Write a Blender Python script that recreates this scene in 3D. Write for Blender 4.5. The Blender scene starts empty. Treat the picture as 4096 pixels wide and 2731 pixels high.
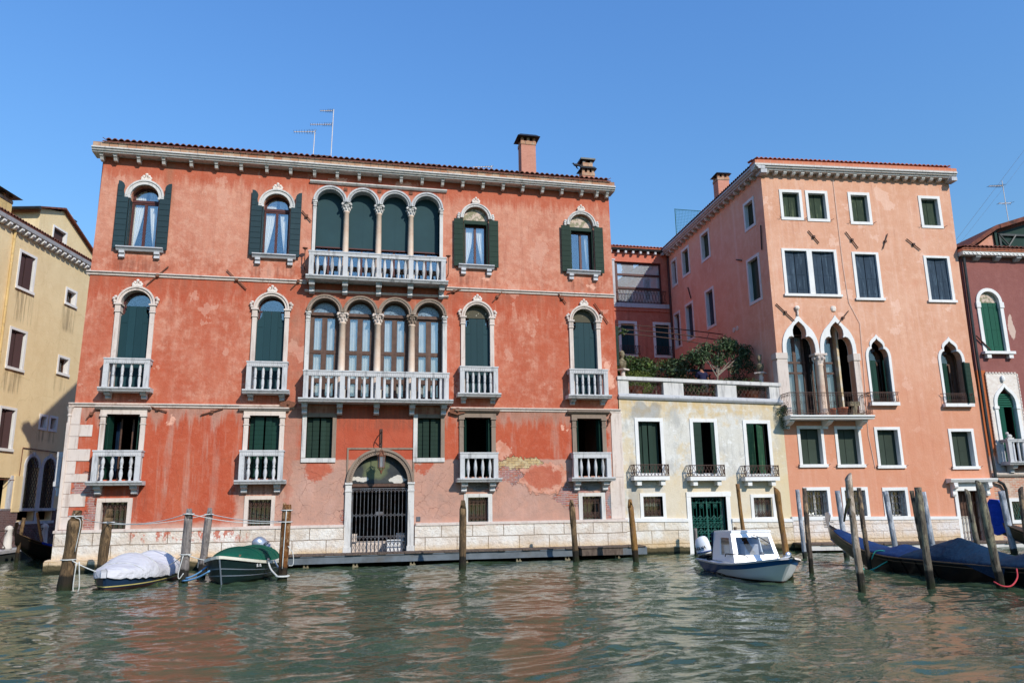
import bpy, math, random
from math import sin, cos, pi, radians, sqrt, atan2
from mathutils import Vector, Matrix
from mathutils.geometry import tessellate_polygon
import numpy as np
random.seed(7)
C = bpy.context.scene.collection
scene = bpy.context.scene

# ------------------------------------------------------------------ camera
cam_d = bpy.data.cameras.new('camera'); cam = bpy.data.objects.new('camera', cam_d); C.objects.link(cam)
scene.camera = cam
YAW, PIT, ROL = radians(-12.48), radians(12.17), radians(-0.89)
cam.matrix_world = Matrix.Translation((0, 0, 2.0)) @ Matrix.Rotation(YAW, 4, 'Z') @ Matrix.Rotation(pi/2+PIT, 4, 'X') @ Matrix.Rotation(ROL, 4, 'Z')
cam_d.sensor_width = 36; cam_d.lens = 3008.0/4096*36; cam_d.clip_start = 0.1; cam_d.clip_end = 5000
# ------------------------------------------------------------------ sky and sun
SUN = Vector((0.48, -1.0, 0.78)).normalized()
elev = math.asin(SUN.z); azim = atan2(SUN.x, SUN.y)
w = bpy.data.worlds.new('World'); scene.world = w; w.use_nodes = True
nt = w.node_tree; bg = nt.nodes['Background']; sky = nt.nodes.new('ShaderNodeTexSky')
sky.sky_type = 'NISHITA'; sky.sun_disc = False; sky.sun_elevation = elev; sky.sun_rotation = azim
sky.air_density = 2.8; sky.dust_density = 0.3; sky.ozone_density = 9.5; sky.altitude = 0
wb = nt.nodes.new('ShaderNodeMix'); wb.data_type = 'RGBA'; wb.blend_type = 'MULTIPLY'; wb.inputs[0].default_value = 1.0; wb.inputs[7].default_value = (.48, .67, 1.03, 1)
nt.links.new(sky.outputs[0], wb.inputs[6]); nt.links.new(wb.outputs[2], bg.inputs[0]); bg.inputs[1].default_value = 0.15   # camera white balance
sun_d = bpy.data.lights.new('sun', 'SUN'); sun = bpy.data.objects.new('sun', sun_d); C.objects.link(sun)
sun_d.energy = 3.55; sun_d.angle = radians(0.53); sun_d.color = (1.0, 0.94, 0.82)
sun.rotation_euler = (-SUN).to_track_quat('-Z', 'Y').to_euler()
scene.view_settings.view_transform = 'Standard'; scene.view_settings.look = 'None'
scene.view_settings.exposure = 0.38; scene.view_settings.gamma = 1.0
scene.cycles.max_bounces = 6; scene.cycles.transparent_max_bounces = 12
scene.cycles.caustics_reflective = False; scene.cycles.caustics_refractive = False

# ------------------------------------------------------------------ node helpers
def S(r, g, b):
    f = lambda c: (c/255/12.92) if c/255 <= .04045 else ((c/255+.055)/1.055)**2.4
    return (f(r), f(g), f(b), 1)
class G:
    def __init__(s, name):
        s.m = bpy.data.materials.new(name); s.m.use_nodes = True; s.t = s.m.node_tree
        s.b = s.t.nodes['Principled BSDF']; s.L = s.t.links.new
        tc = s.t.nodes.new('ShaderNodeTexCoord'); s.obj = tc.outputs['Object']
        sp = s.t.nodes.new('ShaderNodeSeparateXYZ'); s.L(s.obj, sp.inputs[0])
        s.x, s.y, s.z = sp.outputs
    def put(s, sock, v):
        if hasattr(v, 'is_output') or isinstance(v, bpy.types.NodeSocket): s.L(v, sock)
        elif isinstance(v, tuple) and len(v) == 3 and sock.type == 'RGBA': sock.default_value = (*v, 1)
        else: sock.default_value = v
    def ma(s, op, a, b=0.0, c=None, clamp=False):
        n = s.t.nodes.new('ShaderNodeMath'); n.operation = op; n.use_clamp = clamp
        s.put(n.inputs[0], a); s.put(n.inputs[1], b)
        if c is not None: s.put(n.inputs[2], c)
        return n.outputs[0]
    def add(s, a, b): return s.ma('ADD', a, b)
    def sub(s, a, b): return s.ma('SUBTRACT', a, b)
    def mul(s, a, b): return s.ma('MULTIPLY', a, b)
    def mx(s, a, b): return s.ma('MAXIMUM', a, b)
    def mn(s, a, b): return s.ma('MINIMUM', a, b)
    def rng(s, v, a, b, c=0.0, d=1.0):
        n = s.t.nodes.new('ShaderNodeMapRange'); n.clamp = True
        s.put(n.inputs[0], v)
        for i, q in enumerate((a, b, c, d)): n.inputs[i+1].default_value = q
        return n.outputs[0]
    def vec(s, x, y, z):
        n = s.t.nodes.new('ShaderNodeCombineXYZ')
        for i, q in enumerate((x, y, z)): s.put(n.inputs[i], q)
        return n.outputs[0]
    def sc(s, sx, sy, sz, off=(0, 0, 0)):
        n = s.t.nodes.new('ShaderNodeMapping'); s.L(s.obj, n.inputs[0])
        n.inputs['Scale'].default_value = (sx, sy, sz); n.inputs['Location'].default_value = off
        return n.outputs[0]
    def noise(s, scale, detail=4, rough=.55, v=None, dist=0):
        n = s.t.nodes.new('ShaderNodeTexNoise'); n.inputs['Scale'].default_value = scale
        n.inputs['Detail'].default_value = detail; n.inputs['Roughness'].default_value = rough; n.inputs['Distortion'].default_value = dist
        s.L(v if v is not None else s.obj, n.inputs['Vector']); return n.outputs[0]
    def vor(s, scale, v=None, feat='DISTANCE_TO_EDGE'):
        n = s.t.nodes.new('ShaderNodeTexVoronoi'); n.feature = feat; n.inputs['Scale'].default_value = scale
        s.L(v if v is not None else s.obj, n.inputs['Vector']); return n.outputs[0]
    def brick(s, c1, c2, mort, bw=.26, bh=.07, ms=.012, xy=None, bias=0):
        n = s.t.nodes.new('ShaderNodeTexBrick'); s.L(xy if xy is not None else s.vec(s.x, s.z, 0.0), n.inputs['Vector'])
        n.inputs['Color1'].default_value = c1; n.inputs['Color2'].default_value = c2; n.inputs['Mortar'].default_value = mort
        n.inputs['Scale'].default_value = 1; n.inputs['Brick Width'].default_value = bw; n.inputs['Row Height'].default_value = bh
        n.inputs['Mortar Size'].default_value = ms; n.inputs['Mortar Smooth'].default_value = .3; n.inputs['Bias'].default_value = bias
        return n.outputs[0], n.outputs[1]
    def mix(s, f, a, b, mode='MIX'):
        n = s.t.nodes.new('ShaderNodeMix'); n.data_type = 'RGBA'; n.blend_type = mode
        s.put(n.inputs[0], f); s.put(n.inputs[6], a); s.put(n.inputs[7], b); return n.outputs[2]
    def bump(s, h, dist=.01, st=1.0, prev=None):
        n = s.t.nodes.new('ShaderNodeBump'); n.inputs['Distance'].default_value = dist; n.inputs['Strength'].default_value = st
        s.put(n.inputs['Height'], h)
        if prev is not None: s.L(prev, n.inputs['Normal'])
        return n.outputs[0]
    def rnd(s):
        n = s.t.nodes.new('ShaderNodeObjectInfo'); return n.outputs['Random']
    def isl(s):
        n = s.t.nodes.new('ShaderNodeNewGeometry'); return n.outputs['Random Per Island']
    def done(s, col, rough=.85, nrm=None, metal=0, spec=.3):
        s.put(s.b.inputs['Base Color'], col); s.put(s.b.inputs['Roughness'], rough)
        s.b.inputs['Metallic'].default_value = metal; s.b.inputs['Specular IOR Level'].default_value = spec
        if nrm is not None: s.L(nrm, s.b.inputs['Normal'])
        return s.m
    def ell(s, X, Z, cx, cz, rx, rz, soft=.25):      # 1 inside an ellipse, ragged because X,Z are warped
        dx = s.mul(s.sub(X, cx), 1/rx); dz = s.mul(s.sub(Z, cz), 1/rz)
        d = s.add(s.mul(dx, dx), s.mul(dz, dz)); return s.rng(d, 1-soft, 1+soft, 1, 0)
    def box(s, X, Z, x0, x1, z0, z1, e=.06):
        a = s.mul(s.rng(X, x0-e, x0+e), s.rng(X, x1-e, x1+e, 1, 0)); b = s.mul(s.rng(Z, z0-e, z0+e), s.rng(Z, z1-e, z1+e, 1, 0))
        return s.mul(a, b)
M = {}
def simple(key, c1, c2, scale=3, rough=.7, bump=.004, bscale=30, metal=0, spec=.3, streak=0, dirt=None, detail=5):
    g = G(key); n = g.noise(scale, detail, .6); col = g.mix(g.rng(n, .3, .7), c1, c2)
    if streak:
        st = g.noise(1.0, 4, .6, g.sc(streak, streak, streak*.08)); col = g.mix(g.rng(st, .5, .75, 0, .6), col, dirt or c2)
    elif dirt: col = g.mix(g.rng(g.noise(scale*.6, 6, .7), .52, .72, 0, .8), col, dirt)
    M[key] = g.done(col, rough, g.bump(g.noise(bscale, 3), bump) if bump else None, metal, spec); return M[key]

# --- weathered white Istrian stone
def stone(key, base, dirt, amt=.6, streak=True):
    g = G(key); ad = g.t.nodes.new('ShaderNodeVectorMath'); g.L(g.obj, ad.inputs[0]); rn = g.mul(g.rnd(), 31.0); g.L(g.vec(rn, rn, g.mul(rn, .3)), ad.inputs[1]); g.obj = ad.outputs[0]
    col = g.mix(g.rng(g.noise(1.3, 5, .6), .3, .7), base, tuple(c*.86 for c in base[:3])+(1,))
    v = g.noise(1.0, 5, .65, g.sc(7, 7, .9)); d = g.rng(v, .52, .74, 0, amt)
    d2 = g.rng(g.noise(5, 6, .7), .58, .75, 0, amt*.8)
    col = g.mix(g.mx(d, d2), col, dirt)
    M[key] = g.done(col, .75, g.bump(g.noise(25, 5), .006), 0, .25)
stone('stone', S(206, 202, 198), S(112, 110, 110), .7)
stone('stone_balcony', S(194, 193, 194), S(92, 93, 96), .8)
stone('stone_pink', S(212, 197, 187), S(140, 112, 98), .65)
stone('stone_brown', S(140, 122, 108), S(86, 74, 66), .7)
stone('stone_grey', S(190, 190, 194), S(100, 102, 106), .55)
stone('white_trim', S(226, 224, 222), S(190, 180, 172), .35)
simple('crest', S(224, 216, 208), S(205, 190, 178), 9, .8, .01, 20)
simple('blind', S(36, 62, 68), S(40, 68, 74), 1.2, .8, .001, 200)
simple('curtain_dim', S(74, 76, 80), S(52, 54, 58), 3, .9, 0)
simple('wood_red', S(84, 44, 42), S(70, 36, 34), 8, .5, .002, 40)
simple('wood_brown', S(92, 66, 54), S(66, 46, 38), 6, .55, .003, 40, streak=9, dirt=S(110, 84, 70))
simple('curtain', S(244, 238, 226), S(250, 246, 236), 4, .9, 0)
simple('curtain_grey', S(196, 192, 184), S(214, 210, 204), 3, .9, 0)
simple('interior', S(30, 25, 23), S(20, 16, 15), 1, .9, 0)  # near-black backing behind the openings; darkness of unlit rooms put into its colour
simple('iron', S(62, 54, 52), S(92, 62, 50), 14, .65, .003, 60, .3)
simple('iron_grey', S(104, 110, 118), S(84, 72, 68), 6, .55, .002, 50, .4)
simple('iron_green', S(30, 92, 82), S(24, 74, 66), 8, .5, .002, 50)
simple('rust', S(128, 84, 62), S(94, 58, 46), 12, .8, .004, 50)
simple('lead', S(96, 98, 104), S(70, 70, 74), 3, .5, .004, 20, .2)
simple('copper_dark', S(62, 64, 66), S(46, 50, 50), 4, .45, .003, 20, .4)
simple('rope_white', S(206, 206, 202), S(170, 170, 166), 30, .9, .003, 120)
simple('rope_teal', S(60, 170, 150), S(40, 140, 124), 30, .8, .003, 120)
simple('rope_blue', S(110, 160, 200), S(86, 134, 180), 30, .8, .003, 120)
simple('rope_red', S(196, 70, 76), S(160, 48, 54), 30, .8, .003, 120)
simple('terracotta', S(178, 108, 80), S(148, 82, 62), 8, .85, .004, 40, dirt=S(190, 150, 130))
simple('bust_stone', S(150, 138, 112), S(108, 98, 80), 12, .9, .01, 30, dirt=S(80, 72, 56))
simple('marble', S(216, 200, 184), S(200, 170, 148), 2.2, .55, .002, 20, dirt=S(182, 140, 116))
simple('soffit', S(120, 112, 106), S(70, 64, 60), 3, .9, .006, 20)
simple('white_gel', S(232, 233, 236), S(224, 226, 230), 2, .28, 0, spec=.5)
simple('blue_gel', S(16, 88, 150), S(14, 78, 138), 2, .3, 0, spec=.5)
simple('stripe_blue', S(60, 84, 140), S(54, 78, 134), 2, .4, 0)
simple('black_rubber', S(26, 26, 28), S(34, 34, 36), 10, .5, .001)
simple('chrome', S(190, 190, 196), S(160, 160, 168), 5, .25, 0, metal=.9)
simple('silver', S(150, 158, 172), S(132, 142, 158), 2, .3, 0, metal=.4, spec=.6)
simple('hull_green', S(24, 42, 44), S(16, 32, 32), 2.5, .35, .002, 20, spec=.5, dirt=S(36, 58, 56))
simple('hull_blue', S(28, 50, 78), S(20, 38, 60), 3, .4, .002, 20, spec=.5, dirt=S(22, 30, 44))
simple('antifoul', S(86, 50, 42), S(54, 36, 32), 4, .8, .004, 20, dirt=S(40, 36, 30))
simple('cream_gel', S(222, 218, 204), S(206, 200, 184), 3, .4, 0)
simple('hull_black', S(20, 19, 20), S(30, 27, 26), 3, .28, .001, 20, spec=.6)
simple('gold_wood', S(120, 98, 74), S(90, 72, 56), 5, .4, 0)
simple('yellow_stripe', S(206, 190, 120), S(190, 172, 104), 5, .5, 0)
simple('lantern_glass', S(128, 130, 134), S(104, 108, 116), 4, .2, 0, spec=.7)
simple('skin', S(150, 104, 82), S(138, 92, 72), 5, .6, 0)
simple('shirt', S(26, 28, 60), S(20, 22, 50), 4, .9, 0)
simple('hair', S(48, 36, 30), S(36, 28, 24), 20, .8, .003, 90)
simple('trousers', S(60, 58, 60), S(48, 46, 50), 6, .9, 0)
simple('sign_white', S(226, 226, 228), S(216, 216, 220), 3, .4, 0)
simple('sign_red', S(170, 30, 40), S(160, 26, 36), 3, .4, 0)
simple('black', S(16, 16, 18), S(20, 20, 22), 3, .5, 0)
simple('bird_dark', S(40, 42, 48), S(60, 62, 68), 20, .8, 0)
simple('bird_white', S(226, 226, 228), S(200, 200, 204), 20, .8, 0)
simple('steel_beam', S(104, 112, 120), S(82, 88, 94), 2.2, .6, .004, 20, dirt=S(84, 80, 76))
simple('net_teal', S(50, 120, 140), S(44, 104, 124), 5, .8, 0)
simple('terrace_tile', S(150, 110, 92), S(124, 88, 72), 4, .9, .004, 20)
simple('branch', S(150, 140, 128), S(112, 102, 92), 14, .9, .006, 60)
simple('white_paint_post', S(186, 190, 198), S(170, 176, 186), 3, .7, .004, 20, streak=10, dirt=S(150, 152, 158))
simple('paper_white', S(220, 220, 222), S(204, 204, 208), 5, .7, 0)
# woven boat covers with folds
def cloth(key, c1, c2, fold=.03, fs=2.2):
    g = G(key); h = g.noise(fs, 4, .5, g.sc(1, .5, 2.2)); h2 = g.noise(fs*3.2, 3, .5, g.sc(1.6, .4, 1.6))
    M[key] = g.done(g.mix(g.rng(g.noise(1.6, 4), .3, .7), c1, c2), .85, g.bump(g.add(h, g.mul(h2, .4)), fold), 0, .2)
cloth('cover_white', S(202, 200, 204), S(180, 178, 184), .07)
cloth('cover_green', S(12, 84, 66), S(8, 68, 54), .05)
cloth('cover_navy', S(15, 47, 72), S(11, 36, 56), .06)
cloth('cover_blue', S(26, 56, 102), S(20, 44, 82), .06)
cloth('cover_bright', S(20, 64, 172), S(16, 52, 148))
# planked shutters: paint with wear
def paint(key, c, wear, amt=.25, gloss=.5, vs=1.0):
    g = G(key); n = g.rng(g.noise(1.0, 5, .65, g.sc(9, 9, 1.1*vs)), .54, .72, 0, amt)
    n2 = g.rng(g.noise(2.0, 3, .5), .35, .7, 0, amt*.6)
    dk = tuple(q*.75 for q in c[:3])+(1,); ob = g.mix(g.mul(g.rnd(), .5), c, tuple(min(1, q*1.7+.004) for q in c[:3])+(1,)); c = ob
    M[key] = g.done(g.mix(n, g.mix(n2, c, dk), wear), gloss, g.bump(g.noise(40, 3), .002), 0, .15)
paint('shutter_slate', S(36, 54, 60), S(60, 80, 86), .15, .6)
paint('shutter_teal', S(26, 54, 60), S(42, 72, 78), .18, .55)
paint('shutter_green', S(30, 48, 40), S(54, 72, 62), .3, .65)
paint('shutter_dark', S(20, 48, 40), S(44, 74, 64), .35, .4)
paint('shutter_worn', S(46, 58, 46), S(112, 122, 92), .8, .8)
paint('shutter_blue', S(46, 60, 74), S(104, 124, 140), .7, .8)
paint('shutter_pinkhouse', S(48, 58, 50), S(62, 72, 64), .4, .7)
paint('shutter_old_green', S(34, 66, 48), S(100, 126, 92), .5, .8)
paint('shutter_brown', S(70, 52, 52), S(88, 68, 68), .3, .7)
paint('shutter_bright', S(20, 76, 60), S(40, 110, 88), .25, .6)
# glass: mirrors the sky, lets the room through
def glass(key, tint, refl, rough=.02):
    g = G(key); t = g.t; out = t.nodes['Material Output']; tr = t.nodes.new('ShaderNodeBsdfTransparent'); tr.inputs[0].default_value = tint
    gl = t.nodes.new('ShaderNodeBsdfGlossy'); gl.inputs['Roughness'].default_value = rough; gl.inputs[0].default_value = (.95, .97, 1, 1)
    g.L(g.bump(g.noise(1.5, 2), .004), gl.inputs['Normal'])
    m = t.nodes.new('ShaderNodeMixShader'); m.inputs[0].default_value = refl
    g.L(tr.outputs[0], m.inputs[1]); g.L(gl.outputs[0], m.inputs[2]); g.L(m.outputs[0], out.inputs[0]); M[key] = g.m
glass('glass', (.95, .97, .98, 1), .17); glass('glass_clear', (.8, .84, .86, 1), .1)
# leaded glass
g = G('leaded'); v = g.vor(9); M['leaded'] = g.done(g.mix(g.rng(v, .02, .06), S(60, 66, 72), S(122, 142, 160)), .2, g.bump(v, .004), 0, .7)
# roof tiles
g = G('tiles'); c = g.mix(g.rng(g.noise(6, 4), .3, .7), S(132, 80, 66), S(92, 58, 50)); c = g.mix(g.rng(g.noise(2.2, 6, .7), .5, .7, 0, .85), c, S(62, 50, 46))
M['tiles'] = g.done(c, .9, g.bump(g.noise(30, 4), .01), 0, .2)
g = G('tiles_red'); c = g.mix(g.rng(g.noise(5, 4), .3, .7), S(192, 108, 84), S(150, 84, 68)); c = g.mix(g.rng(g.noise(3, 6, .7), .55, .7, 0, .7), c, S(100, 70, 60))
M['tiles_red'] = g.done(c, .9, g.bump(g.noise(30, 4), .01), 0, .2)
# leaves
def leafmat(key, c1, c2, c3):
    g = G(key); r = g.isl(); c = g.mix(g.rng(r, 0, .6), c1, c2); c = g.mix(g.rng(r, .75, 1), c, c3)
    g.b.inputs['Transmission Weight'].default_value = 0; M[key] = g.done(c, .55, None, 0, .35)
leafmat('leaf_mid', S(60, 84, 38), S(44, 66, 32), S(104, 124, 62)); leafmat('leaf_dark', S(40, 58, 34), S(60, 82, 50), S(112, 130, 92))
leafmat('leaf_yellow', S(106, 118, 40), S(84, 100, 36), S(136, 140, 60)); leafmat('leaf_grey', S(84, 98, 70), S(60, 78, 50), S(130, 140, 108))
# mooring timber: bark or bare, algae near the water
def timber(key, c1, c2, c3, alg=.42):
    g = G(key); gr = g.noise(1.0, 6, .75, g.sc(26, 26, 2.4)); c = g.mix(g.rng(gr, .36, .62), c1, tuple(q*.6 for q in c2[:3])+(1,)); kn = g.noise(1.0, 3, .5, g.sc(9, 9, 5)); c = g.mix(g.rng(kn, .62, .7), c, tuple(q*.4 for q in c2[:3])+(1,))
    c = g.mix(g.rng(g.noise(3.2, 5, .7, g.sc(1.4, 1.4, .6)), .5, .58, 0, .8), c, tuple(min(1, q*1.25) for q in c3[:3])+(1,))
    zz = g.add(g.z, g.mul(g.sub(g.noise(7, 3), .5), .18)); c = g.mix(g.rng(zz, alg*.85, alg, .92, 0), c, S(26, 25, 21)); c = g.mix(g.rng(zz, .1, .2, .7, 0), c, S(34, 42, 20))
    M[key] = g.done(c, .85, g.bump(g.add(gr, g.mul(g.noise(1.0, 3, .5, g.sc(9, 9, .8)), .8)), .035), 0, .25)
timber('timber_brown', S(112, 90, 66), S(84, 68, 50), S(124, 100, 72)); timber('timber_grey', S(146, 138, 134), S(112, 104, 102), S(128, 118, 112))
timber('timber_bark', S(110, 96, 84), S(66, 54, 46), S(150, 126, 98)); timber('timber_pale', S(170, 152, 134), S(140, 122, 104), S(186, 170, 154))
timber('timber_ochre', S(160, 118, 66), S(126, 92, 54), S(112, 84, 60)); timber('timber_varnish', S(128, 82, 40), S(92, 56, 28), S(150, 120, 90))
timber('timber_lichen', S(130, 120, 106), S(78, 68, 58), S(134, 128, 104)); timber('timber_painted', S(166, 170, 178), S(150, 154, 162), S(176, 178, 184), .25)
g = G('planks'); gr = g.noise(1.0, 5, .6, g.sc(14, 1.5, 5)); M['planks'] = g.done(g.mix(g.rng(gr, .3, .7), S(108, 94, 84), S(74, 62, 56)), .9, g.bump(gr, .01), 0, .2)

# --- the big red facade
g = G('red_stucco')
W1 = g.sub(g.noise(1.7, 6, .62), .5); W2 = g.sub(g.noise(1.7, 6, .62, g.sc(1, 1, 1, (7, 3, 11))), .5)
X = g.add(g.x, g.mul(W1, 1.0)); Z = g.add(g.z, g.mul(W2, .9))
Xs = g.add(g.x, g.mul(W1, .45)); Zs = g.add(g.z, g.mul(W2, .4)); H1 = g.sub(g.noise(7, 4, .65), .5); H2 = g.sub(g.noise(7, 4, .65, g.sc(1, 1, 1, (9, 5, 2))), .5)
Xr = g.add(g.add(g.x, g.mul(W1, 1.1)), g.mul(H1, .5)); Zr = g.add(g.add(g.z, g.mul(W2, .75)), g.mul(H2, .45))
base = g.mix(g.rng(g.noise(.55, 6, .64, g.sc(1, 1, .8)), .4, .6), S(194, 126, 102), S(174, 94, 70))
base = g.mix(g.rng(g.noise(2.6, 7, .72), .46, .62, 0, .75), base, S(206, 152, 130))
base = g.mix(g.rng(g.noise(4.5, 7, .78, g.sc(1, 1, 1, (6, 2, 1))), .5, .66, 0, .65), base, S(162, 84, 62)); base = g.mix(g.rng(g.add(g.z, g.mul(W1, 2.0)), 10.4, 11.6, 0, .35), base, S(204, 152, 130))
base = g.mix(g.rng(g.noise(1.0, 6, .7, g.sc(4.5, 0, .3, (3, 0, 0))), .54, .7, 0, .5), base, S(204, 150, 128)); base = g.mix(g.rng(g.noise(1.0, 6, .7, g.sc(3.1, 0, .25, (9, 0, 5))), .55, .72, 0, .55), base, S(150, 84, 66))
drip = g.noise(1.0, 5, .7, g.sc(3.2, 0, .22)); drip2 = g.noise(1.0, 5, .7, g.sc(2.1, 0, .18, (4, 0, 2)))
deepc = g.mix(g.rng(g.noise(1.0, 6, .65, g.sc(1, 1, .7)), .35, .66), S(170, 76, 52), S(178, 90, 64))
deepc = g.mix(g.rng(g.noise(5, 6, .7), .5, .72, 0, .55), deepc, S(190, 116, 94))
palestr = g.mul(g.rng(drip2, .52, .62, 0, .85), g.rng(g.noise(1.3, 3), .35, .6, .3, 1))
# three bands of deeper red, each running out in drips
def band(top, lo, reach):
    lim = g.sub(lo, g.mul(g.sub(drip, .35), reach)); return g.mul(g.rng(g.sub(g.z, lim), -.12, .28), g.rng(g.z, top-.02, top+.02, 1, 0))
b1 = band(14.9, 14.1, 2.2); b2 = g.mx(band(10.3, 9.7, 3.6), g.mul(g.rng(g.z, 5.6, 5.62), g.mul(g.rng(g.z, 10.2, 10.25, 1, 0), g.rng(g.add(g.noise(.7, 6, .66), g.mul(drip, .35)), .56, .74, 0, .75)))); b3 = g.mul(g.rng(g.z, 5.55, 5.7, 1, 0), g.rng(g.z, 5.7, 5.2))
lowL = g.mul(g.rng(X, -3.75, -3.55, 1, 0), g.rng(g.add(g.z, g.mul(W1, .35)), 1.45, 1.62))
lowR = g.rng(g.add(g.z, g.mul(W1, .16)), 3.60, 3.66)
low = g.mul(g.mx(lowL, lowR), b3)
top_fr = g.rng(g.add(Z, g.mul(g.sub(drip, .5), 3.0)), 4.9, 5.35, 1, .15)      # pale drips starting under the string course
col = g.mix(g.mul(b1, .75), base, deepc)
col = g.mix(g.mul(g.mul(b2, g.rng(palestr, 0, 1, 1, .2)), .9), col, deepc)
pale = g.mix(g.rng(g.noise(2.4, 6, .65), .35, .65), S(188, 142, 124), S(168, 132, 118))
pale = g.mix(g.rng(g.noise(1.0, 5, .6, g.sc(.7, .7, .5)), .5, .68, 0, .7), pale, S(198, 158, 144))
lowzone = g.rng(g.z, 5.56, 5.58, 1, 0)
col = g.mix(lowzone, col, pale)
rem = g.mx(g.mx(g.ell(Xr, Zr, 7.3, 2.95, .75, .42), g.ell(Xr, Zr, -1.0, 3.35, .5, .4)), g.mx(g.ell(Xr, Zr, 2.9, 3.35, .35, .22), g.ell(Xr, Zr, -2.0, 3.0, .18, 1.1)))
lowm = g.mx(g.mul(low, g.rng(palestr, 0, 1, 1, .25)), g.mul(rem, .85))
lowm = g.mul(lowm, g.mx(g.mx(top_fr, g.box(g.x, g.z, -.45, 2.5, 3.6, 5.6, .05)), g.rng(g.x, 4, 4.2, 0, 0)))
side = g.mul(g.rng(g.add(X, 0), 9.85, 10.0), g.rng(Z, 3.0, 3.2)); lowm = g.mul(lowm, g.rng(side, 0, 1, 1, .35))
gapm = g.box(Xs, g.z, -2.25, -1.7, 0, 5.6, .1); lowm = g.mul(lowm, g.rng(gapm, 0, 1, 1, .35))
clean = g.mix(g.rng(g.noise(1.6, 5), .35, .65), S(168, 78, 56), S(176, 88, 66))
col = g.mix(lowm, col, deepc); col = g.mix(g.box(g.x, g.z, -.36, 2.42, 3.66, 5.58, .01), col, clean)
# grey-brown soot left of the middle bay and under the ledges
soot = g.mx(g.box(Xs, Zs, -2.5, -1.5, 3.2, 9.7, .35), g.mx(g.box(Xs, Zs, -1.7, 3.7, 8.9, 9.9, .3), g.box(g.x, Zs, 5.0, 8.0, 5.1, 5.6, .15)))
col = g.mix(g.mul(soot, g.rng(g.noise(2.2, 5, .65), .35, .7, .15, .75)), col, S(152, 108, 90))
for zc in (10.2, 5.45):
    col = g.mix(g.mul(g.mul(g.rng(g.z, zc-.75, zc), g.rng(g.z, zc+.02, zc+.03, 1, 0)), g.rng(drip, .4, .62, 0, .75)), col, S(142, 92, 74))
stv = g.noise(1.0, 5, .7, g.sc(7, 0, .35, (2, 0, 8)))       # rain streaks under the sills and slabs
for cx_, w_2, zt_, ln in ((-7.45, .8, 10.8, .5), (-2.83, .8, 10.8, .5), (4.8, .75, 10.8, .45), (9.2, .75, 10.8, .45), (-7.45, .9, 5.95, .35), (-2.8, .85, 5.95, .35), (1.0, 2.6, 5.6, .9), (-7.45, .95, 2.85, .9), (-2.85, .9, 2.85, .6), (1.0, 2.6, 14.2, .35)):
    mm = g.mul(g.box(g.x, g.z, cx_-w_2, cx_+w_2, zt_-ln, zt_, .12), g.rng(stv, .44, .6, 0, .6)); col = g.mix(mm, col, S(128, 76, 62))
hp = g.noise(1.0, 5, .6, g.sc(.9, 1, .7, (31, 0, 12))); col = g.mix(g.mul(g.rng(hp, .615, .622), g.mul(g.rng(g.z, 5.6, 5.7), .45)), col, S(206, 156, 136))     # thin skim-coat repairs with hard edges
# brown streak of old repair by the first window, pale chips
col = g.mix(g.mul(g.box(g.add(Xs, g.mul(g.z, .06)), g.z, -5.98, -5.72, 12.9, 14.6, .08), .7), col, S(160, 106, 84))
chip = g.mx(g.mx(g.ell(Xr, Zr, -.6, 14.36, .3, .1), g.ell(Xr, Zr, 1.9, 14.36, .35, .1)), g.mx(g.ell(Xr, Zr, 5.2, 10.75, .12, .09), g.ell(Xr, Zr, 9.5, 10.6, .25, .1)))
chip = g.mx(chip, g.mx(g.ell(Xr, Zr, 10.1, 7.0, .2, .5), g.mx(g.ell(Xr, Zr, 8.2, 4.8, .12, .12), g.ell(Xr, Zr, -6.0, 5.0, .1, .14))))
col = g.mix(chip, col, S(214, 160, 138))
# pinkish mortar field under the plaster loss
lossc = g.mix(g.rng(g.noise(3, 5), .4, .6), S(204, 150, 130), S(188, 124, 100))
lossm = g.mx(g.ell(Xr, Zr, 7.3, 2.95, 1.0, .6, .08), g.ell(Xr, Zr, 5.75, 4.0, .3, .3, .2)); col = g.mix(g.mul(lossm, g.rng(rem, 0, 1, 1, .1)), col, lossc)
# bare brick where the plaster has come off
by, byf = g.brick(S(206, 178, 128), S(186, 150, 110), S(150, 126, 100), .24, .085); br, brf = g.brick(S(178, 100, 76), S(160, 120, 122), S(180, 162, 152), .24, .075)
by = g.mix(g.rng(g.noise(4, 4), .45, .62, 0, .7), by, S(216, 196, 156)); br = g.mix(g.rng(g.noise(4, 4), .5, .65, 0, .6), br, S(184, 150, 144))
my = g.ell(Xr, Zr, 6.35, 3.52, .95, .19, .1)
mr = g.mx(g.mx(g.ell(Xr, Zr, 5.95, 3.08, .65, .27, .1), g.ell(Xr, Zr, 8.5, 2.25, .68, .42, .1)), g.mx(g.box(Xr, Zr, 9.76, 10.12, 1.42, 2.7), g.mx(g.box(Xr, Zr, -8.4, -8.02, 1.4, 2.75), g.box(Xr, Zr, -8.8, -8.1, 2.4, 3.2))))
mr = g.mx(mr, g.mx(g.ell(Xr, Zr, 5.2, 2.62, .45, .12, .15), g.ell(Xr, Zr, -.05, 1.7, .08, .25, .15)))
col = g.mix(my, col, by); col = g.mix(mr, col, br)
col = g.mix(g.mul(g.ell(Xs, Zs, 10.0, 2.0, .12, .3), 1.0), col, S(140, 140, 146)); col = g.mix(g.ell(Xs, Zs, 4.8, 2.68, .45, .2), col, S(128, 124, 124)); col = g.mix(g.ell(Xs, Zs, 9.2, 2.62, .45, .18), col, S(128, 126, 128))
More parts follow.
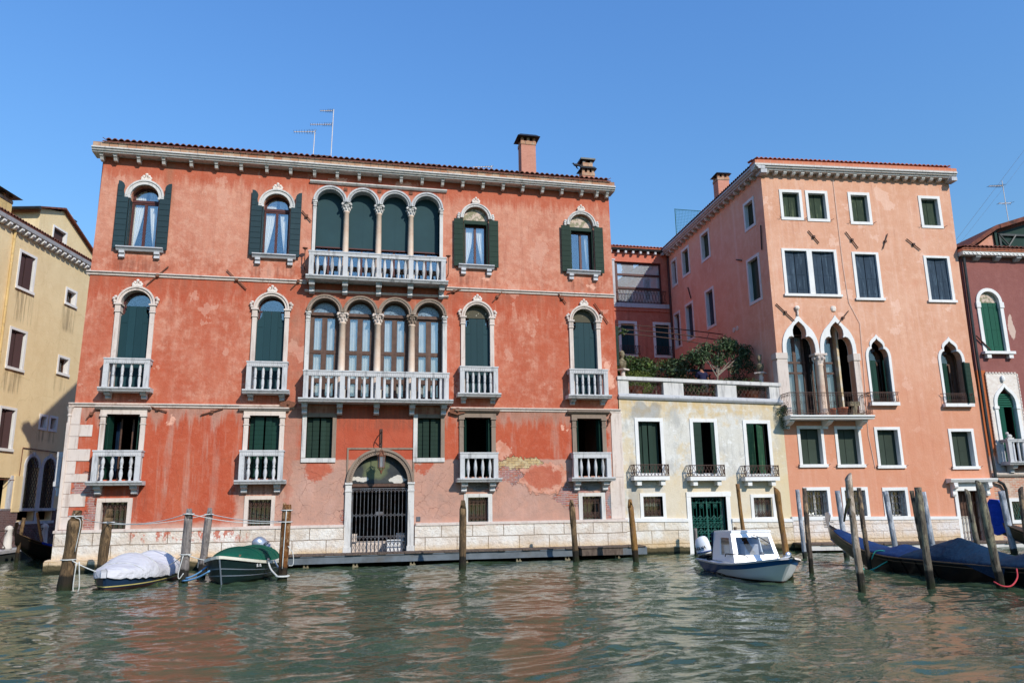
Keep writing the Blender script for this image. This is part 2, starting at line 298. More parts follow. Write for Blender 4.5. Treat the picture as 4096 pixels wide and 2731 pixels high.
# craze cracks in the old lower plaster and a few long ones
cz = g.mul(g.box(X, Z, -3.4, 5.2, 1.4, 3.6, .3), lowzone); wv = g.vec(g.add(g.x, g.mul(W1, .5)), 0.0, g.add(g.z, g.mul(W2, .5)))
ck = g.vor(2.1, wv); ckm = g.mul(g.mul(g.rng(ck, .004, .011, 1, 0), g.rng(cz, 0, 1, .0, .4)), g.rng(g.noise(1.3, 2), .42, .55))
ck2 = g.vor(.55, wv); ckm = g.mx(ckm, g.mul(g.rng(ck2, .002, .004, .2, 0), g.rng(g.z, 5.2, 5.6, 1, .3)))
col = g.mix(ckm, col, S(116, 74, 62))
h = g.add(g.mul(g.noise(14, 7, .7), .55), g.mul(g.noise(2.5, 5, .6), .9)); bm = g.bump(h, .028)
h2 = g.sub(g.sub(g.mul(lossm, .6), g.mul(g.mx(my, mr), g.add(1.2, g.mul(g.add(byf, brf), .5)))), g.mul(ckm, .6)); bm = g.bump(h2, .025, 1, bm)
M['red_stucco'] = g.done(col, .92, bm, 0, .15)

# --- other plasters
def plaster(key, c1, c2, c3, streakc=None, amt=.5, bumpd=.012, big=.6, soot=None):
    g = G(key); col = g.mix(g.rng(g.noise(big, 6, .62), .36, .66), c1, c2); col = g.mix(g.rng(g.noise(2.8, 7, .7), .48, .68, 0, amt), col, c3)
    if streakc: col = g.mix(g.rng(g.noise(1.0, 5, .65, g.sc(2.6, 2.6, .16)), .54, .72, 0, amt), col, streakc)
    wv = g.vec(g.add(g.x, g.mul(g.noise(1.2, 5), 1.2)), g.y, g.add(g.z, g.mul(g.noise(1.1, 5, .5, g.sc(1, 1, 1, (5, 5, 5))), 1.2)))
    ck = g.rng(g.vor(.42, wv), .002, .007, .35, 0); col = g.mix(ck, col, streakc or c2)
    if soot: col = soot(g, col)
    M[key] = g.done(col, .92, g.bump(g.add(g.noise(12, 7, .7), g.noise(1.8, 4)), bumpd), 0, .15)
def psoot(g, c):
    c = g.mix(g.rng(g.noise(1.1, 7, .7, g.sc(1, 1, .8, (2, 9, 4))), .54, .66, 0, .45), c, S(204, 140, 112)); c = g.mix(g.rng(g.noise(1.0, 6, .7, g.sc(3.5, 3.5, .22)), .54, .7, 0, .5), c, S(228, 192, 174)); c = g.mix(g.mul(g.rng(g.noise(1.0, 5, .7, g.sc(6, 6, .3, (4, 4, 1))), .54, .68, 0, .55), g.rng(g.noise(.9, 3), .45, .6)), c, S(176, 118, 98)); c = g.mix(g.mul(g.rng(g.noise(1.0, 5, .6, g.sc(.8, .8, .7, (5, 5, 9))), .6, .607), .4), c, S(232, 196, 178))
    return g.mix(g.rng(g.add(g.z, g.mul(g.sub(g.noise(.8, 4), .5), 3.0)), 4.5, 9.0, .6, 0), c, S(198, 128, 98))
plaster('pink_stucco', S(212, 162, 136), S(202, 148, 120), S(220, 176, 152), S(218, 178, 158), .7, soot=psoot)
plaster('pink_side', S(232, 174, 148), S(222, 158, 132), S(236, 188, 164), S(236, 192, 172), .7)  # same pink paint as the front, lightened to stand in for bounced light
plaster('back_stucco', S(196, 118, 98), S(184, 104, 84), S(206, 136, 116), S(130, 76, 60), .6)
plaster('orange_stucco', S(176, 96, 58), S(160, 86, 52), S(186, 110, 70), None, .4)
def ysoot(g, c):
    m = g.mx(g.box(g.x, g.z, -.5, .8, 10.6, 12.1, .1), g.mx(g.box(g.x, g.z, 3.2, 4.3, 11.0, 12.35, .1), g.mx(g.box(g.x, g.z, -.6, .7, 7.3, 8.3, .1), g.mx(g.box(g.x, g.z, 3.2, 4.2, 7.9, 8.7, .1), g.box(g.x, g.z, 2.3, 3.9, 5.3, 5.85, .1)))))
    s = g.rng(g.noise(1.0, 5, .6, g.sc(4.5, 4.5, .3)), .46, .62, 0, .65); return g.mix(g.mul(m, s), c, S(112, 98, 78))
plaster('yellow_stucco', S(226, 204, 162), S(216, 192, 150), S(232, 212, 174), S(196, 172, 130), .4, soot=ysoot)
def csoot(g, c):
    q1 = g.noise(1.3, 7, .68, g.sc(1, 1, .8, (3, 1, 4))); c = g.mix(g.rng(q1, .49, .58, 0, .62), c, S(202, 178, 136)); q2 = g.noise(1.0, 7, .7, g.sc(1.6, 1.6, .7, (8, 1, 2))); c = g.mix(g.rng(q2, .51, .62, 0, .7), c, S(166, 164, 160)); q3 = g.noise(2.6, 6, .7, g.sc(1, 1, 1, (1, 7, 2))); c = g.mix(g.rng(q3, .58, .66, 0, .7), c, S(226, 224, 220))
    tp = g.mul(g.rng(g.z, 5.5, 6.0), g.rng(g.noise(1.0, 5, .7, g.sc(4, 4, .5)), .44, .6)); c = g.mix(g.mul(tp, .8), c, S(196, 160, 104))
    W1 = g.sub(g.noise(1.6, 5), .5); X = g.add(g.x, g.mul(W1, .8)); Z = g.add(g.z, g.mul(g.sub(g.noise(1.6, 5, .5, g.sc(1, 1, 1, (3, 3, 3))), .5), .9))
    lowr = g.rng(g.add(Z, 0), 2.95, 3.05, 1, 0); c = g.mix(g.mul(g.mul(lowr, g.rng(g.x, 10.9, 11.2)), .75), c, S(206, 190, 164))
    hi = g.mul(g.rng(g.add(Z, g.mul(g.sub(g.noise(1.0, 4, .6, g.sc(3, 3, .3)), .5), 1.6)), 5.1, 5.6), .8); c = g.mix(g.mul(hi, g.rng(g.noise(3, 5), .42, .6)), c, S(196, 170, 126))
    c = g.mix(g.mul(g.rng(X, 16.9, 17.5), .65), c, S(204, 184, 144))
    c = g.mix(g.mul(g.ell(X, Z, 11.6, 5.5, .7, .35), .6), c, S(136, 134, 132)); c = g.mix(g.mul(g.ell(X, Z, 10.95, 2.6, .22, 1.0), .6), c, S(150, 142, 132)); c = g.mix(g.mul(g.ell(X, Z, 11.7, 2.6, .6, .25), .6), c, S(186, 184, 182))
    return c
plaster('cream_stucco', S(206, 203, 197), S(198, 192, 180), S(216, 214, 210), S(174, 169, 160), .75, soot=csoot)
def dsoot(g, c):
    W1 = g.sub(g.noise(1.4, 5), .5); Z = g.add(g.z, g.mul(W1, .6)); X = g.add(g.x, g.mul(W1, .5))
    b, bf = g.brick(S(184, 118, 92), S(172, 140, 124), S(186, 172, 158), .24, .075); b = g.mix(g.rng(g.noise(2.5, 4), .5, .62, 0, .8), b, S(196, 176, 158))
    c = g.mix(g.rng(Z, 3.0, 3.2, 1, 0), c, b)
    c = g.mix(g.mul(g.rng(g.x, 9.5, 9.55, 1, 0), g.mul(g.rng(g.z, 7.35, 7.4, 1, 0), g.rng(Z, 3.4, 3.6))), c, S(176, 98, 60))
    c = g.mix(g.ell(X, Z, 11.12, 9.3, .18, .55, .1), c, S(196, 170, 156)); c = g.mix(g.mul(g.rng(Z, 3.2, 3.8, 1, 0), g.mul(g.rng(Z, 2.95, 3.1), g.rng(X, 9.7, 9.9, 1, 0))), c, S(176, 170, 170)); return c
plaster('dark_red_stucco', S(140, 90, 84), S(130, 82, 78), S(150, 102, 96), S(122, 78, 74), .5, soot=dsoot)
plaster('chimney_pink', S(196, 140, 120), S(180, 124, 106), S(206, 154, 136), S(150, 104, 90), .5)
plaster('chimney_yellow', S(206, 178, 124), S(190, 160, 110), S(214, 186, 134), S(110, 100, 86), .7)
g = G('brick_wall'); b, bf = g.brick(S(112, 80, 78), S(92, 70, 74), S(128, 112, 108), .25, .08); b = g.mix(g.rng(g.noise(3, 5), .45, .65, 0, .6), b, S(124, 108, 108)); M['brick_wall'] = g.done(b, .92, g.bump(g.add(bf, g.mul(g.noise(8, 5), -1.2)), -.02), 0, .15)
g = G('eave_brick'); b, bf = g.brick(S(160, 106, 78), S(176, 144, 118), S(120, 106, 96), .3, .5, .014); b = g.mix(g.rng(g.noise(3.5, 5), .5, .62, 0, .5), b, S(190, 172, 152)); M['eave_brick'] = g.done(b, .9, g.bump(g.noise(16, 5), .01), 0, .2)
g = G('eave_brick_pink'); b, bf = g.brick(S(206, 130, 100), S(196, 120, 92), S(186, 160, 140), .3, .5, .008); M['eave_brick_pink'] = g.done(b, .9, g.bump(g.noise(16, 5), .006), 0, .2)
# ashlar base courses: blocks of worn stone, ochre and green where the tide reaches
def ashlar(key, bw, bh, c1, c2, c3, mort, red=None, alg=.28, ms=.014):
    g = G(key); nz = g.sub(g.noise(3, 4), .5); v = g.vec(g.add(g.x, g.mul(nz, .05)), g.add(g.z, g.add(g.mul(g.sub(g.noise(2.2, 3, .5, g.sc(1, 1, 1, (9, 1, 1))), .5), .05), -.41)), 0.0)
    b, bf = g.brick(c1, c2, mort, bw, bh, ms, v); c = g.mix(g.rng(g.noise(1.4, 6, .65), .42, .6, 0, .85), b, c3); c = g.mix(g.rng(g.noise(5, 7, .75), .55, .72, 0, .6), c, mort); c = g.mix(g.mul(bf, 1.0), c, mort)
    if red: c = g.mix(red(g), c, S(186, 92, 66))
    c = g.mix(g.rng(g.add(g.z, g.mul(nz, .3)), .4, .68, .7, 0), c, S(204, 170, 122))
    c = g.mix(g.rng(g.add(g.z, g.mul(nz, .15)), alg-.02, alg+.04, .95, 0), c, S(76, 68, 46)); c = g.mix(g.rng(g.add(g.z, g.mul(nz, .16)), .1, .17, .95, 0), c, S(30, 34, 22))
    hh = g.add(g.mul(g.noise(9, 7, .7), 1.2), g.mul(bf, -.9)); M[key] = g.done(c, .88, g.bump(hh, .05), 0, .2)
def rr(g):
    n = g.noise(4.5, 6, .7, g.sc(1, 1, .6)); a = g.box(g.x, g.z, -6.9, -3.2, .95, 1.42, .1); b = g.box(g.x, g.z, 4.5, 9.0, 1.26, 1.42, .04)
    return g.mul(g.mx(g.mul(a, g.rng(n, .5, .56)), g.mul(b, g.rng(n, .5, .54))), .85)
ashlar('base_stone', 1.15, .46, S(216, 203, 190), S(200, 184, 168), S(226, 220, 212), S(150, 130, 112), rr)
ashlar('base_cream', 1.1, .5, S(218, 209, 196), S(204, 184, 158), S(227, 223, 217), S(160, 142, 122))
ashlar('base_pink', .85, .29, S(226, 218, 212), S(216, 206, 200), S(214, 192, 172), S(196, 176, 158), None, .1, .01)
g = G('quay_stone'); b, bf = g.brick(S(150, 142, 138), S(130, 124, 122), S(80, 76, 74), 1.3, .3); c = g.mix(g.rng(g.z, .2, .3, 1, 0), b, S(58, 62, 58)); M['quay_stone'] = g.done(c, .85, g.bump(g.noise(10, 6), .02), 0, .2)
g = G('gate_plaster'); W1 = g.sub(g.noise(2.2, 6), .5); X = g.add(g.x, g.mul(W1, .7)); Z = g.add(g.z, g.mul(W1, .6))
c = g.mix(g.rng(g.noise(1.8, 5), .35, .65), S(50, 54, 58), S(66, 68, 68)); c = g.mix(g.mul(g.ell(X, Z, 1.05, 3.3, .45, .36, .4), .85), c, S(104, 110, 80)); c = g.mix(g.mx(g.ell(X, Z, .45, 2.93, .35, .12, .1), g.ell(X, Z, 1.85, 2.9, .32, .1, .1)), c, S(196, 190, 182))
M['gate_plaster'] = g.done(c, .85, g.bump(g.noise(9, 5), .02), 0, .2)
g = G('tympanum_plaster'); c = g.mix(g.rng(g.noise(7, 5, .65), .45, .55), S(196, 176, 162), S(136, 132, 108)); M['tympanum_plaster'] = g.done(c, .9, g.bump(g.noise(20, 5), .01), 0, .2)
g = G('tympanum_dark'); c = g.mix(g.rng(g.noise(9, 5, .7), .62, .66), S(84, 80, 68), S(186, 180, 166)); M['tympanum_dark'] = g.done(c, .9, g.bump(g.noise(20, 5), .01), 0, .2)

# ------------------------------------------------------------------ mesh helpers
class MB:
    def __init__(s, mat=None): s.v = []; s.f = []; s.M = mat
    def av(s, pts):
        n = len(s.v); s.v += [tuple(s.M @ Vector(p)) if s.M else tuple(p) for p in pts]; return n
    def fc(s, n, faces): s.f += [tuple(n+i for i in f) for f in faces]
    def box(s, x0, x1, y0, y1, z0, z1):
        n = s.av([(x0, y0, z0), (x1, y0, z0), (x1, y1, z0), (x0, y1, z0), (x0, y0, z1), (x1, y0, z1), (x1, y1, z1), (x0, y1, z1)])
        s.fc(n, [(0, 3, 2, 1), (4, 5, 6, 7), (0, 1, 5, 4), (1, 2, 6, 5), (2, 3, 7, 6), (3, 0, 4, 7)]); return s
    def prism(s, poly, y0, y1, holes=()):      # polygon in (x, z) extruded from y0 (front) to y1
        loops = [list(poly)]+[list(h) for h in holes]; tris = tessellate_polygon([[Vector((p[0], p[1], 0)) for p in l] for l in loops])
        flat = [p for l in loops for p in l]; N = len(flat)
        n = s.av([(p[0], y0, p[1]) for p in flat]+[(p[0], y1, p[1]) for p in flat])
        for a, b, c in tris:
            A = (flat[b][0]-flat[a][0])*(flat[c][1]-flat[a][1])-(flat[b][1]-flat[a][1])*(flat[c][0]-flat[a][0])
            if abs(A) < 1e-9: continue
            if A < 0: b, c = c, b
            s.fc(n, [(a, b, c), (N+a, N+c, N+b)])
        k = 0
        for li, l in enumerate(loops):
            ar = sum(l[i][0]*l[(i+1) % len(l)][1]-l[(i+1) % len(l)][0]*l[i][1] for i in range(len(l)))
            ccw = ar > 0
            if li: ccw = not ccw
            for i in range(len(l)):
                a, b = k+i, k+(i+1) % len(l)
                s.fc(n, [(a, N+a, N+b, b)] if ccw else [(b, N+b, N+a, a)])
            k += len(l)
        return s
    def ext(s, prof, x0, x1):                   # profile in (y, z) run along x
        q = [(p[0], p[1]) for p in prof]; N = len(q)
        n = s.av([(x0, p[0], p[1]) for p in q]+[(x1, p[0], p[1]) for p in q])
        s.fc(n, [tuple(range(N)), tuple(range(2*N-1, N-1, -1))]+[(i, N+i, N+(i+1) % N, (i+1) % N) for i in range(N)]); return s
    def tube(s, pts, r, n=8, cap=True):
        P = [Vector(p) for p in pts]; R = r if isinstance(r, (list, tuple)) else [r]*len(P); rings = []
        up = None
        for i, p in enumerate(P):
            d = (P[min(i+1, len(P)-1)]-P[max(i-1, 0)]).normalized()
            if up is None: up = d.orthogonal().normalized()
            up = (up-d*up.dot(d)).normalized(); q = d.cross(up)
            rings.append(s.av([p+(up*cos(2*pi*k/n)+q*sin(2*pi*k/n))*R[i] for k in range(n)]))
        for a, b in zip(rings, rings[1:]):
            for k in range(n): s.f.append((a+k, a+(k+1) % n, b+(k+1) % n, b+k))
        if cap: s.f.append(tuple(rings[0]+k for k in reversed(range(n)))); s.f.append(tuple(rings[-1]+k for k in range(n)))
        return s
    def lathe(s, prof, n=10, c=(0, 0, 0)):       # profile [(r, z)]
        rings = [s.av([(c[0]+r*cos(2*pi*k/n), c[1]+r*sin(2*pi*k/n), c[2]+z) for k in range(n)]) for r, z in prof]
        for a, b in zip(rings, rings[1:]):
            for k in range(n): s.f.append((a+k, a+(k+1) % n, b+(k+1) % n, b+k))
        s.f.append(tuple(rings[0]+k for k in reversed(range(n)))); s.f.append(tuple(rings[-1]+k for k in range(n))); return s
    def ball(s, c, r, n=8, m=6):
        r = r if isinstance(r, tuple) else (r, r, r)
        rings = [s.av([(c[0]+r[0]*sin(pi*j/m)*cos(2*pi*k/n), c[1]+r[1]*sin(pi*j/m)*sin(2*pi*k/n), c[2]-r[2]*cos(pi*j/m)) for k in range(n)]) for j in range(1, m)]
        for a, b in zip(rings, rings[1:]):
            for k in range(n): s.f.append((a+k, a+(k+1) % n, b+(k+1) % n, b+k))
        s.f.append(tuple(rings[0]+k for k in reversed(range(n)))); s.f.append(tuple(rings[-1]+k for k in range(n))); return s
    def ring(s, cx, cz, r0, r1, y0, y1, a0=0, a1=pi, n=20):   # arch band
        o = [(cx+r1*cos(a0+(a1-a0)*i/n), cz+r1*sin(a0+(a1-a0)*i/n)) for i in range(n+1)]
        i_ = [(cx+r0*cos(a0+(a1-a0)*i/n), cz+r0*sin(a0+(a1-a0)*i/n)) for i in range(n+1)]
        N = n+1; b = s.av([(p[0], y0, p[1]) for p in o]+[(p[0], y0, p[1]) for p in i_]+[(p[0], y1, p[1]) for p in o]+[(p[0], y1, p[1]) for p in i_])
        for i in range(n):
            s.fc(b, [(i, i+1, N+i+1, N+i), (2*N+i, 3*N+i, 3*N+i+1, 2*N+i+1), (i, 2*N+i, 2*N+i+1, i+1), (N+i, N+i+1, 3*N+i+1, 3*N+i)])
        s.fc(b, [(0, N, 3*N, 2*N), (n, 2*N+n, 3*N+n, N+n)]); return s
    def grid(s, rows, close=False):              # rows of points
        idx = [s.av(r) for r in rows]; m = len(rows[0])
        for a, b in zip(idx, idx[1:]):
            for k in range(m-1 if not close else m): s.f.append((a+k, a+(k+1) % m, b+(k+1) % m, b+k))
        return s
    def build(s, name, mat, parent=None, smooth=False, loc=None):
        me = bpy.data.meshes.new(name); me.from_pydata(s.v, [], s.f); me.materials.append(M[mat]); me.update()
        if smooth: me.polygons.foreach_set('use_smooth', [True]*len(me.polygons))
        o = bpy.data.objects.new(name, me); C.objects.link(o)
        if parent: o.parent = parent
        if loc: o.location = loc
        return o
def empty(name, loc=(0, 0, 0), rz=0):
    o = bpy.data.objects.new(name, None); C.objects.link(o); o.location = loc; o.rotation_euler = (0, 0, rz); o.empty_display_size = .3; return o
def tag(o, label=None, cat=None, group=None, kind=None):
    for k, v in (('label', label), ('category', cat), ('group', group), ('kind', kind)):
        if v: o[k] = v
    return o
def inst(src, parent, loc, rz=0):
    o = src.copy(); C.objects.link(o); o.parent = parent; o.location = loc; o.rotation_euler = (0, 0, rz); return o
def arc(cx, cz, r, a0, a1, n): return [(cx+r*cos(a0+(a1-a0)*i/n), cz+r*sin(a0+(a1-a0)*i/n)) for i in range(n+1)]
def rect(x0, x1, z0, z1): return [(x0, z0), (x1, z0), (x1, z1), (x0, z1)]
def arched(cx, w, z0, zs, n=20): return [(cx-w, z0), (cx+w, z0)]+arc(cx, zs, w, 0, pi, n)
def half(cx, zs, wd, ht, H):      # symmetric outline over a springing line from a normalised right half
    r = [(cx+wd*a, zs+ht*b) for a, b in H]; l = [(cx-wd*a, zs+ht*b) for a, b in reversed(H[:-1])]; return r+l
OGEE = [(1, 0), (1, .1), (.98, .24), (.92, .38), (.82, .5), (.68, .61), (.5, .7), (.34, .78), (.2, .86), (.09, .93), (0, 1)]
TREF = [(1, 0), (1, .12), (.97, .28), (.88, .42), (.74, .5), (.58, .53), (.42, .5), (.47, .6), (.46, .72), (.36, .84), (.2, .92), (0, 1)]
GOTH = [(1, 0), (1, .16), (.96, .3), (.86, .42), (.72, .5), (.58, .52), (.6, .62), (.54, .72), (.38, .81), (.2, .88), (.08, .94), (0, 1)]
def tile_roof(mb, x0, x1, y0, y1, z0, pitch, p=.21, rows=None):
    n = int((x1-x0)/p*6); L = y1-y0; rows = rows or int(L/.42); pr = []
    for r in range(rows):
        for e, dz in ((0, .035), (1, 0.0)):
            y = y0+L*(r+e)/rows; pr.append([(x0+(x1-x0)*i/n, y, z0+(y-y0)*math.tan(pitch)+dz+.08*abs(sin(pi*(x0+(x1-x0)*i/n)/p))) for i in range(n+1)])
    front = [(q[0], q[1], q[2]-.03) for q in pr[0]]; mb.grid([front]+pr)
    mb.grid([[(q[0], q[1]+.02, z0-.05) for q in pr[0]], [(q[0], q[1]+.02, z0+.0) for q in pr[0]]])
def shutter_mb(poly, y, horiz=True, step=.21, th=.035, mb=None):   # boards with narrow joints over a backing
    mb = mb or MB(); mb.prism(poly, y, y+th)
    xs = [p[0] for p in poly]; zs = [p[1] for p in poly]
    return mb
def boards(mb, x0, x1, z0, z1, y, step, horiz=True, th=.035, gap=.012):
    mb.box(x0+.004, x1-.004, y+.008, y+th, z0+.004, z1-.004)
    if horiz:
        n = max(1, round((z1-z0)/step)); d = (z1-z0)/n
        for i in range(n): mb.box(x0, x1, y, y+.02, z0+i*d+gap/2, z0+(i+1)*d-gap/2)
    else:
        n = max(1, round((x1-x0)/step)); d = (x1-x0)/n
        for i in range(n): mb.box(x0+i*d+gap/2, x0+(i+1)*d-gap/2, y, y+.02, z0, z1)
    return mb
def leaves(mb, blobs, n, size, seed=1, droop=0.0, aspect=2.2):
    R = random.Random(seed)
    for _ in range(n):
        c, r = R.choice(blobs) if not isinstance(blobs[0][0], (int, float)) else blobs
        while True:
            p = Vector((R.uniform(-1, 1), R.uniform(-1, 1), R.uniform(-1, 1)))
            if p.length < 1 and R.random() < .25+.75*p.length**2: break
        p = Vector((c[0]+p.x*r[0], c[1]+p.y*r[1], c[2]+p.z*r[2]))
        d = Vector((R.gauss(0, 1), R.gauss(0, 1), R.gauss(0, .7)-droop)).normalized(); q = d.orthogonal().normalized(); q.rotate(Matrix.Rotation(R.uniform(0, 6.3), 3, d))
        L = size*R.uniform(.6, 1.2); w_ = L/aspect; k = d.cross(q)*L*.12
        b = mb.av([p, p+d*L*.5+q*w_*.5+k, p+d*L, p+d*L*.5-q*w_*.5+k]); mb.fc(b, [(0, 1, 2, 3)])
    return mb
BAL_VASE = [(.05, 0), (.05, .05), (.032, .07), (.06, .2), (.066, .3), (.05, .42), (.034, .49), (.05, .52), (.05, .56), (.034, .585), (.05, .66), (.062, .75), (.05, .86), (.032, .94), (.05, .96), (.05, 1)]
BAL_LONG = [(.05, 0), (.05, .04), (.034, .06), (.052, .2), (.056, .3), (.046, .44), (.034, .5), (.05, .515), (.05, .545), (.034, .56), (.05, .64), (.054, .74), (.04, .9), (.03, .95), (.05, .965), (.05, 1)]
BAL_URN = [(.045, 0), (.045, .04), (.025, .08), (.05, .3), (.062, .42), (.065, .44), (.065, .58), (.06, .6), (.052, .74), (.035, .86), (.028, .93), (.05, .95), (.05, 1)]
BAL_COL = [(.062, 0), (.062, .05), (.048, .08), (.05, .88), (.04, .9), (.058, .94), (.066, 1)]
def bracket_mb(w_, h_, d_):       # scrolled console, back face at y=0, top at z=0
    prof = [(0, 0), (-d_, 0), (-d_*1.0, -h_*.22), (-d_*.86, -h_*.4), (-d_*.55, -h_*.5), (-d_*.42, -h_*.68), (-d_*.5, -h_*.86), (-d_*.34, -h_), (0, -h_)]
    mb = MB(); mb.ext(prof, -w_/2, w_/2); mb.ext([(-d_*1.06, 0.006), (-d_*1.06, -h_*.14), (0, -h_*.14), (0, .006)], -w_/2-.02, w_/2+.02); mb.tube([(-w_/2-.012, -d_*.8, -h_*.27), (w_/2+.012, -d_*.8, -h_*.27)], h_*.17, 8); return mb
def balcony(root, x0, x1, zr, zs, prot, nb, prof, posts=None, brx=(), brh=.3, mat='stone_balcony', rail=.16, pw=.17, ov=.1, brw=.18, flutes=True):
    mb = MB(); o = prot+ov
    mb.ext([(0, zs), (-o, zs), (-o, zs-.05), (-o+.04, zs-.09), (-o+.07, zs-.14), (0, zs-.14)], x0-ov, x1+ov)
    b = mb.build('balcony', mat, root)
    mb = MB(); d = .17
    mb.box(x0-.02, x1+.02, -prot-.02, -prot+d, zr-.05, zr); mb.box(x0, x1, -prot, -prot+d-.02, zr-rail, zr-.05)
    for xa, s_ in ((x0, 1), (x1, -1)):
        mb.box(min(xa, xa+s_*d), max(xa, xa+s_*d), -prot+d, 0, zr-rail, zr-.05); mb.box(min(xa-s_*.02, xa+s_*d), max(xa-s_*.02, xa+s_*d), -prot+d, 0, zr-.05, zr)
    if flutes:
        k = int((x1-x0)/.075)
        for i in range(k): xx = x0+.1+(x1-x0-.2)*i/(k-1); mb.box(xx-.016, xx+.016, -prot-.012, -prot, zr-rail+.03, zr-.07)
    mb.build('railing', mat, b)
    posts = posts or [x0+pw/2, x1-pw/2]
    for p in posts: MB().box(p-pw/2, p+pw/2, -prot+.005, -prot+d-.01, zs, zr-rail).build('post', mat, b)
    h = zr-rail-zs; src = None
    spots = []
    for a, c in zip(posts, posts[1:]):
        for i in range(nb): spots.append((a+pw/2+(c-a-pw)*(i+.5)/nb, -prot+.085))
    if prot > .55: spots += [(x0+.085, -prot/2+.05), (x1-.085, -prot/2+.05)]
    for x, y in spots:
        if src is None: src = MB().lathe([(r, z*h) for r, z in prof], 10).build('baluster', mat, b, True, (x, y, zs))
        else: inst(src, b, (x, y, zs))
    src = None
    for x in brx:
        if src is None: src = bracket_mb(brw, brh, prot*.8).build('bracket', mat, b, False, (x, 0, zs-.14))
        else: inst(src, b, (x, 0, zs-.14))
    return b
def crest_mb(cx, z0, s=1.0, y=-.12):
    mb = MB(); mb.box(cx-.17*s, cx+.17*s, y, y+.12, z0-.02, z0+.05*s)
    for a in (-70, -38, 0, 38, 70):
        r = radians(90+a); L = (.26 if a == 0 else .2)*s; mb.ball((cx+cos(r)*L*.75, y+.05, z0+.03+sin(r)*L*.75), (.045*s+.012, .04, .045*s+.012), 7, 5); mb.tube([(cx, y+.05, z0+.03), (cx+cos(r)*L*.7, y+.05, z0+.03+sin(r)*L*.7)], .022*s, 5)
    return mb

# ================================================================== water
def water():
    def axis(a, b, d, far0, far1):
        m = list(np.arange(a, b+1e-6, d)); l = []; x = a; s = d
        while x > far0: s *= 1.35; x -= s; l.append(x)
        r = []; x = b; s = d
        while x < far1: s *= 1.35; x += s; r.append(x)
        return np.array(l[::-1]+m+r)
    xs = axis(-13.5, 26, .06, -1500, 1500); ys = axis(5.5, 29, .045, -300, 2500)
    Xg, Yg = np.meshgrid(xs, ys); R = np.random.RandomState(11); Zg = np.zeros_like(Xg)
    wx = Xg+.5*np.sin(Yg*.9+.3*Xg)+.25*np.sin(Xg*1.7+1.1*Yg); wy = Yg+.35*np.sin(Xg*.7+1.3)+.2*np.sin(Xg*1.5-Yg*.8)
    for i in range(96):
        lam = .26*(14**(R.rand()**1.15)) if i < 70 else R.uniform(.2, .45)
        th = pi/2+R.normal(0, .5) if i % 4 else R.uniform(0, pi); k = 2*pi/lam
        amp = .0029*lam**.8*R.uniform(.6, 1.3)
        ph = k*(np.cos(th)*wx+np.sin(th)*wy)+R.uniform(0, 6.28); s = np.sin(ph)
        if lam < 1.6: env = .55+.45*np.sin(.33*Xg*R.uniform(.6, 1.4)+R.uniform(0, 6))*np.sin(.4*Yg*R.uniform(.6, 1.4)+R.uniform(0, 6)); amp = amp*env*1.5
        Zg += amp*(s+.25*np.cos(2*ph))
    for lam, th, am in ((5.2, 1.9, .016), (3.7, 1.2, .013), (7.5, 1.55, .018), (2.6, 1.75, .010), (4.4, .9, .010), (3.1, 2.2, .009)):
        k = 2*pi/lam; ph = k*(np.cos(th)*wx+np.sin(th)*wy)+R.uniform(0, 6.28); Zg += am*.55*(np.sin(ph)+.3*np.cos(2*ph))
    fade = np.clip((Xg+30)/15, 0, 1)*np.clip((45-Xg)/15, 0, 1)*np.clip((45-Yg)/12, 0, 1)*np.clip(Yg+3, 0, 1)
    Zg *= fade; ny, nx = Xg.shape
    me = bpy.data.meshes.new('water'); me.vertices.add(nx*ny); me.vertices.foreach_set('co', np.stack([Xg, Yg, Zg], -1).ravel().astype(np.float32))
    i = np.arange(nx*ny).reshape(ny, nx); q = np.stack([i[:-1, :-1], i[:-1, 1:], i[1:, 1:], i[1:, :-1]], -1).reshape(-1, 4)
    me.loops.add(q.size); me.loops.foreach_set('vertex_index', q.ravel().astype(np.int32)); me.polygons.add(len(q)); me.polygons.foreach_set('loop_start', np.arange(0, q.size, 4, dtype=np.int32)); me.polygons.foreach_set('loop_total', np.full(len(q), 4, np.int32)); me.polygons.foreach_set('use_smooth', np.ones(len(q), bool)); me.update(); me.validate()
    g = G('water'); n1 = g.noise(1.0, 4, .6, g.sc(1.5, 3.4, 1)); n2 = g.noise(1.0, 3, .6, g.sc(5, 11, 1, (3, 1, 0)))
    c = g.mix(g.rng(g.noise(.5, 3), .35, .65), S(50, 66, 49), S(60, 76, 56))
    g.b.inputs['IOR'].default_value = 1.33
    M['water'] = g.done(c, .03, g.bump(n2, .010, .6, g.bump(n1, .03, .5)), 0, .62)
    me.materials.append(M['water']); o = bpy.data.objects.new('water', me); C.objects.link(o); tag(o, kind='structure'); return o
water()
g = G('mud'); M['mud'] = g.done(g.mix(g.noise(.5), S(70, 64, 50), S(52, 50, 40)), .95)
gm = MB(); gm.box(-2000, 2000, -400, 3000, -4.2, -4.0); tag(gm.build('ground', 'mud'), kind='structure')

# ================================================================== red palazzo
RED = tag(empty('palazzo', (0, 28, 0)), 'large red palazzo of four floors with white balconies and arched windows', 'building')
L0, R0, ZT = -9.12, 10.45, 14.66
holes = []
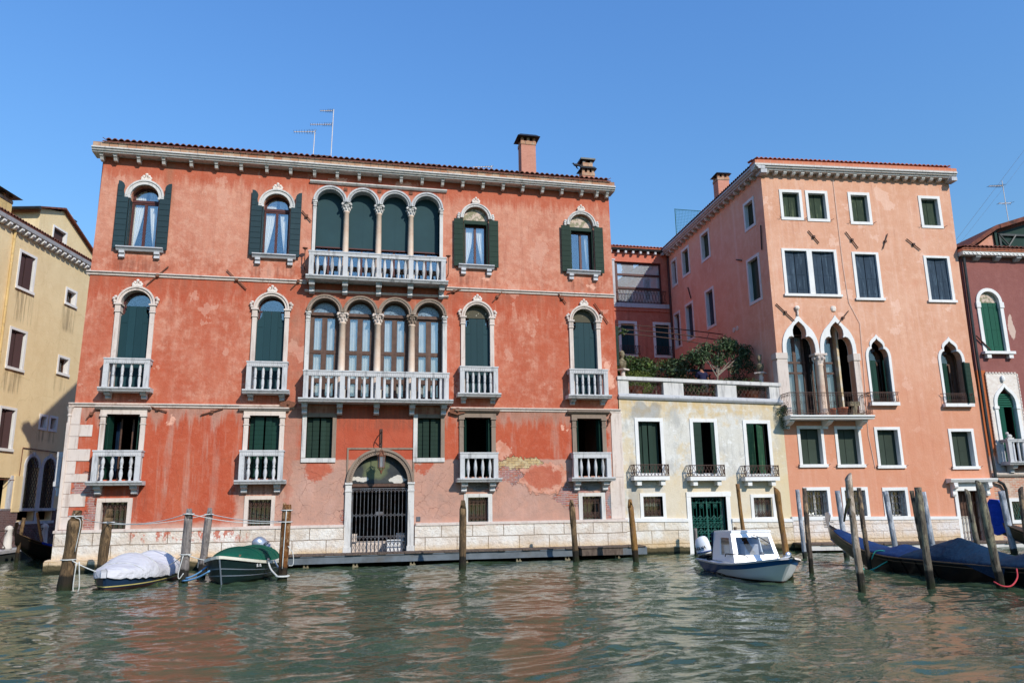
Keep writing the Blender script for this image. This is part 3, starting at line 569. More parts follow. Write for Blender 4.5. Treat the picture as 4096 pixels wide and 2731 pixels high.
# top floor
for cx in (-7.45, -2.83): holes.append(arched(cx, .47, 11.2, 13.12))
for cx in (4.79, 9.19): holes.append(arched(cx, .5, 11.2, 13.13))
QC = (-.88, .36, 1.6, 2.84); CC = (-.925, .38, 1.67, 2.97)
def arcade(cs, w_, zs, z0, r):    # one opening made of four arches over slender columns
    p = [(cs[0]-w_, z0), (cs[-1]+w_, z0)]
    for c in reversed(cs): p += [(c+w_, zs)]+arc(c, zs, r, 0, pi, 16)+[(c-w_, zs)]
    q = []
    for a in p:
        if not q or (abs(a[0]-q[-1][0])+abs(a[1]-q[-1][1])) > 1e-4: q.append(a)
    return q
def quad(cs, w_, zs, z0, r, gapw):
    p = [(cs[0]-w_, z0), (cs[-1]+w_, z0)]
    for c in reversed(cs): p += arc(c, zs, r, 0, pi, 16)
    return p
holes.append(quad(QC, .5, 13.45, 10.35, .5, .1)); holes.append(quad(CC, .52, 9.08, 5.85, .52, .1))
for cx in (-7.42, -2.83, 4.83, 9.17): holes.append(arched(cx, .5, 6.15, 9.12))
for a, b in ((-8.03, -6.92), (-3.39, -2.33), (4.28, 5.34), (8.68, 9.73)): holes.append(rect(a, b, 3.0, 5.2))
SM = ((-7.91, -7.11, 1.38, 2.26), (-3.25, -2.49, 1.39, 2.28), (4.44, 5.2, 1.38, 2.26), (8.84, 9.6, 1.38, 2.24))
for a, b, c, d in SM: holes.append(rect(a, b, c, d))
for a, b in ((-1.41, -.5), (2.56, 3.43)): holes.append(rect(a, b, 3.7, 5.17))
holes.append([(.24, .36), (2.24, .36), (2.24, 2.82)]+arc(1.24, 2.82, 1.0, 0, pi, 24)[1:])
out = [(L0, .2), (R0+.06, .2), (R0, ZT), (L0+.16, ZT)]
wl = MB(); wl.prism(out, 0, .35, holes); WALL = wl.build('wall', 'red_stucco', RED)
mb = MB(); mb.box(L0+.02, L0+.3, .351, 13, 0, ZT-.01); mb.box(R0-.3, R0-.01, .351, 13, 0, ZT-.01); mb.box(L0, R0, 13, 13.3, 0, ZT); mb.build('side_wall', 'red_stucco', RED)
mb = MB(); mb.box(L0+.4, R0-.4, 3.2, 3.3, .4, 14.3); mb.box(L0+.4, R0-.4, .36, 3.2, 5.55, 5.7); mb.box(L0+.4, R0-.4, .36, 3.2, 10.0, 10.15); mb.box(L0+.4, R0-.4, .36, 3.2, 14.3, 14.4); mb.box(L0+.4, R0-.4, .36, 3.2, .2, .35)
mb.build('interior_wall', 'interior', RED)
# cornice, consoles, brick course, tiles
mb = MB(); mb.ext([(.2, 14.62), (-.38, 14.62), (-.4, 14.66), (-.44, 14.68), (-.46, 14.73), (-.5, 14.75), (-.5, 14.8), (.2, 14.8)], L0-.14, R0+.14); CORN = mb.build('cornice', 'stone', RED)
MB().box(L0-.12, R0+.12, -.42, .2, 14.802, 15.0).build('brick_course', 'eave_brick', CORN)
bxs = [-8.97, -8.51, -7.73, -6.88, -5.93, -5.05, -4.17, -3.25, -2.38, -1.5, -.65, .18, .98, 1.8, 2.62, 3.43, 4.24, 5.06, 5.88, 6.7, 7.53, 8.35, 9.2, 9.86, 10.3]
src = None
for x in bxs:
    if src is None:
        m_ = MB(); m_.ext([(0, 0), (-.3, 0), (-.3, -.08), (-.25, -.12), (-.2, -.21), (0, -.21)], -.055, .055); m_.box(-.072, .072, -.32, 0, -.045, .002); src = m_.build('bracket', 'stone', CORN, False, (x, 0, 14.615))
    else: inst(src, CORN, (x, 0, 14.615))
mb = MB(); tile_roof(mb, L0+.2, R0-.05, -.5, 6.5, 15.03, radians(17)); mb.box(L0+.22, R0-.07, -.36, 6.5, 14.95, 15.04); ROOF = mb.build('roof', 'tiles', RED)
mb = MB(); mb.prism([(L0+.2, 14.6), (R0-.05, 14.6), (R0-.05, 14.9), (L0+.2, 14.9)], 6.5, 13.3); mb.grid([[(L0+.2, 6.5, 17.2), (R0-.05, 6.5, 17.2)], [(L0+.2, 13.3, 14.9), (R0-.05, 13.3, 14.9)]]); mb.build('rear_roof', 'tiles', ROOF)
for x in (L0+.22, R0-.09):
    mb = MB(); n = mb.av([(x, -.4, 14.98), (x, 6.5, 14.98), (x, 6.5, 17.15), (x+.02, -.4, 14.98), (x+.02, 6.5, 14.98), (x+.02, 6.5, 17.15)]); mb.fc(n, [(0, 1, 2), (3, 5, 4), (0, 3, 4, 1), (1, 4, 5, 2), (2, 5, 3, 0)]); mb.build('gable', 'red_stucco', ROOF)
# chimneys
def chimney(root, x0, x1, y0, y1, z0, z1, mat, cap=.19, caph=.42, band=True, name='chimney'):
    mb = MB(); mb.box(x0, x1, y0, y1, z0, z1)
    c = mb.build(name, mat, root); mb = MB()
    mb.box(x0-.02, x1+.02, y0-.02, y1+.02, z1-.16, z1-.02)
    if band: mb.box(x0-.07, x1+.07, y0-.07, y1+.07, z0+.28, z0+.36)
    mb.build('brick_band', 'eave_brick', c)
    mb = MB()
    for px in (x0+.06, (x0+x1)/2, x1-.06):
        for py in (y0+.06, y1-.06): mb.box(px-.055, px+.055, py-.055, py+.055, z1+.001, z1+.17)
    mb.build('vent_pier', 'eave_brick', c); mb = MB(); a = .17
    q = [(x0-cap, y0-cap, z1+.16), (x1+cap, y0-cap, z1+.16), (x1+cap, y1+cap, z1+.16), (x0-cap, y1+cap, z1+.16)]
    t = [(x0-.02, y0-.02, z1+caph), (x1+.02, y0-.02, z1+caph), (x1+.02, y1+.02, z1+caph), (x0-.02, y1+.02, z1+caph)]
    n = mb.av(q+t); mb.fc(n, [(3, 2, 1, 0), (4, 5, 6, 7), (0, 1, 5, 4), (1, 2, 6, 5), (2, 3, 7, 6), (3, 0, 4, 7)]); mb.build('chimney_cap', 'copper_dark', c); return c
chimney(RED, 6.72, 7.34, .02, .55, 14.7, 16.75, 'chimney_pink', .17, .3)
ch2 = chimney(RED, 9.9, 10.46, 1.7, 2.2, 15.4, 16.38, 'chimney_pink', .1, .28, False)
mb = MB(); mb.box(9.95, 10.41, 1.74, 2.16, 16.66, 16.86); mb.build('vent_pier', 'eave_brick', ch2); n = None
mb = MB(); mb.box(9.84, 10.52, 1.64, 2.26, 16.98, 17.05); [mb.box(x, x+.12, y, y+.12, 16.86, 16.98) for x in (9.95, 10.29) for y in (1.74, 2.04)]; mb.build('chimney_cap', 'copper_dark', ch2)
for x0, x1 in ((-1.62, -1.08), (3.05, 3.42)):
    c = MB().box(x0, x1, 1.8, 2.3, 15.5, 16.13).build('chimney', 'eave_brick', RED); MB().box(x0-.07, x1+.07, 1.73, 2.37, 16.13, 16.19).build('chimney_cap', 'copper_dark', c)
# string courses (end beside the big balconies)
for a, b, z in ((L0-.0, -1.62, 10.26), (3.62, R0+.04, 10.26), (L0-.1, -1.85, 5.58), (3.8, R0+.08, 5.58)):
    mb = MB(); mb.ext([(0, z-.13), (-.04, z-.13), (-.05, z-.06), (-.1, z-.04), (-.1, z), (0, z)], a, b); mb.build('string_course', 'stone_pink', RED)
mb = MB(); mb.ext([(0, 14.16), (-.06, 14.16), (-.12, 14.22), (-.12, 14.26), (0, 14.26)], -1.66, 3.62); mb.build('ledge', 'stone', RED); mb = MB(); mb.ext([(0, 9.82), (-.05, 9.82), (-.1, 9.87), (-.1, 9.9), (0, 9.9)], -1.68, 3.7); mb.build('ledge', 'stone_pink', RED)
mb = MB(); mb.prism(rect(.04, 2.46, 2.5, 4.07), -.035, -.0, [rect(.1, 2.4, 2.4999+.002, 4.01)]); mb.build('gate_panel_frame', 'stone_brown', RED)
# base course with tide-worn foot
mb = MB()
for a, b in ((L0-.1, .02), (2.5, R0+.1)):
    mb.ext([(-.001, .0), (-.12, .0), (-.12, 1.28), (-.001, 1.28)], a, b)
BASE = mb.build('base_course', 'base_stone', RED)
mb = MB()
for a, b in ((L0-.13, .0), (2.52, R0+.13)): mb.ext([(-.001, 1.282), (-.15, 1.282), (-.15, 1.36), (-.001, 1.38)], a, b)
mb.build('base_moulding', 'stone_pink', BASE)
mb = MB(); mb.ext([(0, -1.2), (-.4, -1.2), (-.4, .38), (-.3, .44), (0, .46)], L0-.22, -3.0); mb.ext([(0, -1.2), (-.2, -1.2), (-.2, .3), (0, .32)], -3.0, R0+.05); mb.box(L0-.2, L0-.02, -.3, 12, -1.2, .4); mb.build('foundation', 'base_stone', RED)
# corner quoins and the corner shaft with capital
mb = MB(); R = random.Random(3); z = 1.39; i = 0
hs = [.42, .78, .42, .5, .38, .45, .43, .46, .5, .5]
zz = [1.39, 1.8, 2.12, 2.54, 2.92, 3.2, 3.62, 4.02, 4.44, 4.84, 5.42]
for i in range(10):
    lng = (i % 2 == 0); x1 = -8.42 if lng else -8.82
    if i in (1, 3): x1 = -8.9
    mb.box(L0-.03, x1, -.025, .1, zz[i]+.008, zz[i+1]-.004)
QUO = mb.build('quoin', 'stone_pink', RED)
mb = MB(); mb.box(L0-.09, L0-.02, -.09, .12, .46, 4.9); mb.lathe([(.05, 1.4), (.05, 5.1), (.07, 5.12), (.07, 5.16), (.05, 5.2), (.09, 5.38), (.12, 5.44)], 10, (L0-.04, -.04, 0)); mb.build('corner_shaft', 'stone_pink', RED)
mb = MB(); mb.box(9.98, R0+.1, -.02, .1, 1.39, 2.95); mb.box(10.12, R0+.1, -.03, .1, 2.96, 5.44); mb.build('quoin', 'stone_pink', RED)
# ---- windows
def win(name='window'): pass
def casement(mb, x0, x1, z0, z1, y, mull=1, trans=(), fw=.06):
    mb.box(x0, x0+fw, y, y+.06, z0, z1); mb.box(x1-fw, x1, y, y+.06, z0, z1); mb.box(x0+fw, x1-fw, y, y+.06, z0, z0+fw); mb.box(x0+fw, x1-fw, y, y+.06, z1-fw, z1)
    for k in range(mull): xx = x0+(x1-x0)*(k+1)/(mull+1); mb.box(xx-fw*.75, xx+fw*.75, y-.01, y+.062, z0+fw, z1-fw)
    for t in trans: mb.box(x0+fw, x1-fw, y-.005, y+.061, t-fw*.6, t+fw*.6)
def drape(mb, xa, xb, xt, z0, z1, y, n=14):   # gathered curtain: hangs from xa..xb at the top, drawn to xa..xt low down
    rows = []
    for j in range(9):
        t = j/8; z_ = z1+(z0-z1)*t; e = xb+(xt-xb)*t**1.6
        rows.append([(xa+(e-xa)*i/n, y+.025*sin(i*2.4), z_) for i in range(n+1)])
    mb.grid(rows)
def sill(cx, hw, parent, z=11.19):
    m_ = MB(); m_.ext([(0, z-.15), (-.12, z-.15), (-.18, z-.06), (-.22, z-.04), (-.22, z), (0, z)], cx-hw, cx+hw); s_ = m_.build('sill', 'stone_grey', parent)
    for dx in (-hw+.2, hw-.2):
        m_ = MB(); m_.ext([(0, z-.151), (-.16, z-.151), (-.16, z-.24), (-.1, z-.28), (-.12, z-.38), (0, z-.4)], cx+dx-.09, cx+dx+.09); m_.build('sill_bracket', 'stone_grey', parent)
for cx in (-7.45, -2.83):
    mb = MB(); casement(mb, cx-.46, cx+.46, 11.2, 13.0, .24); mb.box(cx-.46, cx+.46, .22, .3, 13.0, 13.1); mb.ring(cx, 13.12, .39, .47, .24, .3)
    w_ = mb.build('window', 'wood_red', RED)
    mb = MB(); mb.prism(arched(cx, .455, 11.22, 13.12), .27, .28); mb.build('pane', 'glass', w_)
    mb = MB(); drape(mb, cx-.44, cx-.03, cx-.36, 11.22, 13.5, .34); drape(mb, cx+.44, cx+.06, cx+.33, 11.22, 13.5, .34); mb.build('curtain', 'curtain', w_)
    mb = MB(); mb.ring(cx, 13.12, .48, .64, -.12, .02); mb.ring(cx, 13.12, .6, .66, -.15, -.1); mb.box(cx-.66, cx-.46, -.14, .0, 13.04, 13.12); mb.box(cx+.46, cx+.66, -.14, .0, 13.04, 13.12); mb.build('arch_surround', 'stone', w_)
    crest_mb(cx, 13.78, 1.0).build('crest', 'crest', w_); sill(cx, .78, w_)
    for s_ in (-1, 1):
        xo, xi = cx+s_*.9, cx+s_*.52
        pts = [(xo, 11.12), (xi, 11.12), (xi, 13.06), (xi+s_*.06, 13.1)]+[(cx+s_*.67*cos(a), 13.12+.67*sin(a)) for a in [radians(d) for d in (6, 16, 26, 36, 44, 50)]]
        pts = [p for p in pts if abs(p[0]-cx) <= .9]; pts += [(cx+s_*.62, 13.62), (cx+s_*.74, 13.68), (xo, 13.7)]
        pts = [(xo, 11.12), (xi, 11.12), (xi, 13.1), (cx+s_*.68, 13.2), (cx+s_*.7, 13.34), (cx+s_*.68, 13.5), (cx+s_*.72, 13.6), (cx+s_*.8, 13.67), (xo, 13.69)]
        if s_ > 0: pass
        mb = MB(); mb.prism(pts, -.13, -.1)
        for k in range(9): mb.box(min(xo, xi)+.01, max(xo, xi)-.01, -.142, -.13, 11.15+k*.215, 11.15+k*.215+.2)
        for k in range(9, 11): mb.box(min(xo, cx+s_*.73)+.01, max(xo, cx+s_*.73)-.01, -.142, -.13, 11.15+k*.215, 11.15+k*.215+.2)
        mb.build('shutter', 'shutter_slate', w_)
    mb = MB(MB().M); mb.box(cx-.5, cx-.46, -.12, .2, 11.25, 13.0); mb.build('folded_leaf', 'shutter_slate', w_)
for cx in (4.79, 9.19):
    mb = MB(); casement(mb, cx-.43, cx+.43, 11.2, 12.92, .22); w_ = mb.build('window', 'wood_red', RED)
    MB().box(cx-.42, cx+.42, .25, .26, 11.22, 12.9).build('pane', 'glass', w_)
    mb = MB()
    if cx < 6: drape(mb, cx-.42, cx-.04, cx-.36, 11.22, 12.9, .34)
    drape(mb, cx+.42, cx+(.04 if cx < 6 else .2), cx+(.34 if cx < 6 else .3), 11.22, 12.9, .34); mb.build('curtain', 'curtain', w_)
    mb = MB(); mb.prism(arched(cx, .49, 13.08, 13.14), .1, .2); mb.build('tympanum', 'tympanum_plaster', w_)
    mb = MB(); mb.box(cx-.48, cx+.48, .02, .3, 12.93, 13.079); mb.box(cx-.49, cx-.44, .0, .21, 11.2, 12.93); mb.box(cx+.44, cx+.49, .0, .21, 11.2, 12.93); mb.build('frame', 'shutter_green', w_)
    mb = MB(); mb.ring(cx, 13.14, .5, .64, -.1, .02, n=24); mb.ring(cx, 13.14, .58, .62, -.13, -.1)
    for k in range(26):
        a = pi*(k+.5)/26; mb.box(cx+.54*cos(a)-.012, cx+.54*cos(a)+.012, -.115, -.1, 13.14+.54*sin(a)-.012, 13.14+.54*sin(a)+.012)
    for s_ in (-1, 1):
        for dz in (0, .09, .17): mb.ball((cx+s_*(.68+.02*(dz < .1)), -.06, 13.14+dz), (.06, .05, .06), 7, 5)
    mb.build('arch_surround', 'stone', w_); crest_mb(cx, 13.8, .9).build('crest', 'crest', w_); sill(cx, .71, w_)
    for s_ in (-1, 1):
        a, b = sorted((cx+s_*.89, cx+s_*.52)); boards(MB(), a, b, 11.12, 13.09, -.12, .215).build('shutter', 'shutter_green', w_)
# four-light window of the top floor: blinds behind marble columns
mb = MB(); 
for c in QC: casement(mb, c-.6, c+.6, 10.35, 13.95, .34, 1, (), .05); mb.box(c-.58, c+.58, .26, .31, 11.68, 11.73)
w_ = mb.build('four_light_window', 'wood_red', RED)
mb = MB(); mb.box(-1.45, 3.4, .37, .38, 10.36, 13.94); mb.build('pane', 'glass', w_)
for i, c in enumerate(QC):
    m_ = MB()
    x0, x1 = (c-.51 if i == 0 else c-.6), (c+.6 if i < 3 else c+.51)
    m_.box(x0, x1, .28, .29, 11.73, 13.98)
    if i in (1, 2): m_.box(c+.02, c+.026, .275, .28, 11.73, 13.9)
    m_.build('blind', 'blind', w_)
def archivolt(root, cs, zs, ri, ro, mat, mat2=None, first_white=False):
    mb = MB()
    for c in cs: mb.ring(c, zs, ri, ro, -.1, .36, n=24); mb.ring(c, zs, ro-.05, ro+.015, -.14, -.09, n=24)
    a = mb.build('archivolt', mat, root); mb = MB()
    for c in cs:
        for k in range(34):
            t = pi*(k+.5)/34; rr_ = (ri+ro)/2-.01; p = (c+rr_*cos(t), zs+rr_*sin(t)); q = (c+(rr_+.055)*cos(t), zs+(rr_+.055)*sin(t)); mb.tube([(p[0]-.03*cos(t), -.105, p[1]-.03*sin(t)), (q[0]-.03*cos(t), -.105, q[1]-.03*sin(t))], .012, 4)
    mb.build('dentil', mat2 or mat, a); return a
archivolt(w_, QC, 13.45, .495, .615, 'stone_balcony')
def column(root, x, z0, z1, zc, r=.115, mat='marble', capm='stone', ped=.45):
    m_ = MB(); H = z1-z0; m_.lathe([(r*1.35, 0), (r*1.35, .05), (r*1.15, .09), (r*1.05, .12), (r, H*.4), (r*.86, H-.06), (r*1.05, H-.04), (r*1.05, H)], 14); c = m_.build('column', mat, root, True, (x, .1, z0))
    m_ = MB(); h = zc-z1; m_.lathe([(r*.95, H), (r*1.0, H+h*.3), (r*1.35, H+h*.62), (r*1.25, H+h*.66), (r*1.55, H+h*.86)], 8); m_.box(-r*1.5, r*1.5, -r*1.5, r*1.5, H+h*.84, H+h)
    for a in range(8):
        t = a*pi/4; q = 1.25 if a % 2 else 1.1
        m_.ball((r*q*cos(t), r*q*sin(t), H+h*.3), (.035, .035, .06), 6, 4); m_.ball((r*1.4*cos(t+.4), r*1.4*sin(t+.4), H+h*.62), (.035, .035, .05), 6, 4)
    for a, b in ((-1, -1), (1, -1), (1, 1), (-1, 1)): m_.ball((a*r*1.4, b*r*1.4, H+h*.78), (.05, .05, .05), 6, 4)
    m_.build('capital', capm, c)
    m_ = MB(); m_.box(-r*1.4, r*1.4, -r*1.4, r*1.4, -ped, -.001); m_.box(-r*1.55, r*1.55, -r*1.55, r*1.55, -.06, -.0015); m_.build('pedestal', 'stone', c); return c
for x in (-.26, .98, 2.22): column(RED, x, 10.75, 13.13, 13.45)
def pilaster(root, x0, x1, z0, z1, zc, zt, mat='stone'):
    m_ = MB(); m_.box(x0, x1, -.06, .3, z0, z1); m_.box(x0-.01, x1+.01, -.07, .3, z1, z1+.03); m_.box(x0-.03, x1+.03, -.1, .3, zt-.06, zt); m_.box(x0, x1, -.07, .29, z1+.03, zt-.06)
    for k in range(3): m_.ball((x0+(x1-x0)*(k+.5)/3, -.08, z1+.12), (.03, .03, .06), 6, 4); m_.ball((x0+(x1-x0)*(k+.5)/3, -.09, zt-.12), (.03, .03, .04), 6, 4)
    m_.build('jamb', mat, root)
pilaster(w_, -1.5, -1.38, 10.3, 13.14, 0, 13.45); pilaster(w_, 3.34, 3.47, 10.3, 13.14, 0, 13.45)
balcony(RED, -1.56, 3.53, 11.27, 10.33, .6, 4, BAL_URN, [-1.46, -.23, 1.0, 2.2, 3.43], (-1.42, -.22, 1.02, 2.2, 3.4), .45, rail=.17, flutes=False, ov=.08)
# four-light window of the main floor: wooden casements, leaded lunettes
mb = MB()
for c in CC:
    casement(mb, c-.5, c+.5, 5.85, 9.05, .3, 1, (7.62, 6.55), .13); mb.box(c-.62, c-.5, .28, .36, 5.85, 9.05); mb.box(c+.5, c+.62, .28, .36, 5.85, 9.05); mb.box(c-.62, c+.62, .22, .34, 9.0, 9.12); mb.ring(c, 9.1, .42, .52, .26, .36)
    mb.box(c-.5, c+.5, .285, .3, 7.58, 7.68)
w_ = mb.build('four_light_window', 'wood_brown', RED)
for c in CC:
    MB().box(c-.44, c+.44, .33, .34, 5.9, 9.0).build('pane', 'glass', w_); mb = MB(); mb.prism([(c-.45, 9.12), (c+.45, 9.12)]+arc(c, 9.12, .45, 0.05, pi-.05, 14), .31, .32); mb.build('lunette', 'leaded', w_)
mb = MB()
for c in CC:
    for a, b in ((c-.42, c-.06), (c+.06, c+.42)): drape(mb, a, b, b, 5.95, 8.9, .42, 10)
mb.build('curtain', 'curtain_grey', w_)
archivolt(w_, CC, 9.08, .515, .64, 'stone_brown', 'stone_pink'); pilaster(w_, -1.59, -1.44, 5.8, 8.72, 0, 9.08); pilaster(w_, 3.48, 3.64, 5.8, 8.72, 0, 9.08)
for i, x in enumerate((-.27, 1.03, 2.31)): column(RED, x, 6.3, 8.72, 9.08, .13, 'marble', 'stone_pink' if i < 2 else 'stone_brown', .5)
balcony(RED, -1.57, 3.66, 6.79, 5.78, .6, 4, BAL_COL, [-1.47, -.2, 1.07, 2.35, 3.56], (-1.5, -.27, 1.04, 2.33, 3.5), .4, rail=.2, ov=.14)
# arched windows with closed shutters and small balconies
for i, cx in enumerate((-7.42, -2.83, 4.83, 9.17)):
    mb = MB(); casement(mb, cx-.48, cx+.48, 6.15, 9.1, .27, 1); mb.ring(cx, 9.12, .43, .5, .27, .33); w_ = mb.build('window', 'wood_red', RED)
    mb = MB(); mb.prism(arched(cx, .48, 6.17, 9.12), .3, .31); mb.build('pane', 'glass', w_)
    if i > 1: mb = MB(); mb.prism(arched(cx, .495, 9.1, 9.14), .18, .24); mb.build('tympanum', 'tympanum_dark', w_)
    for k in range(4):                       # four leaves, the outer two cut away under the capitals
        a = cx-.48+.96*k/4; b = a+.24; mb = MB()
        if k in (0, 3):
            q = [(a, 6.12), (b, 6.12), (b, 9.06), (a+.16, 9.06), (a+.15, 8.86), (a+.1, 8.76), (a, 8.7)] if k == 0 else [(a, 6.12), (b, 6.12), (b, 8.7), (b-.1, 8.76), (b-.15, 8.86), (b-.16, 9.06), (a, 9.06)]
            mb.prism(q, .1, .13)
            for zz_ in (6.85, 8.45): mb.box(a+.03, a+.21, .09, .1, zz_, zz_+.03)
        else: mb.prism(rect(a+.004, b-.004, 6.12, 9.06), .1, .13)
        mb.build('shutter', 'shutter_teal', w_)
    mb = MB()
    for s_ in (-1, 1):
        a, b = sorted((cx+s_*.49, cx+s_*.645)); mb.box(a, b, -.07, .25, 6.1, 8.8); a, b = sorted((cx+s_*.47, cx+s_*.67)); mb.box(a, b, -.1, .26, 8.8, 8.84); mb.box(a+.01, b-.01, -.09, .25, 8.84, 9.06); mb.box(a-.03, b+.03, -.13, .26, 9.06, 9.12)
        for k in range(4): mb.box(a+.025+k*.04, a+.043+k*.04, -.1, -.09, 8.87, 9.03)
        for dx, dz in ((.69, .1), (.72, .2), (.67, .26)): mb.ball((cx+s_*dx, -.07, 9.08+dz), (.06, .05, .06), 7, 5)
    mb.ring(cx, 9.12, .49, .6, -.07, .25, n=24); mb.ring(cx, 9.12, .57, .635, -.11, -.06, n=24)
    if i > 1:
        for k in range(34):
            t = pi*(k+.5)/34; mb.tube([(cx+.52*cos(t), -.08, 9.12+.52*sin(t)), (cx+.56*cos(t), -.08, 9.12+.56*sin(t))], .011, 4)
    mb.build('arch_surround', 'stone_pink', w_); crest_mb(cx, 9.75, .95).build('crest', 'crest', w_)
for i, (a, b) in enumerate(((-8.17, -6.71), (-3.53, -2.14), (4.1, 5.55), (8.39, 9.94))):
    balcony(RED, a, b, 7.1, 6.08, .4, 4 if i < 2 else 5, BAL_LONG, None, (a+.16, b-.16), .22, rail=.19, ov=.1, brw=.17)
# ground-floor windows with lintels and balconies
for i, (a, b) in enumerate(((-8.03, -6.92), (-3.39, -2.33), (4.28, 5.34), (8.68, 9.73))):
    m = 'stone_pink' if i < 2 else 'stone_brown'; cx = (a+b)/2; mb = MB()
    for s_ in (-1, 1):
        e = a if s_ < 0 else b; p, q = sorted((e, e+s_*.16)); mb.box(p, q, -.06, .2, 3.0, 4.86); mb.box(p-.02, q+.02, -.08, .2, 4.86, 4.89); mb.box(p, q, -.07, .2, 4.89, 5.12); mb.box(p-.03, q+.03, -.11, .2, 5.12, 5.2)
        for k in range(3): mb.box(p+.02+k*.05, p+.045+k*.05, -.08, -.07, 4.93, 5.08)
    mb.box(a-.18, b+.18, -.08, .2, 5.2, 5.36); mb.ext([(0, 5.36), (-.1, 5.36), (-.2, 5.44), (-.2, 5.48), (0, 5.49)], a-.34, b+.3)
    w_ = mb.build('window', m, RED)
    if i == 1:
        for k, (p, q, dy) in enumerate(((a+.02, a+.2, .25), (a+.2, a+.5, .12), (a+.56, b-.28, .14), (b-.28, b-.03, .2))): boards(MB(), p, q, 3.05, 5.18, dy, .16).build('shutter', 'shutter_dark', w_)
    else:
        for e, s_ in ((a, 1), (b, -1)):      # leaves folded back into the reveal
            for k in range(2):
                ang = radians(62 if k == 0 else 76); L = .3 if i == 0 else .22; m_ = MB(Matrix.Translation((e+s_*(.03+k*.07), .04+.0*k, 0)) @ Matrix.Rotation(s_*ang, 4, 'Z'))
                x0, x1 = (0, s_*L); boards(m_, min(x0, x1), max(x0, x1), 3.02, 5.18, 0, .16); m_.build('shutter', 'shutter_dark', w_)
        if i == 0:
            mb = MB(); mb.box(a+.35, a+.4, .5, .55, 3.0, 5.1); mb.box(a+.7, a+.76, .6, .66, 3.0, 5.1); mb.build('inner_casement', 'wood_brown', w_); mb = MB(); drape(mb, a+.2, a+.36, a+.34, 3.0, 5.0, .6); mb.build('curtain', 'hull_blue', w_)
    x0, x1 = ((-8.22, -6.73), (-3.59, -2.13), (4.1, 5.52), (8.43, 9.92))[i]
    balcony(RED, x0, x1, 3.96+(i > 1)*-.08, 2.94, .4, 4, BAL_VASE if i < 2 else BAL_URN, None, (x0+.18, x1-.18), .3 if i < 2 else .36, rail=.2 if i < 2 else .22, ov=.12, brw=.2, flutes=i < 2)
# plain side windows beside the gate
for i, (a, b) in enumerate(((-1.41, -.5), (2.56, 3.43))):
    mb = MB(); mb.prism(rect(a-.15, b+.14, 3.55, 5.31), -.04, .3, [rect(a+.001, b-.001, 3.701, 5.169)]); w_ = mb.build('window', 'stone_brown' if i else 'stone_brown', RED)
    mb = MB(); mb.box(a-.15, a-.0, -.05, -.041, 3.72, 5.3); mb.box(a-.15, b+.14, -.052, -.041, 3.55, 3.7); mb.build('frame_face', 'stone', w_)
    for p, q, dy in ((a+.02, a+.22, .16), (a+.22, a+.44, .1), (a+.5, a+.68, .1), (a+.68, b-.02, .16)): boards(MB(), p, q, 3.7, 5.15, dy, .17).build('shutter', 'shutter_green', w_)
# small barred windows
def quatre(mb, x, z, r, y, t=.012):
    for dx, dz in ((1, 0), (-1, 0), (0, 1), (0, -1)): mb.tube([(x+dx*r+r*.8*cos(a), y, z+dz*r+r*.8*sin(a)) for a in [2*pi*k/8 for k in range(9)]], t, 4, False)
for i, (a, b, c, d) in enumerate(SM):
    f = .15 if i != 1 else .13; mb = MB(); mb.prism(rect(a-f, b+f, c-.03, d+.13), -.03, .22, [rect(a+.001, b-.001, c+.001, d-.001)]); w_ = mb.build('window', 'stone_pink' if i < 2 else 'stone', RED)
    mb = MB(); mb.box(a, b, .34, .36, c, d); mb.build('pane', 'glass_clear', w_)
    if i < 2: mb = MB(); drape(mb, a+.1, (a+b)/2-.08, (a+b)/2-.1, c+.05, d-.2, .42); drape(mb, (a+b)/2+.08, b-.05, b-.05, c+.05, d-.2, .42); mb.build('curtain', 'curtain_dim', w_)
    mb = MB(); n = 5
    for k in range(n): xx = a+(b-a)*(k+.5)/n; mb.tube([(xx, .12, c+.01), (xx, .12, d-.01)], .014, 5); quatre(mb, xx, d-.14, .05, .12); (quatre(mb, xx, c+.14, .05, .12) if i > 1 else None)
    mb.box(a, b, .11, .13, d-.26, d-.24); mb.box(a, b, .11, .13, c+.24, c+.26); mb.build('grille', 'iron', w_)
# anchors
an = [((-7.13, 9.82), (-6.45, 10.55)), ((-4.46, 10.52), (-3.74, 9.82)), ((-2.17, 9.91), (-1.68, 10.5)), ((-1.9, 13.0), (-1.56, 12.6)), ((3.64, 10.0), (4.19, 10.2)), ((5.45, 9.75), (5.8, 10.15)), ((8.11, 10.2), (8.43, 9.8)), ((9.62, 9.86), (10.17, 9.05)), ((-5.0, 5.2), (-4.27, 5.44)), ((-6.73, 5.5), (-6.1, 5.3)), ((-8.63, 5.03), (-8.35, 5.39)), ((9.95, 4.9), (10.13, 5.4))]
for p, q in an:
    mb = MB(); mb.tube([(p[0], -.06, p[1]), (q[0], -.06, q[1])], .021, 6); m0 = ((p[0]+q[0])/2, (p[1]+q[1])/2); mb.box(m0[0]-.05, m0[0]+.05, -.1, -.0, m0[1]-.05, m0[1]+.05); mb.build('wall_anchor', 'rust', RED)
for x0, x1, z in ((-2.36, -1.78, 5.6), (3.75, 4.33, 5.42)):
    mb = MB(); c = (x0+x1)/2; mb.prism([(x0, z-.06), (c, z-.14), (x1, z-.06), (x1, z+.06), (c, z+.14), (x0, z+.06)], -.14, -.1); mb.ball((c, -.16, z), .05, 8, 6); mb.build('anchor_plate', 'rust', RED)
for x, y in ((-.32, 14.0), (.98, 14.02), (2.2, 14.04)): MB().box(x-.07, x+.07, -.03, 0, y-.06, y+.06).build('tie_plate', 'rust', RED)
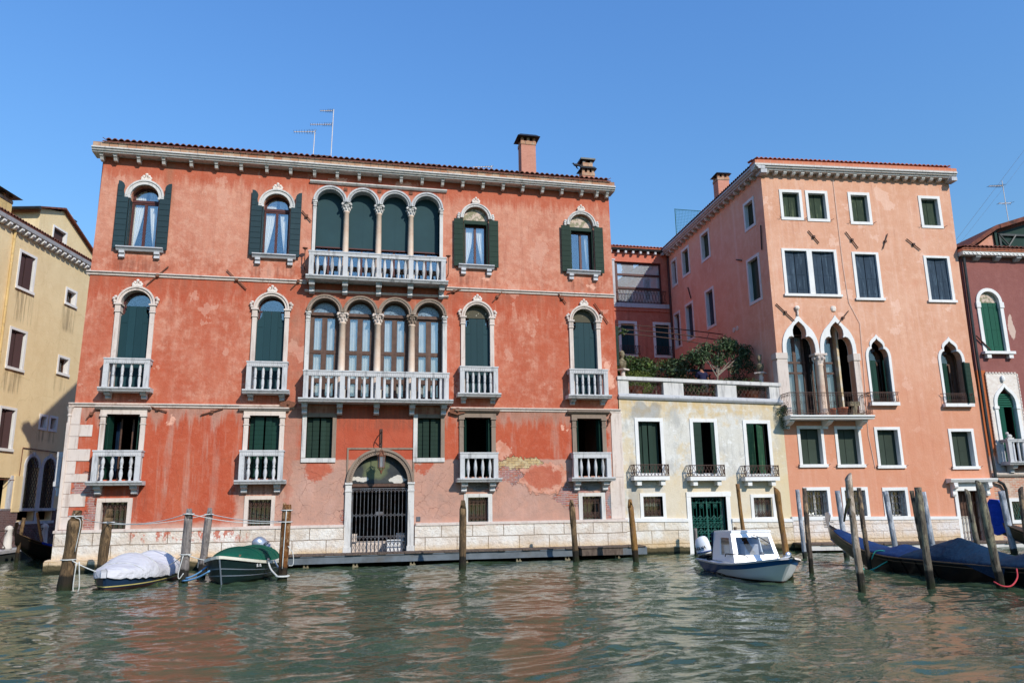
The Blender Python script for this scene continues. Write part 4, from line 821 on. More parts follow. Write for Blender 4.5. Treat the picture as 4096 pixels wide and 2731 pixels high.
# gate
GATE = tag(empty('water_gate', (0, 0, 0))); GATE.parent = RED
for s_ in (-1, 1):
    mb = MB(); a, b = sorted((1.24+s_*1.0, 1.24+s_*1.22)); mb.box(a, b, -.1, .3, .36, 2.5); mb.box(a-.015, b+.015, -.12, .3, 2.5, 2.56); mb.box(a, b, -.1, .3, 2.56, 2.76); mb.box(a-.02, b+.02, -.14, .3, 2.76, 2.83); mb.box(a-.03, b+.03, -.13, -.1, .36, .6); mb.build('gate_jamb', 'stone', GATE)
mb = MB(); mb.ring(1.24, 2.83, .99, 1.17, -.1, .3, n=32); mb.ring(1.24, 2.83, 1.12, 1.2, -.15, -.09, n=32)
for k in range(46):
    t = pi*(k+.5)/46; mb.tube([(1.24+1.05*cos(t), -.11, 2.83+1.05*sin(t)), (1.24+1.1*cos(t), -.11, 2.83+1.1*sin(t))], .014, 4)
mb.build('gate_arch', 'stone_brown', GATE)
mb = MB(); mb.prism([(.25, 2.8), (2.23, 2.8)]+arc(1.24, 2.83, .99, 0.02, pi-.02, 28), .16, .24); mb.build('tympanum', 'gate_plaster', GATE)
mb = MB(); mb.box(.24, 2.24, .1, .2, 2.68, 2.79); mb.build('lintel', 'wood_brown', GATE)
mb = MB(); n = 15
for k in range(n): xx = .29+1.9*k/(n-1); mb.tube([(xx, .08, .38), (xx, .08, 2.62)], .013, 5)
mb.box(.26, 2.22, .065, .095, 2.6, 2.63); mb.box(.26, 2.22, .065, .095, .94, .96); mb.box(.26, 2.22, .065, .095, .74, .76); mb.box(.26, 2.22, .06, .1, .37, .41)
for e in (.26, 1.23, 2.2): mb.box(e-.02, e+.02, .06, .1, .37, 2.63)
for k in range(n-1):
    xx = .29+1.9*(k+.5)/(n-1)
    for z, s_ in ((2.5, 1), (1.62, 1), (1.74, -1), (.86, 1)):
        mb.tube([(xx+.05*cos(a), .07, z+s_*.06*sin(a)) for a in [pi*j/6 for j in range(7)]], .01, 4, False)
    mb.tube([(xx-.07, .07, .42), (xx+.07, .07, .73)], .01, 4); mb.tube([(xx+.07, .07, .42), (xx-.07, .07, .73)], .01, 4)
mb.box(1.1, 1.38, .055, .1, 1.68, 1.8); mb.build('gate_leaf', 'iron_grey', GATE)
mb = MB(); mb.box(.26, 2.22, .9, 1.1, .36, .74); mb.box(.26, .5, .8, .9, .74, 1.02); mb.box(1.9, 2.2, .8, .9, .74, 1.02); mb.build('inner_parapet', 'stone_pink', GATE)
crate = MB(); crate.box(0, .55, 0, .35, 0, .42); crate.box(-.02, .57, -.02, .37, .4, .44)
tag(crate.build('crate', 'white_gel', None, False, (1.55, 28.35, .36)), 'white box standing just inside the barred water gate', 'box')
MB().box(2.56, 2.7, -.03, 0, 1.44, 1.6).build('doorbell_panel', 'lead', RED)
# pole-mounted torches by the top balcony
for x in (-1.72, 3.66):
    mb = MB(); mb.tube([(x, -.02, 10.7), (x, -.25, 10.75), (x, -.25, 11.35)], .018, 6); mb.lathe([(.02, 0), (.03, .05), (.1, .1), (.1, .12)], 8, (x, -.25, 11.34)); mb.build('torch_holder', 'rust', RED)
# side balcony round the corner
mb = MB(); mb.box(-9.72, L0-.02, .8, 2.0, 2.82, 2.98); mb.box(-9.66, L0-.02, .86, 1.94, 2.7, 2.82); mb.box(-9.62, L0-.02, .85, 1.05, 2.5, 2.7); b_ = mb.build('balcony', 'stone_balcony', RED)
mb = MB(); mb.box(-9.7, L0-.02, .82, .98, 3.8, 3.98); mb.box(-9.7, -9.54, .98, 1.98, 3.8, 3.98); mb.build('railing', 'stone_balcony', b_)
MB().box(-9.69, -9.54, .83, .97, 2.98, 3.8).build('post', 'stone_balcony', b_)
s0 = MB().lathe([(r, z*.82) for r, z in BAL_VASE], 10).build('baluster', 'stone_balcony', b_, True, (-9.3, .9, 2.98))
for k in range(4): inst(s0, b_, (-9.62, 1.15+k*.22, 2.98))
# open shutter leaf on the terrace side
m_ = MB(); boards(m_, R0+.02, R0+.2, 7.35, 9.0, .15, .2); m_.build('shutter', 'shutter_green', RED)
# hanging lantern
LAN = tag(empty('lantern', (1.24, 27.45, 3.1)), 'wrought iron lantern hanging on a chain before the gate arch', 'lantern')
mb = MB(); mb.tube([(0, .55, 1.5), (0, .3, 1.58), (0, .06, 1.56), (0, 0, 1.48)], .02, 6); mb.tube([(0, .53, 1.1), (0, .35, 1.2), (0, .12, 1.5)], .015, 6); mb.box(-.05, .05, .5, .545, 1.0, 1.65); mb.build('wall_bracket', 'iron', LAN)
mb = MB()
for k in range(14): z = .86+k*.045; mb.tube([(.014*cos(a)*(k % 2), .014*cos(a)*((k+1) % 2), z+.02+.022*sin(a)) for a in [2*pi*j/6 for j in range(7)]], .006, 4, False)
mb.build('chain', 'iron', LAN)
mb = MB()
for k in range(6):
    a = k*pi/3; c, s_ = cos(a), sin(a); mb.tube([(.05*c, .05*s_, .12), (.12*c, .12*s_, .22), (.13*c, .13*s_, .62), (.17*c, .17*s_, .7), (.08*c, .08*s_, .8), (.02*c, .02*s_, .86)], .011, 5)
mb.lathe([(.01, 0), (.03, .03), (.05, .12), (.05, .14)], 8, (0, 0, 0)); mb.lathe([(.13, 0), (.13, .02)], 12, (0, 0, .22)); mb.lathe([(.135, 0), (.135, .02), (.06, .1), (.02, .18)], 12, (0, 0, .62)); mb.build('lantern_frame', 'rust', LAN)
MB().lathe([(.1, 0), (.115, .4)], 6, (0, 0, .24)).build('lantern_glass', 'lantern_glass', LAN)

# ================================================================== cream house with roof terrace
CRM = tag(empty('house', (0, 28, 0)), 'low cream house with a walled garden terrace on its roof', 'building')
def zc(x, z): return z-.02*(x-10.5)       # this house has settled towards its right end
holes = [rect(11.24, 12.16, 3.0, 5.12), rect(13.6, 14.53, 3.0, 5.1), rect(15.9, 16.88, 2.95, 5.06), rect(11.3, 12.1, 1.41, 2.2), rect(15.98, 16.78, 1.32, 2.09), rect(13.28, 14.78, -.3, 2.16)]
mb = MB(); mb.prism([(10.45, -.5), (17.64, -.5), (17.62, 5.96), (10.45, 6.06)], 0, .3, holes); mb.build('wall', 'cream_stucco', CRM)
mb = MB(); mb.box(10.47, 17.6, 1.6, 1.7, -.5, 5.9); mb.box(10.5, 17.6, .31, 1.6, 2.55, 2.65); mb.build('interior_wall', 'interior', CRM)
def frame_win(root, x0, x1, z0, z1, f=.13, mat='white_trim', M_=None, deep=.26, proud=.03, sillo=0, fb=None, name='window'):
    fb = f if fb is None else fb
    mb = MB(M_); mb.prism(rect(x0, x1, z0, z1), -proud, deep, [rect(x0+f, x1-f, z0+fb, z1-f)])
    if sillo: mb.box(x0-sillo, x1+sillo, -proud-.05, -proud-.001, z0-.005, z0+fb)
    return mb.build(name, mat, root)
def leaf(root, x0, x1, z0, z1, y, mat, step=.16, M_=None, ang=0, hinge=0, horiz=False, name='shutter', straps=False):
    if ang:
        m_ = (M_ or Matrix()) @ Matrix.Translation((hinge, y, 0)) @ Matrix.Rotation(ang, 4, 'Z') @ Matrix.Translation((-hinge, 0, 0)); mb = MB(m_); y = 0
    else: mb = MB(M_)
    boards(mb, x0, x1, z0, z1, y, step, horiz)
    if straps:
        for t in (.1, .45, .9): zz_ = z0+(z1-z0)*t; mb.box(x0+.04, x1-.1, y-.008, y, zz_, zz_+.025)
    return mb.build(name, mat, root)
for i, (x0, x1, z0, z1) in enumerate(((11.1, 12.3, 2.95, 5.25), (13.44, 14.64, 2.93, 5.24), (15.78, 17.02, 2.9, 5.2))):
    w_ = frame_win(CRM, x0, x1, z0, z1, .14, 'white_trim')
    if i == 0:
        for a, b, dy in ((.16, .36, .2), (.36, .58, .16), (.62, .8, .16), (.8, 1.03, .2)): leaf(w_, x0+a, x0+b, z0+.14, z1-.16, dy, 'shutter_green', .2)
    elif i == 1:
        leaf(w_, x0+.14, x0+.46, 3.05, z1-.15, -.02, 'shutter_green', .25, None, radians(-8), x0+.14, True); leaf(w_, x1-.42, x1-.14, 3.05, z1-.15, .02, 'shutter_green', .25, None, radians(40), x1-.14, True)
        mb = MB(); mb.box(14.0, 14.06, .5, .56, 2.9, 5.0); mb.build('inner_casement', 'wood_brown', w_)
    else:
        leaf(w_, x0+.15, x0+.45, 3.05, z1-.16, .0, 'shutter_old_green', .2, None, radians(-58), x0+.15, True); leaf(w_, x0+.58, x0+.95, 3.05, z1-.16, .12, 'shutter_old_green', .2, None, radians(20), x0+.95, True)
    a, b = ((10.83, 12.29), (13.16, 14.66), (15.5, 17.02))[i]; z = 2.96-.03*i
    mb = MB(); mb.box(a, b, -.38, 0, z-.15, z); s_ = mb.build('balcony', 'white_trim', CRM)
    for q in (a+.15, b-.33): MB().box(q, q+.18, -.3, 0, z-.34, z-.15).build('bracket', 'white_trim', s_)
    mb = MB(); R_ = .42; zt = z+.46
    def rail_seg(p, q):
        n = max(2, round((Vector(q)-Vector(p)).length/.145)); P, Q = Vector(p), Vector(q); d = (Q-P)
        for h in (.02, .44): mb.tube([P+Vector((0, 0, z+h)), Q+Vector((0, 0, z+h))], .016, 5)
        for k in range(n):
            u = P+d*(k/n); v = P+d*((k+1)/n); m0 = (u+v)/2
            for s2 in (1, -1):
                A, B = (u, v) if s2 > 0 else (v, u)
                mb.tube([A+Vector((0, 0, z+.04)), A+(B-A)*.32+Vector((0, 0, z+.13)), m0+Vector((0, 0, z+.19)), A+(B-A)*.78+Vector((0, 0, z+.27)), B+(A-B)*.08+Vector((0, 0, z+.33)), B+(A-B)*.3+Vector((0, 0, z+.42))], .01, 4)
    rail_seg((a+.02, -.36, 0), (b-.02, -.36, 0)); rail_seg((a+.02, -.02, 0), (a+.02, -.36, 0)); rail_seg((b-.02, -.02, 0), (b-.02, -.36, 0))
    for q in ((a+.02, -.36), (b-.02, -.36)): mb.tube([(q[0], q[1], z), (q[0], q[1], z+.46)], .02, 5)
    mb.build('railing', 'iron', s_)
def grille(root, a, b, c, d, y, mat='iron', n=5, M_=None, style=0):
    mb = MB(M_)
    for k in range(n): xx = a+(b-a)*(k+.5)/n; mb.tube([(xx, y, c+.005), (xx, y, d-.005)], .012, 5)
    if style == 0:
        for k in range(n): xx = a+(b-a)*(k+.5)/n; quatre(mb, xx, d-.16, .05, y); quatre(mb, xx, c+.14, .05, y)
        for z in (c+.05, d-.05, d-.27, c+.25): mb.box(a, b, y-.008, y+.008, z-.006, z+.006)
    else:
        for z in (c+.05, d-.05): mb.box(a, b, y-.008, y+.008, z-.008, z+.008)
        for j in range(3):
            z = c+(d-c)*(.2+.28*j)
            for k in range(n): xx = a+(b-a)*(k+.5)/n; mb.tube([(xx-(b-a)/n*.5, y, z+.04), (xx-.04, y, z+.04), (xx-.03, y, z-.03), (xx+.03, y, z-.03), (xx+.04, y, z+.04), (xx+(b-a)/n*.5, y, z+.04)], .01, 4)
    return mb.build('grille', mat, root)
for x0, x1, z0, z1 in ((11.17, 12.23, 1.3, 2.33), (15.86, 16.95, 1.2, 2.23)):
    w_ = frame_win(CRM, x0, x1, z0, z1, .13, 'white_trim', deep=.2); MB().box(x0+.12, x1-.12, .22, .24, z0+.12, z1-.12).build('pane', 'glass_clear', w_)
    mb = MB(); drape(mb, x0+.15, x1-.15, x1-.15, z1-.5 if x0 < 12 else z0+.2, z1-.14, .3); mb.build('curtain', 'curtain_grey', w_); grille(w_, x0+.13, x1-.13, z0+.13, z1-.13, .1)
w_ = None
mb = MB(); mb.box(13.1, 15.0, -.05, .3, 2.16, 2.35); mb.box(13.1, 13.28, -.04, .5, -.4, 2.159); mb.box(14.78, 14.96, -.04, .5, -.4, 2.159); DOOR = mb.build('water_gate', 'white_trim', CRM)
mb = MB(); n = 10; a, b = 13.29, 14.77
for k in range(n+1): xx = a+(b-a)*k/n; mb.tube([(xx, .18, -.2), (xx, .18, 2.1)], .013, 5)
for z in (2.08, 1.92, 1.15, .98, .62, .45, -.1): mb.box(a, b, .165, .195, z, z+.022)
for k in range(n):
    xx = a+(b-a)*(k+.5)/n; quatre(mb, xx, 1.8, .045, .18) if k % 2 else mb.tube([(xx-.07, .18, 1.93), (xx+.07, .18, 2.08)], .01, 4)
    mb.tube([(xx-.07, .18, 1.0), (xx+.07, .18, 1.15)], .01, 4); mb.tube([(xx+.07, .18, 1.0), (xx-.07, .18, 1.15)], .01, 4)
for k in range(5): xx = a+.15+(b-a-.3)*k/4; quatre(mb, xx, 1.3, .07, .18, .016); quatre(mb, xx, .8, .07, .18, .016); quatre(mb, xx, .2, .07, .18, .016)
for e in (a+.01, (a+b)/2, b-.01): mb.box(e-.025, e+.025, .16, .2, -.2, 2.14)
mb.build('gate_leaf', 'iron_green', DOOR)
for p, q in ((10.5, 13.1), (14.96, 17.62)):
    mb = MB(); n = mb.av([(p, -.08, -.6), (q, -.08, -.6), (q, -.08, zc(q, 1.26)), (p, -.08, zc(p, 1.26)), (p, 0, -.6), (q, 0, -.6), (q, 0, zc(q, 1.26)), (p, 0, zc(p, 1.26))])
    mb.fc(n, [(0, 1, 2, 3), (4, 7, 6, 5), (3, 2, 6, 7), (0, 4, 5, 1), (0, 3, 7, 4), (1, 5, 6, 2)]); BC = mb.build('base_course', 'base_cream', CRM)
for p, q in ((10.5, 13.1), (14.96, 17.62)):
    mb = MB(); n = mb.av([(p, -.11, zc(p, 1.262)), (q, -.11, zc(q, 1.262)), (q, -.11, zc(q, 1.38)), (p, -.11, zc(p, 1.38)), (p, 0, zc(p, 1.262)), (q, 0, zc(q, 1.262)), (q, 0, zc(q, 1.4)), (p, 0, zc(p, 1.4))])
    mb.fc(n, [(0, 1, 2, 3), (4, 7, 6, 5), (3, 2, 6, 7), (0, 4, 5, 1), (0, 3, 7, 4), (1, 5, 6, 2)]); mb.build('base_moulding', 'white_trim', BC)
# terrace slab, parapet with lattice openings
mb = MB(); mb.box(10.47, 17.6, .301, 11.4, 5.7, 5.97); mb.build('terrace_floor', 'terrace_tile', CRM)
def skew(mb, prof, x0, x1):
    N = len(prof); n = mb.av([(x0, y, zc(x0, z)) for y, z in prof]+[(x1, y, zc(x1, z)) for y, z in prof]); mb.fc(n, [tuple(range(N)), tuple(range(2*N-1, N-1, -1))]+[(i, N+i, N+(i+1) % N, (i+1) % N) for i in range(N)])
mb = MB(); skew(mb, [(0, 6.0), (-.06, 6.0), (-.12, 6.08), (-.12, 6.16), (0, 6.16)], 10.47, 17.66); mb.build('terrace_cornice', 'stone_grey', CRM)
mb = MB(); skew(mb, [(-.04, 6.162), (-.04, 6.22), (.26, 6.22), (.26, 6.0), (.0, 6.0), (0, 6.162)], 10.47, 17.62); PAR = mb.build('terrace_parapet', 'stone_grey', CRM)
mb = MB(); skew(mb, [(-.07, 6.76), (-.07, 6.9), (.3, 6.9), (.3, 6.76)], 10.45, 17.66); mb.build('coping', 'stone', PAR)
for p, q in ((10.47, 10.92), (12.41, 13.27), (14.77, 15.62), (17.12, 17.6)):
    mb = MB(); skew(mb, [(-.02, 6.221), (-.02, 6.759), (.24, 6.759), (.24, 6.221)], p, q); mb.build('pier', 'stone', PAR)
for p, q in ((10.92, 12.41), (13.27, 14.77), (15.62, 17.12)):
    mb = MB(); n = 9; w_ = (q-p)/n
    for k in range(-1, n+1):
        for s_ in (1, -1):
            xa, xb = (p+k*w_, p+(k+2)*w_); pts = [(xa, 0), (xb, 1)]
            if xa < p: pts[0] = (p, (p-xa)/(xb-xa))
            if xb > q: pts[1] = (q, (q-xa)/(xb-xa))
            A = [(x, .12, zc(x, 6.23+(t if s_ > 0 else 1-t)*.5)) for x, t in pts]; mb.tube(A, .009, 4)
    mb.build('lattice', 'iron', PAR)

# ================================================================== pink palazzo
PY = radians(-5); PNK = tag(empty('house', (17.63, 28, 0), PY), 'tall salmon pink house with pointed gothic windows and a long left side wall', 'building')
PM = Matrix.Translation((17.63, 28, 0)) @ Matrix.Rotation(PY, 4, 'Z')
r1 = ((.78, 1.83, 14.02, 15.45), (2.0, 3.06, 13.99, 15.45), (4.03, 5.08, 13.92, 15.45), (7.45, 8.52, 13.86, 15.41))
r2 = ((.63, 3.18, 10.55, 12.7), (3.9, 5.16, 10.43, 12.63), (7.31, 8.58, 10.4, 12.55))
r4 = ((.56, 1.72, 3.28, 4.98), (2.21, 3.38, 3.26, 4.96), (3.99, 5.16, 3.21, 4.92), (7.36, 8.54, 3.14, 4.84))
r5 = ((.58, 1.74, 1.3, 2.48), (2.24, 3.4, 1.28, 2.46), (4.04, 5.17, 1.25, 2.43))
iz = lambda r: rect(r[0]+.02, r[1]-.02, r[2]+.02, r[3]-.02)
BAYS = (1.08, 2.77)
loggia = [(.42, 5.35), (3.42, 5.35), (3.42, 8.05)]+half(2.77, 8.05, .65, 1.38, TREF)[1:]+half(1.08, 8.05, .65, 1.38, TREF)[:-1]+[(.42, 8.05)]
g1 = [(4.12, 5.95), (5.04, 5.95)]+half(4.58, 7.78, .46, .95, GOTH); g2 = [(7.48, 5.9), (8.48, 5.9)]+half(7.98, 7.7, .5, .96, GOTH)
loggia = [(.42, 5.35), (3.42, 5.35)]+half(2.77, 8.05, .65, 1.38, TREF)+half(1.08, 8.05, .65, 1.38, TREF)
loggia[-1] = (.42, 8.05)
holes = [iz(r) for r in r1+r2+r4+r5]+[loggia, g1, g2, rect(7.37, 8.45, .1, 2.25)]
mb = MB(); mb.prism([(0, -.3), (9.17, -.3), (9.1, 3.0), (8.98, 7.7), (9.02, 12), (9.11, 16.25), (0, 16.25)], 0, .32, holes); mb.build('wall', 'pink_stucco', PNK)
mb = MB(); mb.box(.35, 9.0, 2.4, 2.5, 0, 16.0)
for z in (2.7, 5.2, 9.9, 13.3, 15.9): mb.box(.35, 9.0, .33, 2.4, z, z+.12)
mb.build('interior_wall', 'interior', PNK)
mb = MB(); mb.box(8.8, 9.0, .33, 11, 0, 16.2); mb.box(0, 9, 11, 11.2, 0, 16.2); mb.build('rear_wall', 'pink_side', PNK)
SMt = Matrix.Rotation(radians(-88.2), 4, 'Z')      # side wall facing left: local x runs towards the canal, outside is -y
sw = {'a': (5.66, 6.8, 14.19, 15.78), 'b': (8.35, 9.45, 14.16, 15.8), 'c': (10.2, 11.05, 14.06, 15.72), 'w1': (.78, 1.82, 14.06, 15.45), 'w2': (.76, 1.97, 10.6, 12.76), 'e': (5.62, 6.72, 10.57, 12.65), 'f': (8.31, 9.43, 10.5, 12.62), 'g': (10.2, 11.17, 10.45, 12.56)}
mb = MB(SMt); mb.prism([(-11.6, 0), (0, 0), (0, 16.24), (-11.6, 16.24)], .0, .3, [rect(-v[1]+.02, -v[0]-.02, v[2]+.02, v[3]-.02) for v in sw.values()]); mb.build('side_wall', 'pink_side', PNK)
MB(SMt).box(-11.5, -.4, 1.6, 1.7, 5, 16).build('interior_wall', 'interior', PNK)
for k, v in sw.items():
    w_ = frame_win(PNK, -v[1], -v[0], v[2], v[3], .13, 'white_trim', SMt)
    m = {'a': 'shutter_worn', 'b': 'shutter_worn', 'w1': 'shutter_worn'}.get(k, 'shutter_blue')
    if k in ('w2', 'g', 'c'): m = 'shutter_brown' if k != 'w2' else 'shutter_dark'
    mid = -(v[0]+v[1])/2
    leaf(w_, -v[1]+.14, mid-.005, v[2]+.14, v[3]-.14, .14, m, .2, SMt); leaf(w_, mid+.005, -v[0]-.14, v[2]+.14, v[3]-.14, .14, m, .2, SMt)
# cornice round two sides
mb = MB(); P = [(0, 16.22), (-.3, 16.22), (-.32, 16.28), (-.38, 16.3), (-.4, 16.36), (-.45, 16.38), (-.45, 16.46), (0, 16.46)]
mb.ext(P, -.44, 9.25); PC = mb.build('cornice', 'stone', PNK); mb = MB(SMt); mb.ext([(y, z-.002) for y, z in P], -11.5, .43); mb.build('side_cornice', 'stone_grey', PC)
MB().box(-.42, 9.24, -.43, .1, 16.461, 16.62).build('brick_course', 'eave_brick_pink', PC)
src = None
for i in range(22):
    x = .2+8.72*i/21; x = x if i < 21 else 8.98
    if src is None: m_ = MB(); m_.ext([(0, 0), (-.26, 0), (-.26, -.06), (-.2, -.13), (0, -.16)], -.075, .075); src = m_.build('bracket', 'stone', PC, False, (x, 0, 16.218))
    else: inst(src, PC, (x, 0, 16.218))
for i in range(20):
    s_ = .5+10.6*i/19; p = SMt @ Vector((-s_, 0, 16.215)); inst(src, PC, p, radians(-88.2))
mb = MB(); mb.box(-.18, .1, -.42, .1, 16.04, 16.217); mb.build('corner_bracket', 'stone_grey', PC); MB().box(8.95, 9.22, -.42, .02, 16.04, 16.217).build('corner_bracket', 'stone_grey', PC)
mb = MB(); tile_roof(mb, -.3, 9.0, -.42, .6, 16.66, radians(13), rows=2)
def hip(mb, x0, x1, y0, y1, z0, zr, ov=0):
    d = min(x1-x0, y1-y0)/2
    if y1-y0 > x1-x0: r = [((x0+x1)/2, y0+d, zr), ((x0+x1)/2, y1-d, zr)]; f = [(0, 1, 4), (1, 2, 5, 4), (2, 3, 5), (3, 0, 4, 5)]
    else: r = [(x0+d, (y0+y1)/2, zr), (x1-d, (y0+y1)/2, zr)]; f = [(0, 1, 5, 4), (1, 2, 5), (2, 3, 4, 5), (3, 0, 4)]
    n = mb.av([(x0, y0, z0), (x1, y0, z0), (x1, y1, z0), (x0, y1, z0)]+r); mb.fc(n, f+[(3, 2, 1, 0)])
hip(mb, -.25, 9.0, -.3, 11.2, 16.63, 17.5); PR = mb.build('roof', 'tiles_red', PNK)
mb = MB(SMt); tile_roof(mb, -11.4, .2, -.42, .6, 16.5, radians(13), rows=2); mb.build('side_roof', 'tiles', PR)
MB(SMt).box(-11.6, .2, -.38, -.05, 16.46, 16.5).build('side_gutter', 'copper_dark', PR)
pc = chimney(PNK, .08, .68, 4.7, 5.3, 16.47, 18.15, 'chimney_pink', .12, .25, False)
# window furniture
for i, r in enumerate(r1):
    w_ = frame_win(PNK, *r, .13, 'white_trim'); m0 = (r[0]+r[1])/2-.04
    leaf(w_, r[0]+.14, m0, r[2]+.13, r[3]-.14, .17, 'shutter_worn', .35); leaf(w_, m0+.01, r[1]-.14, r[2]+.13, r[3]-.14, .17, 'shutter_worn', .35)
for i, r in enumerate(r2):
    ins = [(r[0]+.13, 1.78), (2.02, r[1]-.13)] if i == 0 else [(r[0]+.13, r[1]-.13)]
    mb = MB(); mb.prism(rect(*r), -.03, .2, [rect(a+.0, b-.0, r[2]+.11, r[3]-.1) for a, b in ins]); mb.box(r[0]-.06, r[1]+.06, -.08, -.031, r[2]-.01, r[2]+.1); w_ = mb.build('window', 'white_trim', PNK)
    for a, b in ins:
        m0 = (a+b)/2; leaf(w_, a+.01, m0-.02, r[2]+.12, r[3]-.1, .08, 'shutter_blue', .24, None, radians(4), a, straps=True); leaf(w_, m0+.0, b-.01, r[2]+.12, r[3]-.1, .06, 'shutter_blue', .24, None, radians(-7), b, straps=True)
for i, r in enumerate(r4):
    w_ = frame_win(PNK, *r, .12, 'white_trim', sillo=.05); m0 = (r[0]+r[1])/2-.05
    leaf(w_, r[0]+.13, m0, r[2]+.12, r[3]-.12, .215, 'shutter_pinkhouse', .45, straps=True); leaf(w_, m0+.01, r[1]-.13, r[2]+.12, r[3]-.12, .215, 'shutter_pinkhouse', .45, straps=True)
for i, r in enumerate(r5):
    w_ = frame_win(PNK, *r, .13, 'white_trim', fb=.02); mb = MB(); casement(mb, r[0]+.14, r[1]-.14, r[2]+.03, r[3]-.14, .22, 1, (), .05); mb.build('casement', 'curtain_grey', w_)
    MB().box(r[0]+.15, r[1]-.15, .25, .26, r[2]+.03, r[3]-.15).build('pane', 'glass_clear', w_); grille(w_, r[0]+.13, r[1]-.13, r[2]+.03, r[3]-.13, .08, 'iron_grey', 6, None, 1)
# gothic windows
def band_shape(outer, inner, y0, y1, mb): mb.prism(outer, y0, y1, [inner])
for cx, hw, zs, ht, z0 in ((4.58, .46, 7.78, .95, 5.95), (7.98, .5, 7.7, .96, 5.9)):
    mb = MB(); o = [(cx-hw-.1, z0), (cx+hw+.1, z0)]+half(cx, zs, hw+.12, ht+.18, GOTH); q = [(cx-hw+.0, z0+.001), (cx+hw-.0, z0+.001)]+half(cx, zs, hw-.0, ht, GOTH)
    mb.prism(o, -.035, .3, [[(x, z+.002) for x, z in q]]); mb.box(cx-hw-.2, cx+hw+.16, -.2, 0, z0-.14, z0); w_ = mb.build('window', 'white_trim', PNK)
    mb = MB(); casement(mb, cx-.2, cx+.2, z0, zs, .4, 1); mb.build('casement', 'wood_brown', w_); mb = MB(); mb.box(cx-hw, cx+hw, .44, .45, z0, zs+ht*.6); mb.build('pane', 'glass_clear', w_)
    if cx < 6: leaf(w_, cx-hw+.02, cx-.03, z0, zs+.02, .12, 'shutter_dark', .2, None, radians(8), cx-hw); leaf(w_, cx+.1, cx+hw-.05, z0, zs+.02, .3, 'shutter_dark', .2, None, radians(50), cx+hw)
    else: leaf(w_, cx-hw+.02, cx-.06, z0, zs+.0, .14, 'shutter_dark', .2, None, radians(12), cx-hw); leaf(w_, cx+hw-.3, cx+hw, z0, zs, .0, 'shutter_dark', .2, None, radians(70), cx+hw); leaf(w_, cx+hw+.02, cx+hw+.34, z0+.02, zs, -.08, 'shutter_green', .2, None, radians(8), cx+hw, True)
    mb = MB(); a, b = cx-hw-.12, cx+hw+.1; mb.tube([(a-.16, -.06, z0+.42), (a, -.18, z0+.42), (b, -.18, z0+.42), (b+.16, -.06, z0+.42)], .014, 5); mb.tube([(a, -.02, z0+.05), (a, -.2, z0+.02), (b, -.2, z0+.02), (b, -.02, z0+.05)], .012, 5)
    for k in range(14): xx = a+(b-a)*k/13; mb.tube([(xx, -.18, z0+.42), (xx, -.2, z0+.22), (xx, -.19, z0+.02)], .008, 4)
    for k in range(13): xx = a+(b-a)*(k+.5)/13; mb.tube([(xx+.04*cos(t), -.19, z0+.34+.05*sin(t)) for t in [2*pi*j/8 for j in range(9)]], .007, 4, False); mb.tube([(xx+.04*cos(t), -.19, z0+.1+.05*sin(t)) for t in [2*pi*j/8 for j in range(9)]], .007, 4, False)
    mb.build('railing', 'iron', w_)
# gothic loggia
mb = MB()
for cx in BAYS: o = half(cx, 8.05, .82, 1.68, OGEE); q = half(cx, 8.05, .652, 1.38, TREF); mb.prism(o+[(cx-.82, 8.04)][:0], -.04, .34, [[(x, z+.001) for x, z in q][:]]) if False else mb.prism([(cx+.82, 8.05)]+o[1:-1]+[(cx-.82, 8.05)]+list(reversed(q)), -.05, .36)
LOG = mb.build('gothic_window', 'white_trim', PNK)
mb = MB(); mb.box(-.03, .42, -.045, .36, 5.35, 8.04); mb.box(-.08, .44, -.07, .38, 7.8, 8.045); mb.box(-.06, .02, -.04, .35, 5.9, 7.7); mb.build('jamb', 'stone_pink', LOG)
mb = MB(); mb.box(3.42, 3.68, -.045, .36, 5.35, 8.04); mb.box(3.4, 3.72, -.08, .38, 7.75, 8.045); mb.build('jamb', 'stone_pink', LOG)
mb = MB(); mb.lathe([(.2, 0), (.2, .12), (.17, .18), (.16, .3), (.15, 2.1), (.17, 2.15), (.17, 2.2)], 14, (1.93, .15, 5.4)); col_ = mb.build('column', 'marble', LOG, True)
mb = MB(); mb.lathe([(.17, 0), (.2, .15), (.24, .3), (.26, .4)], 8, (1.93, .15, 7.6)); mb.box(1.65, 2.21, -.09, .4, 7.96, 8.045)
for k in range(8): t = k*pi/4+.3; mb.ball((1.93+.23*cos(t), .15+.23*sin(t), 7.85), (.06, .06, .09), 6, 4)
mb.build('capital', 'stone_pink', LOG)
mb = MB(); mb.ball((1.08, -.06, 10.02), (.12, .06, .1), 8, 6); mb.lathe([(.05, 0), (.04, .2), (.09, .28)], 8, (1.08, -.05, 9.68)); mb.build('finial', 'crest', LOG)
MB().ball((2.76, -.02, 10.02), (.13, .05, .16), 6, 4).build('finial', 'crest', LOG)
mb = MB(); y = .62
for a, b in ((.3, 1.1), (1.1, 1.9), (2.0, 2.9)): casement(mb, a, b, 5.35, 9.0, y, 1, (7.75, 7.3), .07)
mb.build('casement', 'wood_brown', LOG); mb = MB(); mb.box(.3, 2.95, y+.03, y+.04, 5.4, 9.3); mb.build('pane', 'glass_clear', LOG)
mb = MB(); [drape(mb, a, a+.33, a+.33, 5.4, 8.9, y+.15, 8) for a in (.4, .75, 1.2, 1.55, 2.1, 2.5)]; mb.build('curtain', 'curtain_grey', LOG)
mb = MB(); mb.box(2.96, 3.05, .4, 1.3, 5.3, 9.6); mb.box(.2, 3.05, .36, 1.3, 5.25, 5.34); mb.build('loggia_wall', 'cream_stucco', LOG)
